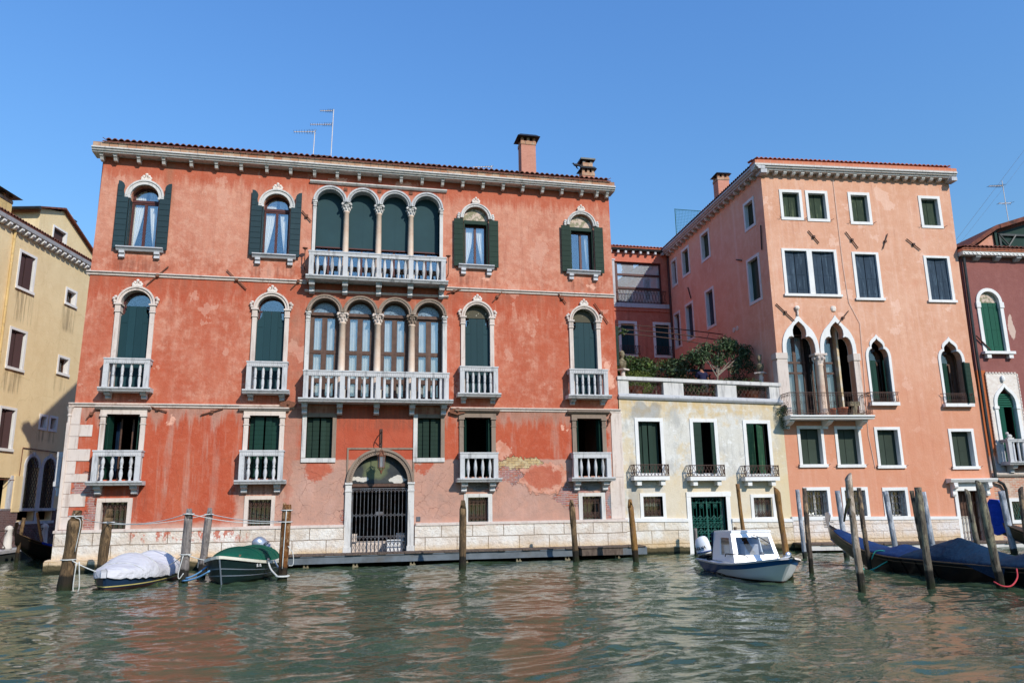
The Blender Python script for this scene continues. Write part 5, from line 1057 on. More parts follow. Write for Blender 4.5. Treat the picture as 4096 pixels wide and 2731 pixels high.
mb = MB(); z0 = 5.34; mb.ext([(0, z0), (-.78, z0), (-.78, z0-.06), (-.72, z0-.1), (-.7, z0-.16), (0, z0-.16)], -.06, 3.62); BL = mb.build('balcony', 'white_trim', PNK)
for x in (.1, 1.78, 3.3):
    m_ = MB(); m_.ext([(0, 0), (-.55, 0), (-.55, -.08), (-.4, -.16), (-.12, -.24), (-.1, -.34), (0, -.34)], x-.1, x+.12); m_.M = None; o_ = m_.build('bracket', 'white_trim', BL, False, (0, 0, z0-.16))
mb = MB(); segs = [((.0, -.05), (.0, -.72)), ((.0, -.72), (3.56, -.72)), ((3.56, -.72), (3.56, -.05))]
for (a, b), (c, d) in segs:
    L = sqrt((c-a)**2+(d-b)**2); n = max(2, round(L/.125))
    mb.tube([(a, b, z0+.92), (c, d, z0+.92)], .018, 5); mb.tube([(a, b, z0+.08), (c, d, z0+.08)], .014, 5)
    for k in range(n+1):
        x, y = a+(c-a)*k/n, b+(d-b)*k/n; mb.tube([(x, y, z0), (x, y, z0+.92)], .0065, 4)
    ux, uy = (c-a)/L, (d-b)/L
    for k in range(n):
        x, y = a+(c-a)*(k+.5)/n, b+(d-b)*(k+.5)/n
        for zc_ in (.82, .17): mb.tube([(x+ux*.045*cos(t), y+uy*.045*cos(t), z0+zc_+.045*sin(t)) for t in [2*pi*j/8 for j in range(9)]], .007, 4, False)
        if k % 2: mb.tube([(x-ux*.06, y-uy*.06, z0+.5), (x, y, z0+.57), (x+ux*.06, y+uy*.06, z0+.5), (x, y, z0+.43), (x-ux*.06, y-uy*.06, z0+.5)], .007, 4, False)
mb.build('railing', 'iron', BL)
# doorway with hood
mb = MB(); mb.box(7.24, 7.39, -.05, .3, .1, 2.27); mb.box(8.45, 8.62, -.05, .3, .1, 2.27); mb.box(7.2, 8.85, -.06, .3, 2.25, 2.56); mb.ext([(0, 2.56), (-.28, 2.6), (-.34, 2.7), (-.34, 2.74), (0, 2.76)], 6.96, 9.1); D_ = mb.build('doorway', 'white_trim', PNK)
for x in (7.2, 8.76): bracket_mb(.14, .55, .26).build('bracket', 'white_trim', D_, False, (x, 0, 2.58))
grille(D_, 7.39, 8.45, .12, 2.24, .2, 'iron', 7, None, 1); MB().box(7.39, 8.45, .5, .55, .1, 1.2).build('door', 'curtain_grey', D_); MB().box(7.39, 8.45, .52, .55, 1.2, 2.25).build('door_top', 'wood_brown', D_)
mb = MB()
for a, b, zt in ((-.02, 7.23, 1.2), (8.63, 9.14, 1.13)): mb.box(a, b, -.09, 0, -.4, zt-.001)
PB = mb.build('base_course', 'base_pink', PNK)
mb = MB(); n = mb.av([(-.04, -.12, 1.18), (7.24, -.12, 1.1), (7.24, -.12, 1.22), (-.04, -.12, 1.33), (-.04, 0, 1.18), (7.24, 0, 1.1), (7.24, 0, 1.22), (-.04, 0, 1.33)]); mb.fc(n, [(0, 1, 2, 3), (3, 2, 6, 7), (0, 4, 5, 1), (0, 3, 7, 4), (1, 5, 6, 2)]); mb.box(8.62, 9.17, -.12, 0, 1.05, 1.16); mb.build('base_moulding', 'white_trim', PB)
# anchors and downpipe, cable
for p, q in (((1.96, 13.54), (2.4, 12.98)), ((3.72, 13.54), (4.22, 12.8)), ((5.7, 13.5), (5.4, 12.8)), ((6.6, 13.3), (7.2, 12.8)), ((.15, 10.18), (.9, 9.44)), ((2.85, 9.3), (3.42, 9.92))):
    mb = MB(); mb.tube([(p[0], -.05, p[1]), (q[0], -.05, q[1])], .024, 6); mb.box((p[0]+q[0])/2-.04, (p[0]+q[0])/2+.05, -.1, 0, (p[1]+q[1])/2-.05, (p[1]+q[1])/2+.05); mb.build('wall_anchor', 'iron', PNK)
for s_, z, ds, dz in ((.35, 13.3, .05, .55), (2.6, 13.0, -.25, .1), (8.6, 13.1, -.15, .35)):
    mb = MB(SMt); mb.tube([(-s_-ds, -.05, z-dz), (-s_+ds, -.05, z+dz)], .03, 6); mb.build('wall_anchor', 'iron', PNK)
for s_ in (3.4, 3.75): MB(SMt).prism(arc(-s_, 9.9, .12, 0, 2*pi, 12)[:-1], -.03, 0).build('vent', 'crest', PNK)
mb = MB(); mb.tube([(3.4, -.03, 16.0), (3.42, -.03, 12.0), (3.5, -.02, 10.3), (3.9, -.03, 9.4), (3.8, -.03, 6.5), (3.7, -.02, 4.6), (3.85, -.02, 3.2)], .01, 4); mb.build('cable', 'stone_pink', PNK)
for r in r1+r4:
    for e, s_ in ((r[0], -1), (r[1], 1)):
        mb = MB(); mb.tube([(e+s_*.05, 0, r[2]+.08), (e+s_*.05, -.1, r[2]+.08), (e+s_*.13, -.1, r[2]+.12)], .012, 4); mb.build('shutter_hook', 'iron', PNK)

# ================================================================== house at the back of the terrace
BK = tag(empty('house', (0, 39.5, 0)), 'dark red house at the back of the terrace with a wide blinded window', 'building')
mb = MB(); mb.prism(rect(12.6, 18.4, 5.7, 16.5), 0, .3, [rect(14.9, 17.8, 13.2, 15.7), rect(15.12, 16.0, 10.2, 12.0), rect(17.2, 18.1, 10.2, 12.0)]); mb.box(12.6, 12.8, .3, 6, 5.7, 16.4); mb.build('wall', 'back_stucco', BK)
MB().box(12.8, 18.6, 2.0, 2.1, 5.7, 16.4).build('interior_wall', 'interior', BK)
mb = MB(); mb.box(14.74, 18.3, -.06, .25, 12.95, 13.2); mb.box(14.7, 14.88, -.08, .2, 13.2, 15.75); mb.box(14.66, 14.92, -.12, .2, 15.72, 15.8); B1 = mb.build('window', 'stone_grey', BK)
mb = MB(); casement(mb, 14.9, 17.8, 13.2, 15.7, .12, 0, (14.15, 14.95), .09); mb.box(14.9, 15.1, .1, .2, 13.2, 15.7); mb.build('casement', 'wood_red', B1)
mb = MB(); mb.box(15.0, 17.75, .2, .21, 13.25, 15.65); [mb.box(15.0, 17.75, .19, .2, 13.3+k*.06, 13.34+k*.06) for k in range(39)]; mb.build('blind', 'paper_white', B1); MB().box(15.0, 17.75, .16, .17, 13.25, 15.65).build('pane', 'glass', B1)
mb = MB(); a, b, z0, z1 = 14.95, 18.0, 13.25, 13.98
mb.tube([(a, -.05, z1), (b, -.05, z1)], .02, 5); mb.tube([(a, -.05, z0+.03), (b, -.05, z0+.03)], .016, 5)
for k in range(16):
    x = a+(b-a)*k/16; w_ = (b-a)/16; mb.tube([(x, -.05, z0), (x+w_, -.05, z1)], .011, 4); mb.tube([(x+w_, -.05, z0), (x, -.05, z1)], .011, 4)
mb.build('railing', 'iron', B1)
MB().ext([(0, 12.72), (-.06, 12.74), (-.06, 12.82), (0, 12.82)], 12.6, 18.35).build('string_course', 'back_stucco', BK)
for x0, x1 in ((14.97, 16.1), (17.07, 18.23)):
    w_ = frame_win(BK, x0, x1, 10.05, 12.13, .15, 'white_trim'); m0 = (x0+x1)/2; leaf(w_, x0+.16, m0, 10.2, 11.98, .12, 'shutter_teal', .18); leaf(w_, m0+.01, x1-.16, 10.2, 11.98, .12, 'shutter_teal', .18)
    mb = MB(); a, b = x0+.05, x1+.1
    for z in (10.2, 10.68): mb.tube([(a, -.1, z), (b, -.1, z)], .014, 5)
    for k in range(8): x = a+(b-a)*k/8; w2 = (b-a)/8; mb.tube([(x, -.1, 10.2), (x+w2*.5, -.1, 10.44), (x, -.1, 10.68)], .01, 4); mb.tube([(x+w2, -.1, 10.2), (x+w2*.5, -.1, 10.44), (x+w2, -.1, 10.68)], .01, 4)
    mb.build('railing', 'iron', w_)
mb = MB(); mb.ext([(0, 16.3), (-.25, 16.34), (-.3, 16.46), (0, 16.46)], 12.5, 18.35); BC2 = mb.build('cornice', 'copper_dark', BK)
for k in range(12): x = 13.2+.46*k; MB().box(x, x+.12, -.24, 0, 16.16, 16.3).build('bracket', 'stone_grey', BC2)
mb = MB(); tile_roof(mb, 12.5, 18.6, -.32, 3.5, 16.5, radians(16)); mb.build('roof', 'tiles_red', BK)
mb = MB(); mb.tube([(18.2, -.12, 16.2), (18.22, -.12, 6)], .07, 8); mb.build('downpipe', 'wood_red', BK)

# ================================================================== yellow house on the side canal
YEL = tag(empty('house', (-15.0, 38.0, 0), radians(77.7)), 'yellow ochre house on the left with brown shutters beside the narrow canal', 'building')
wn = [(-.6, .7, 12.07, 13.96), (-.6, .67, 8.32, 10.27), (-.58, .6, 4.66, 6.64)]; sm = [(3.24, 4.26, 12.33, 13.25), (3.23, 4.25, 8.71, 9.7), (2.3, 2.98, 5.84, 6.61), (3.1, 3.8, 5.84, 6.62)]
ar = [(2.2, .5), (3.52, .5)]
holes = [rect(a+.03, b-.03, c+.03, d-.03) for a, b, c, d in wn+sm]+[arched(c, .5, 2.15, 4.05, 12) for c, _ in ar]+[rect(1.5, 2.7, 1.6, 2.0), rect(3.0, 4.1, 1.6, 2.0), rect(-.2, .75, 2.1, 3.5)]
mb = MB(); mb.prism(rect(-9, 16, .3, 14.9), 0, .3, holes); mb.build('wall', 'yellow_stucco', YEL)
mb = MB(); mb.box(-9, 16, 7, 7.3, .3, 14.9); mb.box(-9, -8.7, .3, 7, .3, 14.9); mb.box(15.7, 16, .3, 7, .3, 14.9); mb.build('rear_wall', 'yellow_stucco', YEL); MB().box(-8.7, 15.7, 1.6, 1.7, .3, 14.8).build('interior_wall', 'interior', YEL)
mb = MB(); mb.prism([(-9, .3), (16, .3), (16, 2.08), (.95, 2.08), (.95, 2.12), (-9, 2.12)], -.05, -.001, [rect(1.45, 2.72, 1.55, 2.05), rect(2.95, 4.2, 1.55, 2.05)]); mb.build('brick_base', 'brick_wall', YEL)
for i, r in enumerate(wn):
    w_ = frame_win(YEL, *r, .12, 'white_trim', None, .3, .03, .03); m0 = (r[0]+r[1])/2-.05
    leaf(w_, r[0]+.13, m0, r[2]+.13, r[3]-.13, .1, 'shutter_brown', .3); leaf(w_, m0+.02, r[1]-.25, r[2]+.13, r[3]-.13, .08, 'shutter_brown', .3, None, radians(-10), m0)
for r in sm:
    w_ = frame_win(YEL, *r, .12, 'white_trim', None, .25, .03, .04 if r[3]-r[2] > .8 else 0); mb = MB(); casement(mb, r[0]+.14, r[1]-.14, r[2]+.12, r[3]-.13, .2); mb.build('casement', 'wood_brown', w_); MB().box(r[0]+.13, r[1]-.13, .24, .25, r[2]+.12, r[3]-.12).build('pane', 'glass_clear', w_)
mb = MB()
for c, _ in ar: mb.ring(c, 4.05, .48, .62, -.05, .2); mb.box(c-.07, c+.07, -.08, .1, 4.55, 4.75)
for x in (1.6, 2.76, 2.9, 4.02): mb.box(x, x+.13 if x != 2.76 else 2.9, -.05, .2, 2.15, 4.05)
mb.box(1.45, 4.3, -.09, .2, 2.02, 2.15); mb.box(2.72, 2.95, -.06, .2, 1.5, 2.02); mb.box(1.4, 4.3, -.07, .1, 1.42, 1.55); AW = mb.build('arched_window', 'stone_grey', YEL)
mb = MB()
for c, _ in ar:
    for k in range(-9, 8):
        for s_ in (1, -1):
            x0, z0 = (c-.5, 2.15+k*.3); x1, z1 = (c+.5, 2.15+k*.3+1.5)
            if z1 < 2.2 or z0 > 4.4: continue
            t0 = max(0, (2.15-z0)/(z1-z0)); t1 = min(1, (4.45-z0)/(z1-z0)); P = lambda t: (c+s_*(-.5+t), -.01, z0+(z1-z0)*t)
            mb.tube([P(t0), P(t1)], .013, 4)
mb.build('lattice', 'iron', AW); mb = MB(); [mb.box(c-.5, c+.5, .24, .25, 2.15, 4.5) for c, _ in ar]; mb.build('pane', 'glass_clear', AW)
mb = MB(); drape(mb, 2.0, 2.5, 2.4, 2.2, 4.2, .4); drape(mb, 3.4, 3.6, 3.5, 2.2, 4.2, .4); mb.build('curtain', 'curtain_grey', AW)
mb = MB(); mb.box(-.35, .9, -.05, .1, 2.05, 2.14); mb.box(-.35, -.2, -.05, .1, 2.14, 3.5); mb.box(.74, .9, -.05, .1, 2.14, 3.6); mb.build('window', 'stone_grey', YEL)
MB().box(.95, 1.5, -.09, -.0, 1.98, 3.6).build('plaster_panel', 'yellow_stucco', YEL)
mb = MB(); mb.ext([(0, 14.8), (-.3, 14.84), (-.34, 14.95), (-.36, 15.02), (0, 15.03)], -9, 16); YC = mb.build('cornice', 'stone_grey', YEL); src = None
for k in range(44):
    x = -2.6+.42*k
    if src is None: m_ = MB(); m_.ext([(0, 0), (-.28, 0), (-.28, -.08), (-.2, -.16), (0, -.18)], -.09, .09); src = m_.build('bracket', 'white_trim', YC, False, (x, 0, 14.799))
    else: inst(src, YC, (x, 0, 14.799))
mb = MB(); tile_roof(mb, -9, 16, -.38, 3.5, 15.05, radians(14)); mb.build('roof', 'tiles', YEL)
chimney(YEL, -2.1, -1.0, .35, 1.2, 14.9, 16.15, 'chimney_yellow', .3, .3, True)
mb = MB(); mb.prism([(1.9, 14.9), (8, 14.9), (8, 15.7), (3.8, 17.6), (3.5, 17.45), (1.9, 17.0)], .9, 4.6, [rect(3.1, 4.2, 15.6, 16.5)]); YT = mb.build('roof_storey', 'yellow_stucco', YEL)
mb = MB(); n = mb.av([(1.6, .7, 16.98), (3.65, .7, 17.72), (3.65, 4.8, 17.72), (1.6, 4.8, 16.98), (8.1, .7, 15.75), (8.1, 4.8, 15.75), (1.6, .7, 16.9), (1.6, 4.8, 16.9), (3.65, .7, 17.62), (3.65, 4.8, 17.62), (8.1, .7, 15.66), (8.1, 4.8, 15.66)])
mb.fc(n, [(0, 1, 2, 3), (1, 4, 5, 2), (6, 7, 9, 8), (8, 9, 11, 10), (0, 6, 8, 1), (1, 8, 10, 4), (0, 3, 7, 6)]); mb.build('storey_roof', 'tiles', YT); mb = MB(); mb.tube([(1.55, .7, 16.88), (1.55, 4.8, 16.88)], .09, 8); mb.build('gutter', 'copper_dark', YT)
w_ = frame_win(YT, 3.02, 4.28, 15.5, 16.56, .1, 'white_trim', Matrix.Translation((0, .9, 0)), .2); w_.name = 'attic_window'; MB().box(3.1, 4.2, 1.05, 1.06, 15.6, 16.5).build('dark_pane', 'shutter_brown', YT)
c3 = MB().box(4.55, 5.15, 1.2, 1.8, 15.5, 17.35).build('chimney', 'chimney_yellow', YEL); mb = MB(); mb.box(4.5, 5.2, 1.15, 1.85, 17.36, 17.42); mb.box(4.4, 5.3, 1.05, 1.95, 17.55, 17.62); [mb.box(x, x+.1, y, y+.1, 17.42, 17.55) for x in (4.55, 5.05) for y in (1.2, 1.7)]; mb.build('chimney_cap', 'copper_dark', c3)
mb = MB(); mb.tube([(-1.15, -.07, 14.8), (-1.12, -.07, .5)], .06, 8); mb.build('downpipe', 'chimney_yellow', YEL)
mb = MB(); mb.tube([(1.3, -.04, 4.9), (4.6, -.04, 4.85)], .02, 5); mb.tube([(1.3, -.04, 4.9), (1.28, -.04, 3.4), (-.6, -.04, 3.42)], .02, 5); mb.build('conduit', 'rust', YEL)
gull = MB(); gull.ball((0, 0, .12), (.22, .09, .1), 10, 6); gull.ball((.2, 0, .22), (.07, .06, .06), 8, 5); gull.tube([(.26, 0, .21), (.33, 0, .2)], [.02, .005], 5); gull.tube([(-.18, 0, .12), (-.34, 0, .08)], [.06, .02], 5); gull.tube([(0, .03, .0), (0, .03, .08)], .01, 4)
gp = Matrix.Translation((-15.0, 38.0, 0)) @ Matrix.Rotation(radians(77.7), 4, 'Z') @ Vector((5.0, 1.5, 17.63)); tag(gull.build('seagull', 'bird_white', None, True, gp), 'white seagull perched on the small far chimney of the yellow house', 'bird')
# quay along the side canal
mb = MB(); mb.box(-16.6, -13.75, 26, 75, -4, .30); tag(mb.build('quay_wall', 'quay_stone'), kind='structure')
mb = MB(); mb.box(-16.6, -13.7, 26, 75, .302, .42); tag(mb.build('pavement', 'stone_grey'), kind='structure')
# iron railing with white stone bollards
BOL = [(-13.95, 36.9), (-13.95, 40.9), (-13.95, 45.0)]
for i, (x, y) in enumerate(BOL):
    mb = MB(); mb.lathe([(.17, 0), (.19, .1), (.16, .14), (.15, .78), (.17, .82), (.16, .9), (.1, .98), (.02, 1.01)], 14); tag(mb.build('bollard', 'stone', None, True, (x, y, .42)), ['white stone bollard behind the timber post and gondola prow on the side quay', 'white stone bollard close to the red palace corner on the side quay', 'white stone bollard farthest back on the side quay'][i], 'bollard', 'stone bollards of the side quay')
for i, (y0, y1) in enumerate(((33.0, 36.72), (37.1, 40.72), (41.1, 44.8))):
    mb = MB(); x = -13.95; mb.tube([(x, y0, 1.22), (x, y1, 1.22)], .022, 6); mb.tube([(x, y0, .5), (x, y1, .5)], .018, 6); n = 3
    for k in range(n): a = y0+(y1-y0)*k/n; b = y0+(y1-y0)*(k+1)/n; mb.tube([(x, a, .5), (x, b, 1.22)], .014, 5); mb.tube([(x, b, .5), (x, a, 1.22)], .014, 5)
    tag(mb.build('railing', 'iron'), ['black iron cross-braced railing left of the timber post on the side quay', 'black iron cross-braced railing between the two near bollards behind the gondola', 'black iron cross-braced railing beyond the second bollard'][i], 'railing', 'iron railings of the side quay')
# no-passing sign hung at the canal mouth
SG = tag(empty('sign', (-10.12, 33.2, 1.0), radians(12)), 'square white sign with red border and black hourglass at the palace corner', 'sign')
MB().box(-.28, .28, 0, .02, .35, .95).build('sign_border', 'sign_red', SG); MB().box(-.23, .23, -.004, -.0, .4, .9).build('sign_face', 'sign_white', SG)
mb = MB(); mb.prism([(-.19, .45), (-.02, .65), (-.19, .85)], -.01, -.005); mb.prism([(.19, .45), (.02, .65), (.19, .85)], -.01, -.005); mb.build('symbol', 'black', SG); MB().tube([(0, .05, -1.5), (0, .05, .95)], .03, 6).build('post', 'iron', SG)
def text_mesh(name, body, size, mat, parent, M_, ext=.002, shear=0):
    c = bpy.data.curves.new(name, 'FONT'); c.body = body; c.size = size; c.extrude = ext; c.align_x = 'CENTER'; c.align_y = 'CENTER'; c.shear = shear
    o = bpy.data.objects.new(name, c); C.objects.link(o); bpy.context.view_layer.update(); dg = bpy.context.evaluated_depsgraph_get(); me = bpy.data.meshes.new_from_object(o.evaluated_get(dg)); bpy.data.objects.remove(o); me.transform(M_); me.materials.clear(); me.materials.append(M[mat])
    n = bpy.data.objects.new(name, me); C.objects.link(n); n.parent = parent; return n
text_mesh('lettering', '2', .2, 'black', SG, Matrix.Translation((0, -.014, .66)) @ Matrix.Rotation(pi/2, 4, 'X'))

# ================================================================== dark red house at the right edge
DR = tag(empty('house', (17.63, 28, 0), PY), 'dark red house at the right edge with an attic and brick lower wall', 'building')
holes = [arched(10.22, .5, 8.2, 10.47), [(9.82, 3.4), (10.72, 3.4)]+half(10.27, 5.8, .45, .82, OGEE), rect(9.84, 10.7, 1.0, 1.78), arched(14.5, .5, 8.2, 10.47), rect(14, 15, 3.4, 6)]
mb = MB(); mb.prism([(9.18, -.3), (22, -.3), (22, 12.55), (9.14, 12.55), (9.1, 9.0), (9.08, 5)], 0.02, .3, holes); mb.build('wall', 'dark_red_stucco', DR)
mb = MB(); mb.box(9.14, 22, 1.5, 1.6, 0, 12.5); mb.build('interior_wall', 'interior', DR); mb = MB(); mb.box(9.14, 9.3, .3, 9, 0, 12.5); mb.box(9.14, 22, 9, 9.2, 0, 12.5); mb.build('rear_wall', 'dark_red_stucco', DR)
mb = MB(); mb.box(9.05, 22, -.3, .3, 12.56, 12.74)
DC = mb.build('cornice', 'stone', DR)
mb = MB()
for k in range(60): x = 9.1+.2*k; mb.prism([(x, 12.66), (x+.1, 12.57), (x+.2, 12.66)], -.32, -.301)
mb.build('dogtooth', 'white_trim', DC); MB().box(9.03, 22, -.34, .3, 12.741, 12.85).build('brick_course', 'eave_brick_pink', DC)
for x in (9.85, 10.85, 11.85, 12.85): m_ = MB(); m_.ext([(0, 0), (-.26, 0), (-.26, -.07), (-.1, -.18), (0, -.2)], -.12, .12); m_.build('bracket', 'stone_grey', DC, False, (x, .02, 12.559))
mb = MB(); tile_roof(mb, 9.05, 20, -.42, 4.5, 12.87, radians(14)); mb.build('roof', 'tiles', DR)
# dormer storey
mb = MB(); mb.prism([(10.2, 12.9), (12.0, 12.9), (12.0, 14.2)], 1.2, 5); AT = mb.build('attic_wall', 'curtain_grey', DR); AT.data.materials[0] = M['chimney_pink']
mb = MB(); n = mb.av([(9.8, 1.0, 13.05), (12.0, .9, 14.5), (16.5, .8, 15.9), (9.8, 5.2, 13.05), (12.0, 5.2, 14.5), (16.5, 5.2, 15.9), (9.85, 1.0, 12.9), (12.0, .9, 14.3), (16.5, .8, 15.7)]); mb.fc(n, [(0, 1, 4, 3), (1, 2, 5, 4), (6, 7, 1, 0), (7, 8, 2, 1)]); mb.build('attic_roof', 'tiles', AT)
mb = MB(); mb.box(12.0, 12.12, 1.1, 1.3, 12.9, 14.4); mb.prism([(12.12, 13.0), (16, 13.0), (16, 15.4), (12.12, 14.2)], 1.3, 1.35); mb.build('attic_frame', 'shutter_dark', AT); mb = MB(); mb.box(12.3, 15, 1.2, 1.28, 13.05, 13.15); mb.box(12.3, 15, 1.2, 1.28, 14.1, 14.2); mb.tube([(12.35, 1.2, 13.1), (13.2, 1.2, 14.15)], .04, 4); mb.tube([(13.2, 1.2, 13.1), (12.35, 1.2, 14.15)], .04, 4); mb.box(12.3, 12.4, 1.2, 1.28, 13.0, 14.2); mb.build('attic_brace', 'copper_dark', AT)
cx = 10.22; mb = MB(); mb.ring(cx, 10.47, .48, .63, -.03, .2); mb.box(cx-.64, cx-.48, -.03, .2, 8.2, 10.47); mb.box(cx+.48, cx+.64, -.03, .2, 8.2, 10.47); mb.box(cx-.67, cx-.46, -.06, .2, 10.2, 10.45); mb.box(cx+.46, cx+.67, -.06, .2, 10.2, 10.45); mb.box(cx-.72, cx+.76, -.2, .1, 8.08, 8.2); mb.box(cx-.6, cx-.4, -.15, .1, 7.9, 8.08); mb.box(cx+.46, cx+.66, -.15, .1, 7.9, 8.08); w_ = mb.build('window', 'white_trim', DR)
leaf(w_, cx-.48, cx-.01, 8.2, 10.45, .1, 'shutter_bright', .22, straps=True); leaf(w_, cx, cx+.48, 8.2, 10.45, .1, 'shutter_bright', .22, straps=True); mb = MB(); mb.prism(arched(cx, .49, 10.44, 10.47), .12, .18); mb.build('tympanum', 'tympanum_plaster', w_)
mb = MB(); mb.prism(rect(9.5, 11.0, 3.36, 7.24), -.03, .02, [[(9.7, 3.361), (10.84, 3.361)]+half(10.27, 5.8, .57, 1.0, OGEE)]); w_ = mb.build('gothic_window', 'crest', DR)
mb = MB(); o = [(9.68, 3.37)]+[(10.86, 3.37)]+half(10.27, 5.8, .59, 1.02, OGEE); q = [(9.83, 3.372), (10.71, 3.372)]+half(10.27, 5.8, .44, .84, OGEE); mb.prism(o, -.07, .25, [q]); mb.box(9.64, 9.86, -.1, .2, 5.68, 5.8); mb.box(10.68, 10.9, -.1, .2, 5.68, 5.8); mb.ball((10.25, -.08, 7.0), (.1, .07, .16), 8, 5); mb.build('surround', 'white_trim', w_)
mb = MB()
for k in range(26): mb.box(9.47, 9.52, -.05, .0, 3.4+k*.148, 3.52+k*.148); mb.box(10.98, 11.03, -.05, .0, 3.4+k*.148, 3.52+k*.148)
for k in range(10): mb.box(9.5+k*.15, 9.59+k*.15, -.05, .0, 7.22, 7.29)
mb.build('rope_moulding', 'stone_pink', w_)
mb = MB(); [mb.box(9.86, 10.68, .08, .12, 5.78+k*.1, 5.85+k*.1) for k in range(6)]; mb.build('louvre', 'shutter_bright', w_)
leaf(w_, 9.85, 10.15, 3.4, 5.76, .1, 'shutter_bright', .2, None, radians(-25), 9.85); leaf(w_, 10.45, 10.7, 3.4, 5.76, .2, 'shutter_bright', .2, None, radians(55), 10.7)
db = balcony(DR, 9.66, 11.6, 4.35, 3.42, .5, 7, BAL_COL, [9.76, 11.5], (9.95, 11.2), .35, rail=.12, flutes=False, ov=.08)
mb = MB(); mb.ball((.0, 0, .12), (.12, .07, .1), 8, 5); mb.ball((-.1, 0, .24), (.07, .06, .07), 8, 5); mb.box(-.14, .14, -.07, .07, 0, .06); mb.build('lion_ornament', 'stone', db, False, (9.85, -.42, 4.35))
mb = MB(); mb.ext([(0.02, 2.82), (-.06, 2.82), (-.12, 2.9), (-.12, 2.98), (0.02, 2.98)], 9.16, 22); mb.build('string_course', 'stone_pink', DR)
w_ = frame_win(DR, 9.68, 10.86, .88, 1.92, .14, 'white_trim'); MB().box(9.8, 10.74, .2, .22, 1.0, 1.8).build('pane', 'glass_clear', w_)
mb = MB(); [mb.tube([(9.8+.11*k, .05, 1.0), (9.8+.11*k+.3*s_, .05, 1.8)], .01, 4) for k in range(2, 8) for s_ in (1, -1)]; mb.build('grille', 'iron_green', w_)
mb = MB(); mb.tube([(9.22, -.1, 12.5), (9.16, -.1, 9), (9.13, -.14, 5), (9.16, -.14, 2.75), (9.25, -.14, 2.62), (9.5, -.1, 2.5), (9.6, -.08, 2.3), (9.62, -.06, .3)], .062, 8); mb.build('downpipe', 'copper_dark', DR)
mb = MB(); mb.tube([(9.3, -.06, 8.9), (9.9, -.06, 8.25)], .03, 6); mb.build('wall_anchor', 'iron', DR)

# ================================================================== roof aerials, cable, net
def aerial(x, y, z0, z1, parts, label, tilt=0):
    A = tag(empty('antenna', (x, y, z0)), label, 'antenna', 'television antennas on the roofs'); mb = MB(); mb.tube([(0, 0, 0), (tilt, 0, z1-z0)], .017, 6); mb.build('mast', 'crest', A)
    for dx, dz, L, n, el in parts:
        mb = MB(); mb.tube([(dx, 0, dz), (dx-L, 0, dz-.1*L)], .018, 5); mb.build('boom', 'crest', A); mb = MB()
        for k in range(n): t = k/(n-1); px = dx-L*t; pz = dz-.1*L*t; e = el*(1-.4*t); mb.tube([(px-.0, -e, pz), (px, e, pz)], .008, 4); mb.tube([(px+.05, 0, pz+e*.5), (px-.05, 0, pz-e*.5)], .007, 4) if k < 4 else None
        mb.build('element', 'iron_grey', A)
aerial(-1.72, 30, 15.8, 17.42, [(.05, 1.55, .85, 9, .25)], 'lower antenna with a stubby comb beside the small roof chimney', .04)
aerial(-1.0, 30, 15.8, 18.45, [(.0, 2.58, .5, 8, .18), (-.02, 1.95, .85, 10, .2)], 'tallest antenna with two arms above the four-light window', .05)
aerial(6.05, 31, 16.1, 16.95, [(.03, .8, .9, 9, .12)], 'low antenna with a single long arm left of the tall chimney')
aerial(30.0, 27.5, 14.6, 16.6, [(0, 1.75, .8, 9, .2), (.3, .9, .7, 3, .2)], 'antenna standing on the roof of the dark red house at the right edge')
mb = MB(); mb.tube([(26.4, 28, 12.6), (31, 26.5, 18.3), (40, 24, 29)], .006, 4); mb.tube([(26.3, 28, 12.2), (29.5, 27, 16.0), (40, 24.2, 28.6)], .004, 4); tag(mb.build('overhead_cable', 'iron_grey'), 'thin overhead cable rising into the sky above the dark red house', 'cable')
NT = tag(empty('roof_netting', (19.4, 40.5, 16.5)), 'teal netting on a frame above the back of the pink house roof', 'netting'); mb = MB()
for k in range(19): mb.tube([(k*.1, 0, 1.4), (k*.1, 0, 3.1)], .008, 4)
for k in range(17): mb.tube([(0, 0, 1.45+k*.1), (1.85, 0, 1.45+k*.1)], .008, 4)
mb.build('net', 'net_teal', NT); mb = MB(); [mb.tube([(x, 0, 0), (x, 0, 3.15)], .025, 6) for x in (0, 1.85)]; mb.tube([(0, 0, 3.12), (1.85, 0, 3.12)], .022, 5); mb.build('frame', 'iron_green', NT)
b_ = MB(); b_.ball((0, 0, .1), (.14, .06, .07), 8, 5); b_.ball((-.13, 0, .16), (.045, .04, .045), 6, 4); b_.tube([(-.17, 0, .16), (-.22, 0, .15)], [.012, .004], 4); b_.tube([(.1, 0, .1), (.26, 0, .0)], [.05, .02], 5); b_.tube([(0, .04, .1), (.06, .1, .02), (.14, .12, -.04)], [.04, .03, .01], 5)
tag(b_.build('pigeon', 'bird_dark', None, True, (9.66, 29.8, 16.63)), 'dark bird on the edge of the short double chimney', 'bird')

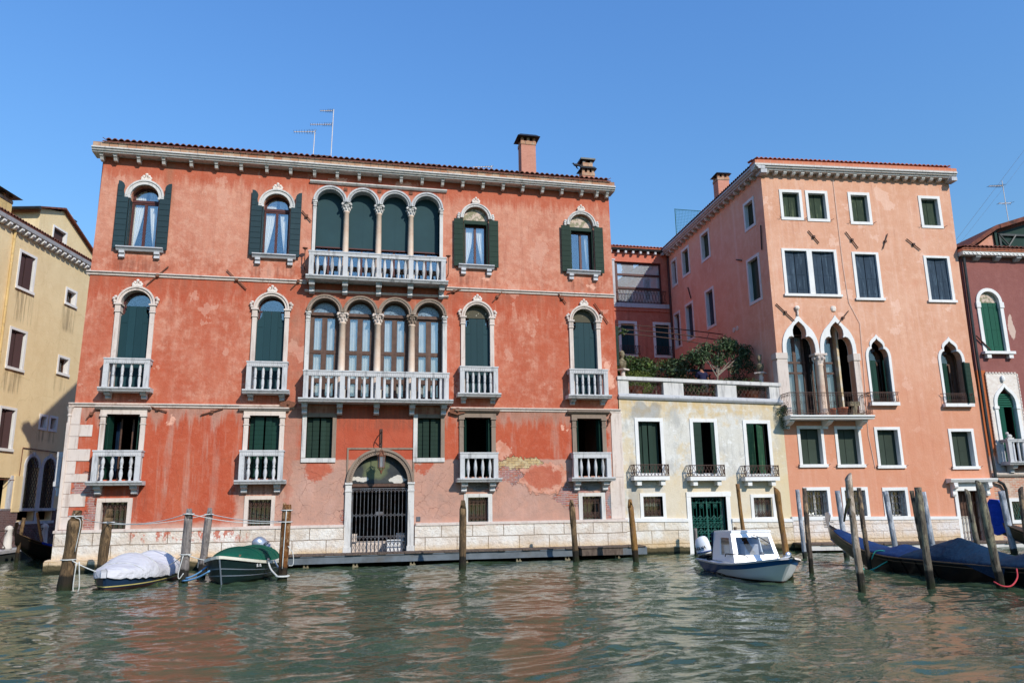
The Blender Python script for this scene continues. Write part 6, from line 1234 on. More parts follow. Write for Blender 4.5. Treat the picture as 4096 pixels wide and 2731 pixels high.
# ================================================================== mooring poles
def pole(x, y, tx, tz, r, mat, label, crook=.0, top='flat', ty=0, seed=0, name='mooring_pole', group='mooring poles standing in the canal'):
    R = random.Random(seed+int(x*100)); mb = MB(); H = tz; n = 34; pts = []; rad = []; crook *= 1.5; rough_ = .05 if 'painted' not in mat else .015; ph = R.uniform(0, 6)
    lx, ly = (tx-x)/tz, ty/tz
    for i in range(n+1):
        z = -2.5+(H+2.5)*i/n; t = (z+2.5)/(H+2.5)
        pts.append((lx*z+crook*sin(t*5+R.uniform(0, .4))*.6, ly*z+crook*cos(t*4)*.4, z)); rad.append(r*(1.08-.12*t)*(1+R.uniform(-rough_, rough_)+rough_*sin(t*17+ph)))
    if top == 'point': pts.append((lx*(H+.05), ly*H, H+.0)); rad[-1] = r*.9; pts[-2] = (pts[-2][0], pts[-2][1], H-.28); rad.append(r*.55)
    mb.tube(pts, rad, 12)
    if top == 'slant':
        for k in range(12): v = mb.v[len(mb.v)-12+k]; mb.v[len(mb.v)-12+k] = (v[0], v[1], v[2]+(v[0]-pts[-1][0])*1.1*(-1 if lx < 0 else 1))
    if top == 'split': mb.tube([(lx*H-r*.5, 0, H-.3), (lx*H-r*.55, 0, H+.04)], [r*.5, r*.35], 7)
    o = mb.build(name, mat, None, True, (x, y, 0)); return tag(o, label, 'mooring pole', group)
pole(-6.88, 21.94, -6.77, 2.01, 0.165, 'timber_brown', 'thick brown mooring pole left of the white covered boat', 0, 'point')
pole(-7.08, 25.6, -7.0, 2.04, 0.14, 'timber_brown', 'grey-brown mooring pole behind the bow of the white covered boat', 0, 'point')
pole(-4.23, 22.85, -4.21, 2.01, 0.12, 'timber_grey', 'grey mooring pole between the two covered boats, tied with ropes', 0, 'point')
pole(-4.09, 24.76, -3.98, 2.02, 0.11, 'timber_grey', 'slim grey mooring pole behind the bow of the green boat', 0, 'point')
pole(-1.62, 22.62, -1.58, 2.08, 0.13, 'timber_varnish', 'glossy brown twin-topped mooring pole at the stern of the green boat', 0, 'split')
pole(3.73, 24.65, 3.75, 2.14, 0.115, 'timber_brown', 'brown mooring pole right of the arched water gate, in front of the landing stage', 0, 'point')
pole(7.86, 25.83, 7.76, 2.11, 0.105, 'timber_brown', 'leaning brown mooring pole near the right end of the red palace', 0, 'point')
pole(9.80, 25.21, 9.69, 2.10, 0.105, 'timber_ochre', 'brown mooring pole at the right end of the landing stage, before the cream house', 0, 'point')
pole(13.99, 25.3, 13.90, 2.58, 0.07, 'timber_ochre', 'slim crooked pole behind the cabin boat, right of the green gate', .05, 'flat')
pole(11.2, 18.15, 11.1, 2.24, 0.08, 'timber_ochre', 'pale ochre crooked pole just behind the bow of the cabin boat', .06, 'slant')
pole(12.9, 27.0, 12.93, 1.0, 0.06, 'timber_grey', 'short grey post at the left side of the green water gate', 0, 'flat')
pole(14.23, 26.5, 14.30, 1.03, 0.06, 'timber_bark', 'short dark stub showing above the cabin boat roof', 0, 'flat')
pole(12.61, 19.34, 12.68, 2.31, 0.068, 'timber_bark', 'dark barky pole right of the cabin boat, beside a painted post', .05, 'flat')
pole(15.60, 24.2, 15.55, 2.34, 0.075, 'timber_painted', 'pale blue-grey painted post behind the dark barky pole near the cabin boat', 0, 'flat', group='painted mooring posts')
pole(16.88, 23.7, 16.78, 2.28, 0.09, 'timber_painted', 'pale grey painted post beside the bleached pole at the gondola bow', 0, 'flat', group='painted mooring posts')
pole(11.21, 15.37, 11.23, 2.49, 0.078, 'timber_pale', 'tallest bleached bare pole with a sawn top, in front of the gondola bow', .06, 'slant')
pole(14.58, 19.54, 14.58, 2.30, 0.066, 'timber_bark', 'thin barky pole with a teal rope by the forward part of the gondola', .07, 'flat')
pole(18.97, 23.85, 18.81, 2.24, 0.095, 'timber_painted', 'pale grey painted post in front of the third barred window of the pink house', 0, 'flat', group='painted mooring posts')
pole(18.51, 22.0, 18.38, 2.23, 0.068, 'timber_bark', 'thin barky pole just left of the thick dark-topped pole', .06, 'flat')
pole(12.90, 15.27, 12.95, 2.23, 0.083, 'timber_lichen', 'thick dark-topped pole in front of the middle of the gondola cover', .07, 'flat')
pole(18.56, 21.6, 18.44, 2.18, 0.09, 'timber_painted', 'whitish painted post right behind the thick dark-topped pole', 0, 'flat', group='painted mooring posts')
pole(19.69, 21.0, 19.6, 2.17, 0.078, 'timber_lichen', 'half-painted barky pole in front of the doorway of the pink house', .04, 'slant')
pole(14.07, 14.57, 13.97, 2.28, 0.088, 'timber_lichen', 'thick lichen-grey pole with a red rope in front of the gondola', .08, 'slant')
pole(22.77, 22.73, 22.6, 2.18, 0.11, 'timber_painted', 'white painted post left of the blue-hooded gondola prow', 0, 'flat', group='painted mooring posts')
pole(19.5, 19.0, 19.6, 2.2, 0.075, 'timber_bark', 'dark pole cut by the right edge of the picture', .04, 'slant')
pole(-12.79, 34.90, -12.66, 1.75, 0.065, 'timber_brown', 'thin brown pole at the prow of the gondola in the side canal', .04, 'flat')
pole(-12.6, 37.4, -13.1, 1.95, 0.055, 'timber_ochre', 'thin leaning pole behind the gondola in the side canal', .03, 'flat')
mb = MB(); mb.tube([(0, 0, 0), (-.12, 0, -.25), (-.2, 0, -.5)], [.04, .03, .02], 6); tag(mb.build('bark_strip', 'timber_bark', None, True, (11.12, 15.3, 2.0)), 'loose strip hanging on the bleached pole', 'bark strip')

# ================================================================== landing stages
DK = tag(empty('landing_stage', (0, 27, 0)), 'long grey landing stage of planks on a steel beam along the red palace', 'landing stage')
R = random.Random(5); mb = MB(); x = -4.6
while x < 10.9: w_ = R.uniform(.24, .4); mb.box(x, min(x+w_-.012, 10.9), -.06+R.uniform(-.03, .03), .86, .385, .42+R.uniform(0, .012)); x += w_
mb.build('deck', 'planks', DK); mb = MB(); mb.box(-4.6, 8.3, 0, .12, .13, .383); mb.box(-4.6, 8.3, -.03, .0, .13, .16); mb.box(-4.6, 8.3, -.03, 0, .355, .383); mb.build('beam', 'steel_beam', DK); MB().box(9.75, 10.95, 0, .12, .12, .383).build('beam', 'steel_beam', DK)
mb = MB(); mb.box(8.35, 9.9, -.32, .05, .15, .40); mb.box(8.3, 9.95, -.36, .05, .402, .44); mb.build('step', 'planks', DK)
for x in (-1.2, .42, 2.35, 4.2, 6.1, 7.9, 9.8): m_ = MB(); m_.tube([(x-.06, .06, .13), (x-.02, .06, -.6)], .035, 5); m_.tube([(x+.07, .06, .3), (x+.02, .06, -.5)], .03, 5); m_.box(x-.09, x+.1, -.01, .1, -.02, .03); m_.build('support', 'bust_stone', DK)
D2 = tag(empty('landing_stage', (17.63, 28, 0), PY), 'weathered wooden landing stage with a peeling white edge before the pink house', 'landing stage')
mb = MB(); x = -.1
while x < 9.4: w_ = R.uniform(.3, .6); mb.box(x, min(x+w_-.012, 9.4), -1.35+R.uniform(-.03, .03), -.1, .27-.012*x, .33-.012*x); x += w_
mb.build('deck', 'planks', D2); mb = MB(); n = mb.av([(-.1, -1.3, .08), (9.4, -1.3, -.02), (9.4, -1.3, .15), (-.1, -1.3, .265), (-.1, -1.2, .08), (9.4, -1.2, -.02), (9.4, -1.2, .15), (-.1, -1.2, .265)]); mb.fc(n, [(0, 1, 2, 3), (4, 7, 6, 5), (3, 2, 6, 7), (0, 4, 5, 1), (0, 3, 7, 4), (1, 5, 6, 2)]); mb.build('edge_board', 'stone', D2)
for x in (.3, 2.3, 4.4, 6.5, 8.8): MB().tube([(x, -1.1, .2), (x, -1.1, -1)], .09, 7).build('support', 'timber_bark', D2)

# ================================================================== boats
def hull_rows(L, B, H, sheer, rake=.3, n=16, m=9, flare=.25, bowpow=2.0, stern=.8, draft=.3, twist=0):
    rows = []                                    # x forward: stern 0 .. bow L
    for i in range(n+1):
        t = i/n; x = L*t; b = B/2*(stern+(1-stern)*min(1, t*3)) if t < .34 else B/2*max(.02, (1-((t-.34)/.66)**bowpow))**.75
        top = H+sheer*(max(0, t-.35)/.65)**2; r = []
        for j in range(m+1):
            s = j/m; z = -draft*(1-.5*max(0, t-.6)/.4)+(top+draft*(1-.5*max(0, t-.6)/.4))*s
            ww = b*((1-flare)*min(1, s*2.6)**.55+flare*s) if s > 0 else 0
            r.append((x-rake*(1-s)*max(0, (t-.5)/.5)**2, ww, z))
        rows.append(r)
    return rows
def hull(mb, rows):
    full = [[(p[0], -p[1], p[2]) for p in reversed(r)]+r[1:] for r in rows]; mb.grid(full); n = mb.av(full[0]); mb.f.append(tuple(range(n, n+len(full[0])))); n = mb.av(full[-1]); mb.f.append(tuple(reversed(range(n, n+len(full[-1]))))); return full
# --- white covered boat
def place(name, x, y, ang, label, cat, roll=0):
    E_ = tag(empty(name, (x, y, 0), ang), label, cat); return E_
dirn = lambda dx, dy: atan2(dy, dx)
WB = place('boat', -5.3, 25.3, dirn(-.52, -3.72), 'small dark blue boat under a lumpy white tarpaulin at the left', 'boat')
rows = hull_rows(3.9, 1.5, .36, .14, .16, flare=.16, bowpow=3.2, stern=.86, draft=.25); mb = MB(); fr_ = hull(mb, rows); mb.build('hull', 'hull_blue', WB, True)
def strake(rows, lo, hi, off, name, mat, par, sides=(1, -1)):
    for s_ in sides:
        mb = MB(); q = []
        for r in rows:
            z0, z1 = r[0][2], r[-1][2]
            def at(z):
                z = max(z, r[0][2]+.001)
                for a, b in zip(r, r[1:]):
                    if a[2] <= z <= b[2]: t = (z-a[2])/(b[2]-a[2]); return (a[0]+(b[0]-a[0])*t, (a[1]+(b[1]-a[1])*t+off)*s_, z)
                return (r[-1][0], (r[-1][1]+off)*s_, z)
            l_, h_ = (lo(r) if callable(lo) else lo), (hi(r) if callable(hi) else hi); q.append([at(l_+(h_-l_)*k/5) for k in range(6)])
        q.append([(p[0]+off, 0, p[2]) for p in q[-1]]); mb.grid(q); mb.build(name, mat, par, True)
strake(rows, -.2, .07, .006, 'antifouling', 'antifoul', WB); strake(rows, .1, .125, .009, 'pinstripe', 'yellow_stripe', WB)
def cover(mb, rows, hf, n=12, drop=.1, off=.03, x0=0, x1=1e9, wob=.012, sc=1.0):
    R = random.Random(9); out = []
    for r in rows:
        p = r[-1]
        if not x0 <= p[0] <= x1: continue
        b = p[1]*sc+off; z = p[2]; q = []
        q.append((p[0], -(b+.0), z-drop+R.uniform(-wob, wob)*2))
        for j in range(n+1):
            s = -1+2*j/n; q.append((p[0], s*b, z+.012+hf(p[0], s)+R.uniform(-wob, wob)*.6))
        q.append((p[0], b, z-drop+R.uniform(-wob, wob)*2)); out.append(q)
    mb.grid(out); return out
def hf(x, s): c = max(0, 1-s*s); return c**.75*(.1+.36*math.exp(-((x-2.35)/.62)**2)+.36*math.exp(-((x-.75)/.5)**2))*(1 if x < 3.6 else .5)
mb = MB(); rows2 = hull_rows(3.9, 1.5, .36, .14, .16, 32, flare=.16, bowpow=3.2, stern=.86, draft=.25); o_ = cover(mb, rows2, hf, 16, .17, .03)
e = o_[-1]; n = mb.av([(p[0]+.03, p[1], p[2]) for p in e]+[(p[0]+.03, p[1], e[0][2]) for p in e]); k = len(e); mb.fc(n, [(i, i+1, k+i+1, k+i) for i in range(k-1)])
e = o_[0]; n = mb.av([(p[0]-.02, p[1], p[2]) for p in e]+[(p[0]-.02, p[1], e[0][2]) for p in e]); mb.fc(n, [(i, i+1, k+i+1, k+i) for i in range(k-1)]); mb.build('tarpaulin', 'cover_white', WB, True)

# --- green boat
GB = place('boat', -2.55, 26.2, dirn(-.62, -4.45), 'dark green motorboat with a green tarpaulin and silver outboard', 'boat')
rows = hull_rows(4.5, 1.85, .46, .3, .42, 20, 12, flare=.32, bowpow=2.6, stern=.84, draft=.28); mb = MB(); hull(mb, rows); mb.build('hull', 'hull_green', GB, True)
strake(rows, -.2, .05, .006, 'antifouling', 'black', GB)
for k, (a, b) in enumerate(((.2, .225), (.36, .385))): strake(rows, lambda r, a=a: r[-1][2]*a*1.55+.0, lambda r, b=b: r[-1][2]*b*1.55+.0, .014, 'lapstrake', 'silver', GB)
mb = MB(); 
for s_ in (1, -1):
    q = []
    for r in rows: p = r[-1]; q.append([(p[0], s_*(p[1]+.03), p[2]-.06), (p[0], s_*(p[1]+.035), p[2]+.015), (p[0], s_*max(0, p[1]-.14), p[2]+.02), (p[0], s_*max(0, p[1]-.14), p[2]-.05)])
    p = rows[-1][-1]; q.append([(p[0]+.04, 0, p[2]-.06), (p[0]+.05, 0, p[2]+.015), (p[0]-.1, 0, p[2]+.02), (p[0]-.1, 0, p[2]-.05)]); mb.grid(q)
n = mb.av([rows[-5][-1], (rows[-5][-1][0], -rows[-5][-1][1], rows[-5][-1][2]), rows[-3][-1], (rows[-3][-1][0], -rows[-3][-1][1], rows[-3][-1][2]), (rows[-1][-1][0], 0, rows[-1][-1][2])]); mb.fc(n, [(0, 2, 3, 1), (2, 4, 3)]); mb.build('gunwale', 'cream_gel', GB)
mb = MB(); st = [(rows[-1][j][0]+.025, 0, rows[-1][j][2]) for j in range(13)]; mb.tube(st, .022, 6); mb.build('stem_band', 'silver', GB)
def hg(x, s): return max(0, 1-s*s)**.6*.42*max(0, min(1, (3.45-x)/.75))**.5*max(0, min(1, (x-.05)/.7))**.6*(1-.05*abs(sin(x*3.6)))
mb = MB(); rows3 = hull_rows(4.5, 1.85, .46, .3, .42, 40, 12, flare=.32, bowpow=2.6, stern=.84, draft=.28); cover(mb, rows3, hg, 14, .0, -.1, .0, 3.5, .003); mb.build('tarpaulin', 'cover_green', GB, True)
def seam(rows_, hf_, x, off, name, mat, par, n=16, dz=.02):
    j = min(range(len(rows_)), key=lambda i: abs(rows_[i][-1][0]-x)); p = rows_[j][-1]; b = p[1]+off
    MB().tube([(p[0], s*b, p[2]+dz+hf_(p[0], s)) for s in [-1+2*k/n for k in range(n+1)]], .009, 5).build(name, mat, par, True)
for x in (.7, 1.4, 2.1, 2.8): seam(rows3, hg, x, -.1, 'seam', 'cover_green', GB)
for x in (.75, 1.55, 2.35, 3.1): seam(rows2, hf, x, .03, 'seam', 'rope_white', WB)
text_mesh('lettering', 'B. B.', .13, 'sign_white', GB, Matrix.Translation((3.3, .735, .44)) @ Matrix.Rotation(radians(-20), 4, 'Z') @ Matrix.Rotation(pi, 4, 'Z') @ Matrix.Rotation(radians(78), 4, 'X'), .003, .35)
MB().ball((2.95, .9, .56), (.07, .03, .045), 10, 6).build('navigation_light', 'chrome', GB)
for q in ((3.95, .38, .72), (3.6, -.6, .66), (.3, .72, .47)): MB().box(q[0]-.05, q[0]+.05, q[1]-.015, q[1]+.015, q[2], q[2]+.05).build('cleat', 'gold_wood', GB)
def outboard(parent, loc, cow, tilt, name_text, tm, ang=0, s=1.0):
    M0 = Matrix.Translation(loc) @ Matrix.Rotation(ang, 4, 'Z') @ Matrix.Rotation(tilt, 4, 'Y') @ Matrix.Diagonal((s, s, s, 1))
    mb = MB(M0); rows_ = []
    for z, a, b, dx in ((-.05, .14, .11, 0), (.02, .2, .15, .0), (.2, .23, .17, .01), (.38, .22, .165, .02), (.5, .18, .14, .03), (.56, .12, .1, .04), (.58, .05, .05, .05)): rows_.append([(dx+a*cos(t)*(1.15 if cos(t) < 0 else 1), b*sin(t), z) for t in [2*pi*k/16 for k in range(16)]])
    mb.grid(rows_, True); mb.f.append(tuple(len(mb.v)-16+k for k in range(16))); o = mb.build('outboard_motor', cow, parent, True)
    mb = MB(M0); mb.lathe([(.2, -.08), (.235, -.03), (.235, .0), (.2, .03)], 16); mb.box(-.1, .12, -.08, .08, -.35, -.06); mb.box(-.06, .1, -.05, .05, -.75, -.34); mb.box(.05, .3, -.12, .12, -.4, -.1); mb.box(-.25, .12, -.1, .1, -.66, -.63); mb.build('leg', 'black_rubber', o)
    mb = MB(M0); mb.lathe([(.262, .09), (.266, .115)], 16, (.0, 0, 0)); mb.build('cowl_stripe', 'stripe_blue', o)
    if name_text:
        for s_ in (1, -1): text_mesh('lettering', name_text, .13, tm, o, M0 @ Matrix.Translation((-.02, s_*.19, .23)) @ Matrix.Rotation(0 if s_ < 0 else pi, 4, 'Z') @ Matrix.Rotation(pi/2, 4, 'X'), .012, .1)
outboard(GB, (-.1, .1, .62), 'silver', radians(38), 'HONDA', 'black', radians(-65), .95)
# --- cabin boat
CB = place('boat', 10.95, 21.3, dirn(-.33, -4.0), 'white cabin boat with a blue band, windscreen and white outboard', 'boat')
rows = hull_rows(4.3, 1.66, .34, .28, .7, 22, 12, flare=.45, bowpow=3.4, stern=.9, draft=.22); mb = MB(); hull(mb, rows); mb.build('hull', 'white_gel', CB, True)
strake(rows, lambda r: max(-.05, r[-1][2]-.15-.5*max(0, 1-r[-1][0]/1.9)**1.5), lambda r: r[-1][2]-.025, .006, 'blue_band', 'blue_gel', CB)
strake(rows, -.2, lambda r: .03 if r[-1][0] > 1.6 else .05, .006, 'antifouling', 'antifoul', CB)
mb = MB(); 
for s_ in (1, -1):
    mb.grid([[(r[-1][0]+(.05 if i == len(rows)-1 else 0), s_*(r[-1][1]+.03), r[-1][2]-.03), (r[-1][0], s_*(r[-1][1]+.035), r[-1][2]+.01), (r[-1][0], s_*max(0, r[-1][1]-.02), r[-1][2]+.02)] for i, r in enumerate(rows)])
mb.build('rub_rail', 'crest', CB)
mb = MB(); mb.grid([[(r[-1][0], -r[-1][1], r[-1][2]+.012), (r[-1][0], 0, r[-1][2]+.05), (r[-1][0], r[-1][1], r[-1][2]+.012)] for r in rows if r[-1][0] > .8]); mb.build('deck', 'white_gel', CB)
# cabin: sloping windscreen, side windows. local x forward, y port/starboard
zb, zt = .4, 1.15; xa, xf, xr = 1.0, 2.5, 2.16; hw, hwt = .63, .54
def cab_panel(name, quad, mat, holes=None, par=CB, th=.03):
    A, B, Cc, D = [Vector(q) for q in quad]; mb = MB()
    u = (B-A); v = (D-A); nn = u.cross(v).normalized()*th
    if not holes: n = mb.av([A, B, Cc, D, A+nn, B+nn, Cc+nn, D+nn]); mb.fc(n, [(0, 1, 2, 3), (7, 6, 5, 4), (0, 4, 5, 1), (1, 5, 6, 2), (2, 6, 7, 3), (3, 7, 4, 0)])
    else:
        P = lambda a, b: (A*(1-a)+B*a)*(1-b)+(D*(1-a)+Cc*a)*b; a0, a1, b0, b1 = holes; o = [P(0, 0), P(1, 0), P(1, 1), P(0, 1)]; i_ = [P(a0, b0), P(a1, b0), P(a1, b1), P(a0, b1)]; n = mb.av(o+i_+[p+nn for p in o]+[p+nn for p in i_])
        for k in range(4): j = (k+1) % 4; mb.fc(n, [(k, j, 4+j, 4+k), (8+k, 12+k, 12+j, 8+j), (4+k, 4+j, 12+j, 12+k), (k, 8+k, 8+j, j)])
        g_ = MB(); n = g_.av([p+nn*.5 for p in i_]); g_.fc(n, [(0, 1, 2, 3)]); g_.build('pane', 'glass_clear', par)
    return mb.build(name, mat, par)
cab_panel('windscreen_frame', ((xf, hw, zb), (xf, -hw, zb), (xr, -hwt, zt), (xr, hwt, zt)), 'white_gel', (.08, .92, .24, .84))
for s_ in (1, -1): cab_panel('cabin_side', ((xa, s_*hw, zb-.02), (xf, s_*hw, zb-.02), (xr, s_*hwt, zt), (xa, s_*hwt, zt-.03)), 'white_gel', (.38, .86, .22, .82)); MB().box(xa+.0, xr-.04, s_*(hwt+.022)-.004, s_*(hwt+.022)+.004, 1.04, 1.06).build('stripe', 'stripe_blue', CB)
cab_panel('cabin_roof', ((xa, hwt+.02, zt-.03), (xr+.03, hwt+.02, zt), (xr+.03, -hwt-.02, zt), (xa, -hwt-.02, zt-.03)), 'white_gel', None, CB, -.05)
cab_panel('tarpaulin', ((.75, hw+.01, .44), (xa, hw+.01, .44), (xa, hwt+.01, zt-.0), (.95, hwt+.01, zt-.0)), 'cover_navy'); mb = MB(); mb.box(.93, .99, -hw, hw, .44, zt-.03); mb.build('tarpaulin', 'cover_navy', CB)
mb = MB(); mb.box(1.2, 1.5, -.5, -.1, .45, .8); mb.box(1.2, 1.5, .1, .5, .45, .8); mb.build('seat', 'cover_white', CB)
mb = MB(); mb.tube([(xr+.2, .42, .86), (xr+.12, .2, 1.02), (xr+.08, -.02, 1.1)], .014, 5); mb.build('wiper', 'black_rubber', CB)
mb = MB(); [mb.tube([(xf-.45, s_*.72, .53), (xf-.4, s_*.72, .6), (xf+.5, s_*.6, .62), (xf+.62, s_*.52, .55)], .014, 5) for s_ in (1, -1)]; mb.build('hand_rail', 'black_rubber', CB)
mb = MB(); mb.lathe([(.02, 0), (.02, .06), (.075, .065), (.08, .1), (.07, .11)], 12); o_ = mb.build('searchlight', 'chrome', CB, True, (3.7, .2, .64)); o_.rotation_euler = (0, radians(80), 0); MB().box(3.66, 3.72, .17, .23, .56, .62).build('searchlight_mount', 'black_rubber', CB)
for q in ((xf+.04, .1, .58), (1.9, .74, .5), (4.0, 0, .6)): MB().box(q[0]-.06, q[0]+.06, q[1]-.03, q[1]+.03, q[2], q[2]+.07).build('cleat', 'chrome', CB)
outboard(CB, (-.12, -.42, .42), 'white_gel', radians(-14), 'SELVA', 'black', radians(48), .95)

# ================================================================== gondolas
def gondola(name, x, y, ang, label, cv, mirror=1):
    E_ = tag(empty(name, (x, y, 0), ang), label, 'gondola', 'gondolas'); L = 10.8; n = 40; rows = []
    for i in range(n+1):
        t = i/n; X_ = L*t; u = 2*t-1; b = .70*max(.0, 1-abs(u)**2.4)**.9+.02
        keel = -.16+.95*max(0, abs(u)-.42)**1.7/.4; keel = min(keel, 1.0); top = .42+.72*max(0, abs(u)-.3)**2.2/.45
        r = []
        for j in range(8): s = j/7; r.append((X_, b*(.55+.45*s) if s > 0 else b*.5, keel+(max(top, keel+.12)-keel)*s))
        rows.append([(X_, 0, keel-.03)]+r)
    mb = MB(); hull(mb, rows); mb.build('hull', 'hull_black', E_, True)
    for s_ in (1, -1):
        mb = MB(); mb.tube([(r[-1][0], s_*(r[-1][1]+.01), r[-1][2]) for r in rows[1:-1]], .02, 5); mb.build('gunwale', 'gold_wood', E_)
        mb = MB(); mb.tube([(r[-1][0], s_*(r[-1][1]+.005), r[-1][2]-.09) for r in rows[2:-2]], .008, 4); mb.build('moulding', 'gold_wood', E_)
        for k in (.62, .66, .7, .56): r = rows[int(n*k)]; mb = MB(); mb.tube([(r[j][0], s_*(r[j][1]+.012), r[j][2]) for j in range(3, 9)], .022, 4); mb.build('rib', 'hull_black', E_)
    mb = MB(); mb.grid([[(r[-1][0], -r[-1][1], r[-1][2]-.0), (r[-1][0], 0, r[-1][2]+.05), (r[-1][0], r[-1][1], r[-1][2])] for r in rows]); mb.build('deck', 'hull_black', E_, True)
    return E_, rows, L
def ferro(E_, rows, L, mat='chrome'):
    z = rows[-1][-1][2]; mb = MB(); sh = [(L-.12, z-.25), (L-.02, z-.05), (L+.0, z+.12), (L-.1, z+.34), (L-.04, z+.44), (L+.16, z+.42), (L+.18, z+.18), (L+.08, z-.1), (L-.0, z-.4)]
    mb.prism(sh, -.012, .012)
    for k in range(6): mb.box(L+.1, L+.27, -.014, .014, z-.06+k*.055, z-.03+k*.055)
    mb.box(L-.2, L-.05, -.012, .012, z+.1, z+.14); mb.tube([(rows[-k][0][0]+.015, 0, rows[-k][0][2]-.01) for k in range(1, 9)], .022, 5); return mb.build('ferro', mat, E_)
GA, rows, L = gondola('gondola', 15.45, 11.3, dirn(-.02, 1), 'black gondola moored at the right under navy blue tarpaulins', 0)
ferro(GA, rows, L)
def cov_g(E_, rows, x0, x1, hf_, mat, drop=.06, off=.03):
    mb = MB(); out = []; R = random.Random(4)
    for i in range(len(rows)-1):
        for f in (0, .5):
            a, b = rows[i][-1], rows[i+1][-1]; p = [a[k]*(1-f)+b[k]*f for k in range(3)]
            if x0 <= p[0] <= x1:
                q = [(p[0], -(p[1]+off), p[2]-drop)]; q += [(p[0], s*(p[1]+off), p[2]+.03+hf_(p[0], s)+R.uniform(-.008, .008)) for s in [-1+2*j/14 for j in range(15)]]; q.append((p[0], p[1]+off, p[2]-drop)); out.append(q)
    mb.grid(out); return mb.build('tarpaulin', mat, E_, True)
tent = lambda x, s, c, w_, h: h*max(0, 1-abs(x-c)/w_)*(1-abs(s))**.8
cov_g(GA, rows, 7.0, 10.4, lambda x, s: .05*(1-s*s)+tent(x, s, 7.5, .9, .25), 'cover_blue', .02, .005)
cov_g(GA, rows, .6, 7.05, lambda x, s: .05*(1-s*s)+max(tent(x, s, 5.6, 1.9, .5), .28*(1-abs(s))*max(0, min(1, (4.5-x)/1, (x-.6)/2))), 'cover_navy', .03, .01)
mb = MB(); n = mb.av([(4.8, .76, .42), (3.6, .78, .42), (3.7, .8, .1), (4.8, .76, .44)]); mb.fc(n, [(0, 1, 2)]); mb.build('tarpaulin_corner', 'cover_navy', GA)
GBn, rows, L = gondola('gondola', 25.3, 12.6, dirn(-.25, 1), 'gondola at the right edge with its prow hooded in bright blue cloth', 0)
fe = ferro(GBn, rows, L); z = rows[-1][-1][2]
mb = MB(); sh = [(L-.3, z-.35), (L-.32, z+.3), (L-.1, z+.72), (L+.2, z+.76), (L+.38, z+.5), (L+.36, z-.4), (L+.1, z-.5)]; mb.prism(sh, -.07, .07); mb.ball((L+.05, 0, z+.2), (.3, .12, .5), 10, 7); mb.build('prow_hood', 'cover_bright', GBn)
cov_g(GBn, rows, .6, 9.5, lambda x, s: .05*(1-s*s)+tent(x, s, 5, 3, .3), 'cover_bright')
GCn, rows, L = gondola('gondola', -11.2, 45.3, dirn(-.15, -.99), 'black gondola with a blue cover tied in the side canal beyond the palace corner', 0)
fe = ferro(GCn, rows, L, 'hull_black'); cov_g(GCn, rows, 1, 9.6, lambda x, s: .05*(1-s*s), 'cover_bright')

# ================================================================== ropes
def rope(pts, r, mat, label, sag=None):
    if sag is not None: a, b = Vector(pts[0]), Vector(pts[1]); pts = [a.lerp(b, t)+Vector((0, 0, -sag*4*t*(1-t))) for t in [k/10 for k in range(11)]]
    if sag is None and len(pts) > 2:
        P = [Vector(p) for p in pts]; P = [P[0]*2-P[1]]+P+[P[-1]*2-P[-2]]; out = []
        for i in range(1, len(P)-2):
            for k in range(5):
                t = k/5; a, b, c, d = P[i-1:i+3]; out.append(.5*((2*b)+(c-a)*t+(2*a-5*b+4*c-d)*t*t+(3*b-a-3*c+d)*t**3))
        pts = out+[P[-2]]
    x0, y0, z0 = pts[0]; mb = MB(); mb.tube([(p[0]-x0, p[1]-y0, p[2]-z0) for p in pts], r, 6); return tag(mb.build('rope', mat, None, True, (x0, y0, z0)), label, 'rope', 'mooring ropes')
def turn(x, y, z, r): return [(x+r*cos(t), y+r*sin(t), z) for t in [2*pi*k/10 for k in range(11)]]
rope([(-6.78, 21.8, 1.9), (-6.95, 25.5, 1.62)], .012, 'rope_white', 'white rope from the leftmost pole back to the pole behind it', .06)
rope([(-7.0, 25.45, 1.66), (-4.22, 22.7, 1.88)], .012, 'rope_white', 'white rope slung from the pole behind the tarpaulin to the grey pole', .16)
rope([(-7.0, 25.45, 1.6), (-4.0, 24.6, 1.83)], .011, 'rope_white', 'thin white rope passing behind to the slim grey pole', .12)
rope([(-4.22, 22.75, 1.88), (-1.6, 22.5, 1.6)], .012, 'rope_white', 'white rope sagging from the grey pole to the brown pole, lower of the two', .12)
rope([(-4.0, 24.7, 1.85), (-1.6, 22.65, 1.62)], .012, 'rope_white', 'white rope sagging from the slim grey pole to the brown pole, upper of the two', .08)
for q, l in (((-6.78, 21.94, 1.86, .165), 'white rope loop round the head of the leftmost pole'), ((-6.98, 25.6, 1.64, .155), 'white rope loop round the pole behind the white tarpaulin'), ((-4.21, 22.85, 1.86, .14), 'white rope loop round the head of the grey pole'), ((-3.99, 24.76, 1.83, .13), 'white rope loop round the head of the slim grey pole'), ((-1.58, 22.62, 1.92, .15), 'white rope loop near the top of the glossy brown pole'), ((-1.58, 22.62, 1.6, .155), 'white rope loop lower down on the glossy brown pole'), ((-6.85, 21.94, .78, .17), 'grey rope loop at mid height of the leftmost pole'), ((-4.22, 22.85, .78, .145), 'grey rope loop at mid height of the grey pole')): rope(turn(*q), .017, 'rope_white', l)
rope([(-6.72, 21.8, .76), (-5.95, 21.75, .42)], .016, 'rope_white', 'white rope from the leftmost pole to the bow of the white covered boat', .03)
rope([(-6.6, 21.75, .72), (-6.62, 21.75, .1), (-6.55, 21.75, -.0), (-6.48, 21.75, .1), (-6.54, 21.75, .74)], .014, 'rope_white', 'slack white rope bight hanging from the leftmost pole')
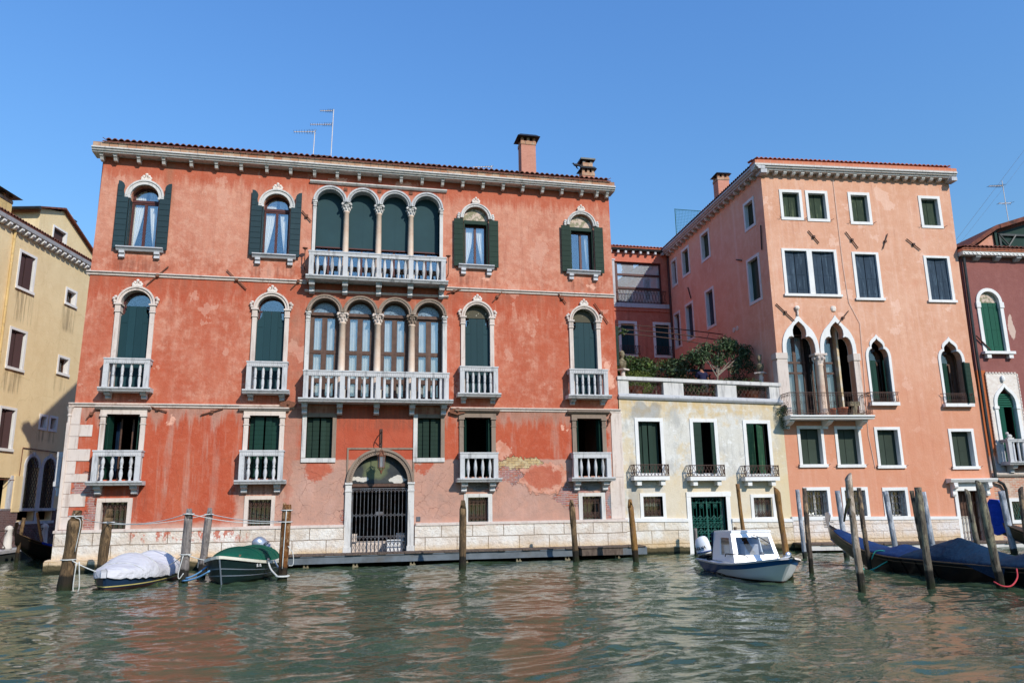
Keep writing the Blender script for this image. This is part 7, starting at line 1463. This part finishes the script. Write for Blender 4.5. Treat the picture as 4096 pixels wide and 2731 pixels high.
rope([(-6.76, 21.78, 1.84), (-6.6, 21.75, 1.7), (-6.66, 21.75, .98)], .01, 'rope_white', 'loose white rope end hanging on the leftmost pole')
rope([(-4.9, 24.0, .42), (-4.3, 22.75, .74)], .014, 'rope_white', 'white rope from the stern of the white covered boat to the grey pole', .03)
rope([(-4.22, 22.7, .1), (-3.45, 22.1, .38)], .026, 'rope_blue', 'light blue rope from the grey pole to the green boat, lower one', .06)
rope([(-4.15, 22.75, .16), (-3.6, 22.6, .46)], .024, 'rope_blue', 'light blue rope from the grey pole to the green boat, upper one', .05)
rope([(-4.2, 22.75, .8), (-3.5, 22.7, .6)], .013, 'rope_white', 'white rope from the grey pole to the port gunwale of the green boat', .04)
rope([(-4.25, 22.7, .76), (-4.33, 22.65, .3), (-4.3, 22.65, .16), (-4.2, 22.65, .3)], .014, 'rope_white', 'tangled white rope ends hanging on the grey pole')
rope([(-1.58, 22.47, 1.9), (-1.6, 22.46, 1.2), (-1.62, 22.45, .35)], .014, 'rope_white', 'white rope running straight down the glossy brown pole')
rope([(-1.5, 22.5, .95), (-1.36, 22.5, .75), (-1.34, 22.5, .45), (-1.46, 22.5, .42)], .012, 'rope_white', 'thin white rope bight to the right of the glossy brown pole')
rope([(-2.06, 23.2, .48), (-1.95, 22.9, .3), (-1.72, 22.5, .12)], .026, 'rope_white', 'thick pale rope from the green boat side to the foot of the brown pole')
rope(turn(-1.61, 22.62, .14, .17), .03, 'rope_white', 'thick pale rope round the foot of the glossy brown pole')
rope([(-1.93, 23.6, .5), (-1.8, 23.3, .34), (-1.66, 22.75, .26)], .024, 'rope_white', 'thick pale rope from the stern gunwale to the brown pole')
rope([(14.6, 19.4, .32), (14.72, 19.3, .55), (14.95, 18.9, .52)], .018, 'rope_teal', 'teal rope from the gondola to the thin barky pole, upper strand')
rope([(15.0, 18.6, .42), (14.75, 18.9, .3), (14.5, 19.2, .08), (14.3, 19.3, .02), (14.28, 19.4, .1)], .018, 'rope_teal', 'teal rope drooping to the water by the thin barky pole, lower strand')
rope([(14.62, 14.6, .42), (14.45, 14.45, .25), (14.2, 14.38, .1), (14.0, 14.42, .1), (13.92, 14.55, .18)], .018, 'rope_red', 'red rope round the thick lichen-grey pole')

# ================================================================== roof garden
TZ = 5.972
def pot(x, y, z, r, h, label, mat='terracotta', plant=None, n=120, pr=.3, ph=.3, lm='leaf_mid', size=.09, seed=1, cat='potted plant'):
    E_ = tag(empty('potted_plant', (x, y, z)), label, cat, 'potted plants'); mb = MB(); mb.lathe([(r*.68, 0), (r*.9, h*.82), (r*1.0, h*.84), (r*1.04, h), (r*.92, h), (r*.86, h*.9)], 16); mb.build('pot', mat, E_, True)
    if plant is not None:
        mb = MB(); leaves(mb, plant, n, size, seed, .1); mb.build('foliage', lm, E_); mb = MB(); [mb.tube([(0, 0, h*.8), (b[0][0]*.8, b[0][1]*.8, b[0][2])], .012, 5) for b in plant]; mb.build('stem', 'branch', E_)
    return E_
pot(11.5, 28.62, TZ, .3, .62, 'large terracotta pot behind the left opening of the parapet', plant=[((.0, .2, .85), (.35, .3, .2))], n=160, seed=2)
pot(16.67, 28.6, TZ, .29, .5, 'terracotta pot with a spreading light green plant behind the right opening', plant=[((0, 0, .8), (.5, .3, .28)), ((.4, 0, .72), (.4, .25, .18)), ((-.3, 0, .7), (.35, .2, .14))], n=900, lm='leaf_mid', size=.1, seed=3)
pot(14.1, 28.75, TZ, .17, .34, 'small terracotta pot in the middle opening of the parapet', plant=[((0, 0, .55), (.2, .15, .18))], n=120, seed=4)
pot(14.55, 28.7, TZ, .2, .42, 'plain terracotta pot at the right side of the middle opening', plant=[((0, .1, .6), (.18, .15, .15))], n=90, seed=5)
pot(15.85, 28.75, TZ, .14, .2, 'shallow small terracotta pot left of the big pot in the right opening', plant=[((0, 0, .35), (.16, .12, .14))], n=90, seed=6)
def shrub(x, y, z, blobs, n, size, lm, label, seed, name='shrub', stems=3, cat='shrub'):
    E_ = tag(empty(name, (x, y, z)), label, cat); mb = MB(); leaves(mb, blobs, n, size, seed, .15); mb.build('foliage', lm, E_); mb = MB(); R = random.Random(seed)
    for _ in range(stems): c, r = R.choice(blobs); mb.tube([(R.uniform(-.08, .08), 0, 0), (c[0]*.5, c[1]*.5, c[2]*.5), (c[0], c[1], c[2])], [.03, .02, .01], 5)
    mb.build('stem', 'branch', E_); return E_
shrub(11.9, 29.4, TZ, [((0, 0, 1.1), (.66, .35, .34)), ((.1, 0, .7), (.5, .3, .3))], 2400, .055, 'leaf_yellow', 'rounded yellow-green shrub next to the left bust', 11)
shrub(12.3, 31.2, TZ, [((-.2, 0, 2.0), (.75, .4, .5)), ((.6, 0, 1.9), (.7, .4, .5)), ((.1, 0, 1.1), (1.1, .4, .6))], 3200, .15, 'leaf_mid', 'large-leaved green shrub behind the yellow-green one', 12)
shrub(13.6, 31.6, TZ, [((-.3, 0, 1.5), (.45, .3, .6)), ((.1, 0, 2.1), (.8, .3, .3)), ((.9, 0, 2.2), (.6, .3, .25)), ((1.3, 0, 1.6), (.3, .3, .5)), ((-.6, 0, .9), (.5, .3, .5))], 1900, .11, 'leaf_mid', 'climbing plant spreading over the trellis', 13)
shrub(14.6, 31.0, TZ, [((-.2, 0, 1.9), (.6, .4, .42)), ((.4, 0, 2.2), (.5, .35, .35)), ((-.1, 0, 1.0), (.6, .4, .5)), ((.8, 0, 1.2), (.5, .4, .6))], 1800, .17, 'leaf_dark', 'dark broad-leaved bush behind the person', 14)
shrub(17.0, 30.2, TZ, [((-.8, 0, .9), (.7, .3, .5)), ((-.2, 0, 1.0), (.5, .3, .6)), ((.2, .2, 1.5), (.35, .3, .5)), ((.35, .2, 1.0), (.4, .3, .5))], 1500, .1, 'leaf_grey', 'sparse grey-green shrub with pale twigs beside the right bust', 15, stems=9)
shrub(10.75, 29.8, TZ, [((.1, 0, 2.6), (.22, .2, .5)), ((.5, 0, 3.2), (.4, .2, .2)), ((.1, 0, 3.4), (.3, .2, .3))], 420, .14, 'leaf_mid', 'straggly climber hanging at the palace wall', 16, stems=4)
shrub(18.1, 31.9, TZ, [((0, 0, 2.9), (.22, .2, .5)), ((-.1, 0, 3.2), (.26, .2, .2)), ((0, 0, 1.6), (.25, .2, .9))], 700, .15, 'leaf_dark', 'dark creeper climbing the right post of the pergola', 17)
shrub(13.2, 32.6, TZ, [((-1.6, 0, 1.5), (.9, .4, .6)), ((0, 0, 1.6), (1.0, .4, .6)), ((1.6, 0, 1.8), (.9, .4, .6)), ((2.9, 0, 1.5), (.9, .4, .7))], 3600, .15, 'leaf_dark', 'dark hedge-like greenery along the rear of the terrace', 41)
# loquat tree
TR = tag(empty('tree', (15.82, 30, TZ)), 'small evergreen tree with drooping leaves rising over the parapet', 'tree'); mb = MB()
mb.tube([(0, 0, 0), (.01, 0, .7), (.05, 0, 1.3), (.14, 0, 1.75)], [.06, .05, .045, .04], 8)
tips = [(-.55, 0, 2.35), (-.2, .2, 2.6), (.2, -.1, 2.8), (.6, .1, 2.7), (1.0, 0, 2.3), (1.3, .1, 2.2), (.5, .3, 2.4), (-.75, .1, 2.5), (1.45, -.1, 2.5), (.25, .1, 2.3), (1.0, 0, 1.9)]
for i, t in enumerate(tips): mb.tube([(.03+.1*(i % 2), 0, 1.35+.1*(i % 4)), (t[0]*.55, t[1]*.5, 1.6+(t[2]-1.5)*.4), t], [.03, .022, .01], 6)
mb.build('trunk', 'branch', TR); mb = MB(); R = random.Random(21)
for t in tips+[(-.8, 0, 2.2), (0, 0, 2.2), (.75, 0, 2.95), (1.2, 0, 2.75), (.4, -.2, 2.95), (-.4, .1, 2.75), (.9, .2, 3.0), (1.5, 0, 2.7), (1.55, 0, 2.0), (-.9, 0, 2.45)]:
    leaves(mb, [((t[0], t[1], t[2]), (.34, .3, .2)), ((t[0]+R.uniform(-.2, .2), t[1], t[2]-.18), (.22, .2, .2))], 150, .2, R.randint(1, 999), .9, 3.4)
mb.build('crown', 'leaf_dark', TR)
shrub(16.6, 30.3, TZ, [((-.5, 0, .8), (.4, .3, .4)), ((.1, 0, .9), (.5, .3, .5))], 900, .17, 'leaf_mid', 'spiky pale green plant under the small evergreen tree', 31)
# capers growing out of the wall
CP = MB(); leaves(CP, [((0, -.16, 0), (.26, .16, .3)), ((.08, -.12, -.35), (.2, .12, .3)), ((.14, -.1, .22), (.12, .1, .16))], 1300, .06, 33); tag(CP.build('wall_plant', 'leaf_dark', None, False, (17.55, 28, 5.45)), 'green tuft growing from the wall below the parapet corner', 'plant')
# trellis
TL = tag(empty('trellis', (13.9, 32.2, TZ)), 'dark wooden lattice trellis behind the terrace plants', 'trellis'); mb = MB()
for k in range(22):
    for s_ in (1, -1):
        x0 = -2.2+k*.2; x1 = x0+1.7*s_*.7; x1 = x1; mb.tube([(x0, 0, .2), (max(-2.2, min(2.2, x1)), 0, .2+1.7*abs(max(-2.2, min(2.2, x1))-x0)/(1.7*.7))], .014, 4)
mb.build('lattice', 'timber_bark', TL); mb = MB(); [mb.box(x-.04, x+.04, -.04, .04, 0, 2.15) for x in (-2.2, -.9, .6, 2.2)]; mb.box(-2.25, 3.4, -.04, .04, 1.98, 2.08); mb.build('frame', 'shutter_teal', TL)
# pergola of bent iron rods
PG = tag(empty('pergola', (0, 0, TZ)), 'rusty iron pergola frame arching over the roof garden', 'pergola'); mb = MB(); top = TZ
def curve(y, x0, x1, z, drop, h):
    pts = [(x0+(x1-x0)*t, y, z-TZ+h*sin(pi*(.5-.45*0+.0)+0)-drop*t**2.2) for t in [k/12 for k in range(13)]]; return pts
for y, x1, z, dr in ((33.0, 19.0, 10.3, .45), (31.6, 17.9, 9.72, .5), (30.3, 16.6, 9.2, .55)):
    p = curve(y, 10.6, x1, z, dr, 0); mb.tube(p, .024, 6); mb.tube([p[-1], (x1, y, 0)], .018, 6)
for a, b in (((11.2, 33, 4.3), (10.7, 31.6, 3.7)), ((13.6, 33, 4.33), (12.4, 30.3, 3.2)), ((15.3, 33, 4.28), (14.2, 30.3, 3.1)), ((17.2, 33, 4.1), (15.6, 30.3, 2.95))): mb.tube([a, b], .014, 5)
mb.build('frame', 'iron', PG)
# busts on pedestals
def bust(x, y, z, face, label, wide):
    E_ = tag(empty('bust', (x, y, z), face), label, 'statue', 'stone busts on the terrace'); mb = MB(); pr = [(.13, 0), (.13, .06), (.09, .1)]; H = 1.28; mb.lathe(pr+[(.1, .2), (.095, H-.1), (.12, H-.06)], 12)
    for k in range(40): t = k/39; a = t*14; mb.ball((.095*cos(a), .095*sin(a), .15+(H-.3)*t), (.03, .03, .03), 5, 4)
    mb.box(-.2, .2, -.2, .2, H-.06, H); mb.build('pedestal', 'stone_pink', E_)
    mb = MB(); rows_ = []
    for zz_, a, b, dy in ((0, .08, .07, 0), (.06, .13, .1, 0), (.16, .2*wide, .13, 0), (.28, .23*wide, .14, .0), (.36, .17*wide, .11, .01), (.41, .07, .07, .01), (.47, .06, .065, .0), (.5, .07, .08, -.01), (.55, .085, .1, -.015), (.62, .095, .115, -.01), (.69, .09, .11, 0), (.75, .06, .075, .0), (.78, .02, .03, 0)): rows_.append([(a*cos(t), b*sin(t)+dy, zz_) for t in [2*pi*k/16 for k in range(16)]])
    mb.grid(rows_, True); mb.f.append(tuple(len(mb.v)-16+k for k in range(16)))
    mb.ball((0, -.13, .585), (.018, .035, .03), 6, 4); mb.ball((-.035, -.1, .61), (.018, .012, .012), 6, 4); mb.ball((.035, -.1, .61), (.018, .012, .012), 6, 4); mb.ball((0, -.105, .545), (.03, .012, .01), 6, 4); mb.ball((.09, 0, .59), (.015, .03, .035), 6, 4); mb.ball((-.09, 0, .59), (.015, .03, .035), 6, 4)
    for k in range(14): t = k*2.4; mb.ball((.08*cos(t), .02+.085*sin(t)*.8, .7+.02*(k % 3)), (.03, .03, .03), 5, 4)
    for k in range(7): zf = .08+k*.045; mb.tube([((.1+.13*wide*sin(pi*(zf)/.6)*1.0)*cos(t), -.15-.0*abs(cos(t))+.14*cos(t)**2, zf+.05*cos(t)**2-.03) for t in [pi*j/8 for j in range(9)]], .012, 4)
    mb.build('figure', 'bust_stone', E_, True, (0, 0, H))
bust(11.03, 28.85, TZ+.1, radians(35), 'draped stone bust with curled hair at the left end of the parapet', 1.0)
bust(17.3, 28.85, TZ+.1, radians(-50), 'lean weathered stone bust at the right end of the parapet', .72)
# person tending the plants
PE = tag(empty('person', (15.1, 29.8, TZ)), 'person with dark hair in a navy blue t-shirt seen from behind, bending to the plants', 'person')
def skinned(name, verts, edges, rad, mat, parent, sub=2):
    me = bpy.data.meshes.new(name); me.from_pydata(verts, edges, []); o = bpy.data.objects.new(name, me); C.objects.link(o); o.parent = parent
    m_ = o.modifiers.new('s', 'SKIN'); 
    for i, v in enumerate(me.skin_vertices[0].data): v.radius = rad[i] if isinstance(rad[i], tuple) else (rad[i], rad[i]); v.use_root = (i == 0)
    s_ = o.modifiers.new('d', 'SUBSURF'); s_.levels = sub; s_.render_levels = sub
    bpy.context.view_layer.update(); dg = bpy.context.evaluated_depsgraph_get(); nm = bpy.data.meshes.new_from_object(o.evaluated_get(dg)); o.modifiers.clear(); o.data = nm; nm.materials.clear(); nm.materials.append(M[mat]); nm.polygons.foreach_set('use_smooth', [True]*len(nm.polygons)); return o
V = [(0, 0, .95), (0, .05, 1.12), (0, .1, 1.32), (.01, .16, 1.5), (.03, .22, 1.6), (.07, .26, 1.7), (.09, .27, 1.82),
     (-.19, .12, 1.45), (-.27, .22, 1.22), (-.22, .42, 1.08), (.2, .14, 1.45), (.31, .2, 1.24), (.42, .34, 1.1),
     (-.1, 0, .9), (-.11, .02, .5), (-.11, 0, .06), (-.11, .12, .03), (.1, 0, .9), (.11, .03, .5), (.11, 0, .06), (.11, .12, .03),
     (.47, .4, 1.03), (.5, .45, 1.0), (.455, .44, 1.0), (-.22, .5, 1.04)]
Ed = [(0, 1), (1, 2), (2, 3), (3, 4), (4, 5), (5, 6), (3, 7), (7, 8), (8, 9), (3, 10), (10, 11), (11, 12), (0, 13), (13, 14), (14, 15), (15, 16), (0, 17), (17, 18), (18, 19), (19, 20), (12, 21), (21, 22), (21, 23), (9, 24)]
Rr = [(.15, .11), (.14, .1), (.16, .1), (.13, .09), .055, .085, .08, .07, .048, .035, .07, .048, .036, .09, .065, .045, .035, .09, .065, .045, .035, .03, .012, .012, .03]
skinned('body', V, Ed, Rr, 'skin', PE)
skinned('shirt', V[:4]+[V[4]]+[V[7], (-.25, .19, 1.28), V[10], (.28, .18, 1.3)], [(0, 1), (1, 2), (2, 3), (3, 4), (3, 5), (5, 6), (3, 7), (7, 8)], [(.17, .13), (.165, .125), (.19, .13), (.155, .11), .05, .09, .075, .09, .075], 'shirt', PE)
skinned('trousers', [V[0], V[13], V[14], V[15], V[17], V[18], V[19]], [(0, 1), (1, 2), (2, 3), (0, 4), (4, 5), (5, 6)], [(.165, .13), .11, .085, .07, .11, .085, .07], 'trousers', PE)
mb = MB(); mb.ball((.085, .22, 1.78), (.108, .12, .155), 12, 8); mb.build('hair', 'hair', PE, True); mb = MB(); mb.ball((-.015, .27, 1.77), (.012, .025, .035), 6, 4); mb.ball((.17, .27, 1.77), (.012, .025, .035), 6, 4); mb.ball((.09, .37, 1.75), (.015, .025, .02), 6, 4); mb.build('ear', 'skin', PE, True)
# things on the pink house balcony
def lp(x, y, z): v = PM @ Vector((x, y, z)); return (v.x, v.y, v.z)
pot(*lp(2.02, -.4, 5.345), .13, .3, 'narrow orange pot on the pink house balcony', plant=None); pot(*lp(2.45, -.42, 5.345), .21, .34, 'wide brown plastic-like pot on the pink house balcony', plant=None)
mb = MB(); mb.box(-.14, .3, -.1, .1, .42, .6); mb.tube([(.0, 0, 0), (.06, 0, .2), (.12, 0, .42)], .12, 8); mb.box(-.1, .5, -.12, .12, 0, .06); mb.box(-.05, .45, -.1, .1, .06, .1); b2_ = tag(mb.build('planter', 'bust_stone', None, False, lp(2.95, -.3, 5.345)), 'ochre flowerpots and slabs stacked at the right end of the balcony', 'flowerpot')
# cloth on the washing line by the palace wall
mb = MB(); mb.grid([[(.03*sin(j*2.1+i*.6), .05*j, -.07*i) for j in range(6)] for i in range(8)]); tag(mb.build('laundry', 'rope_blue', None, True, (10.72, 28.9, 8.05)), 'pale blue cloth hanging against the palace side wall', 'cloth')
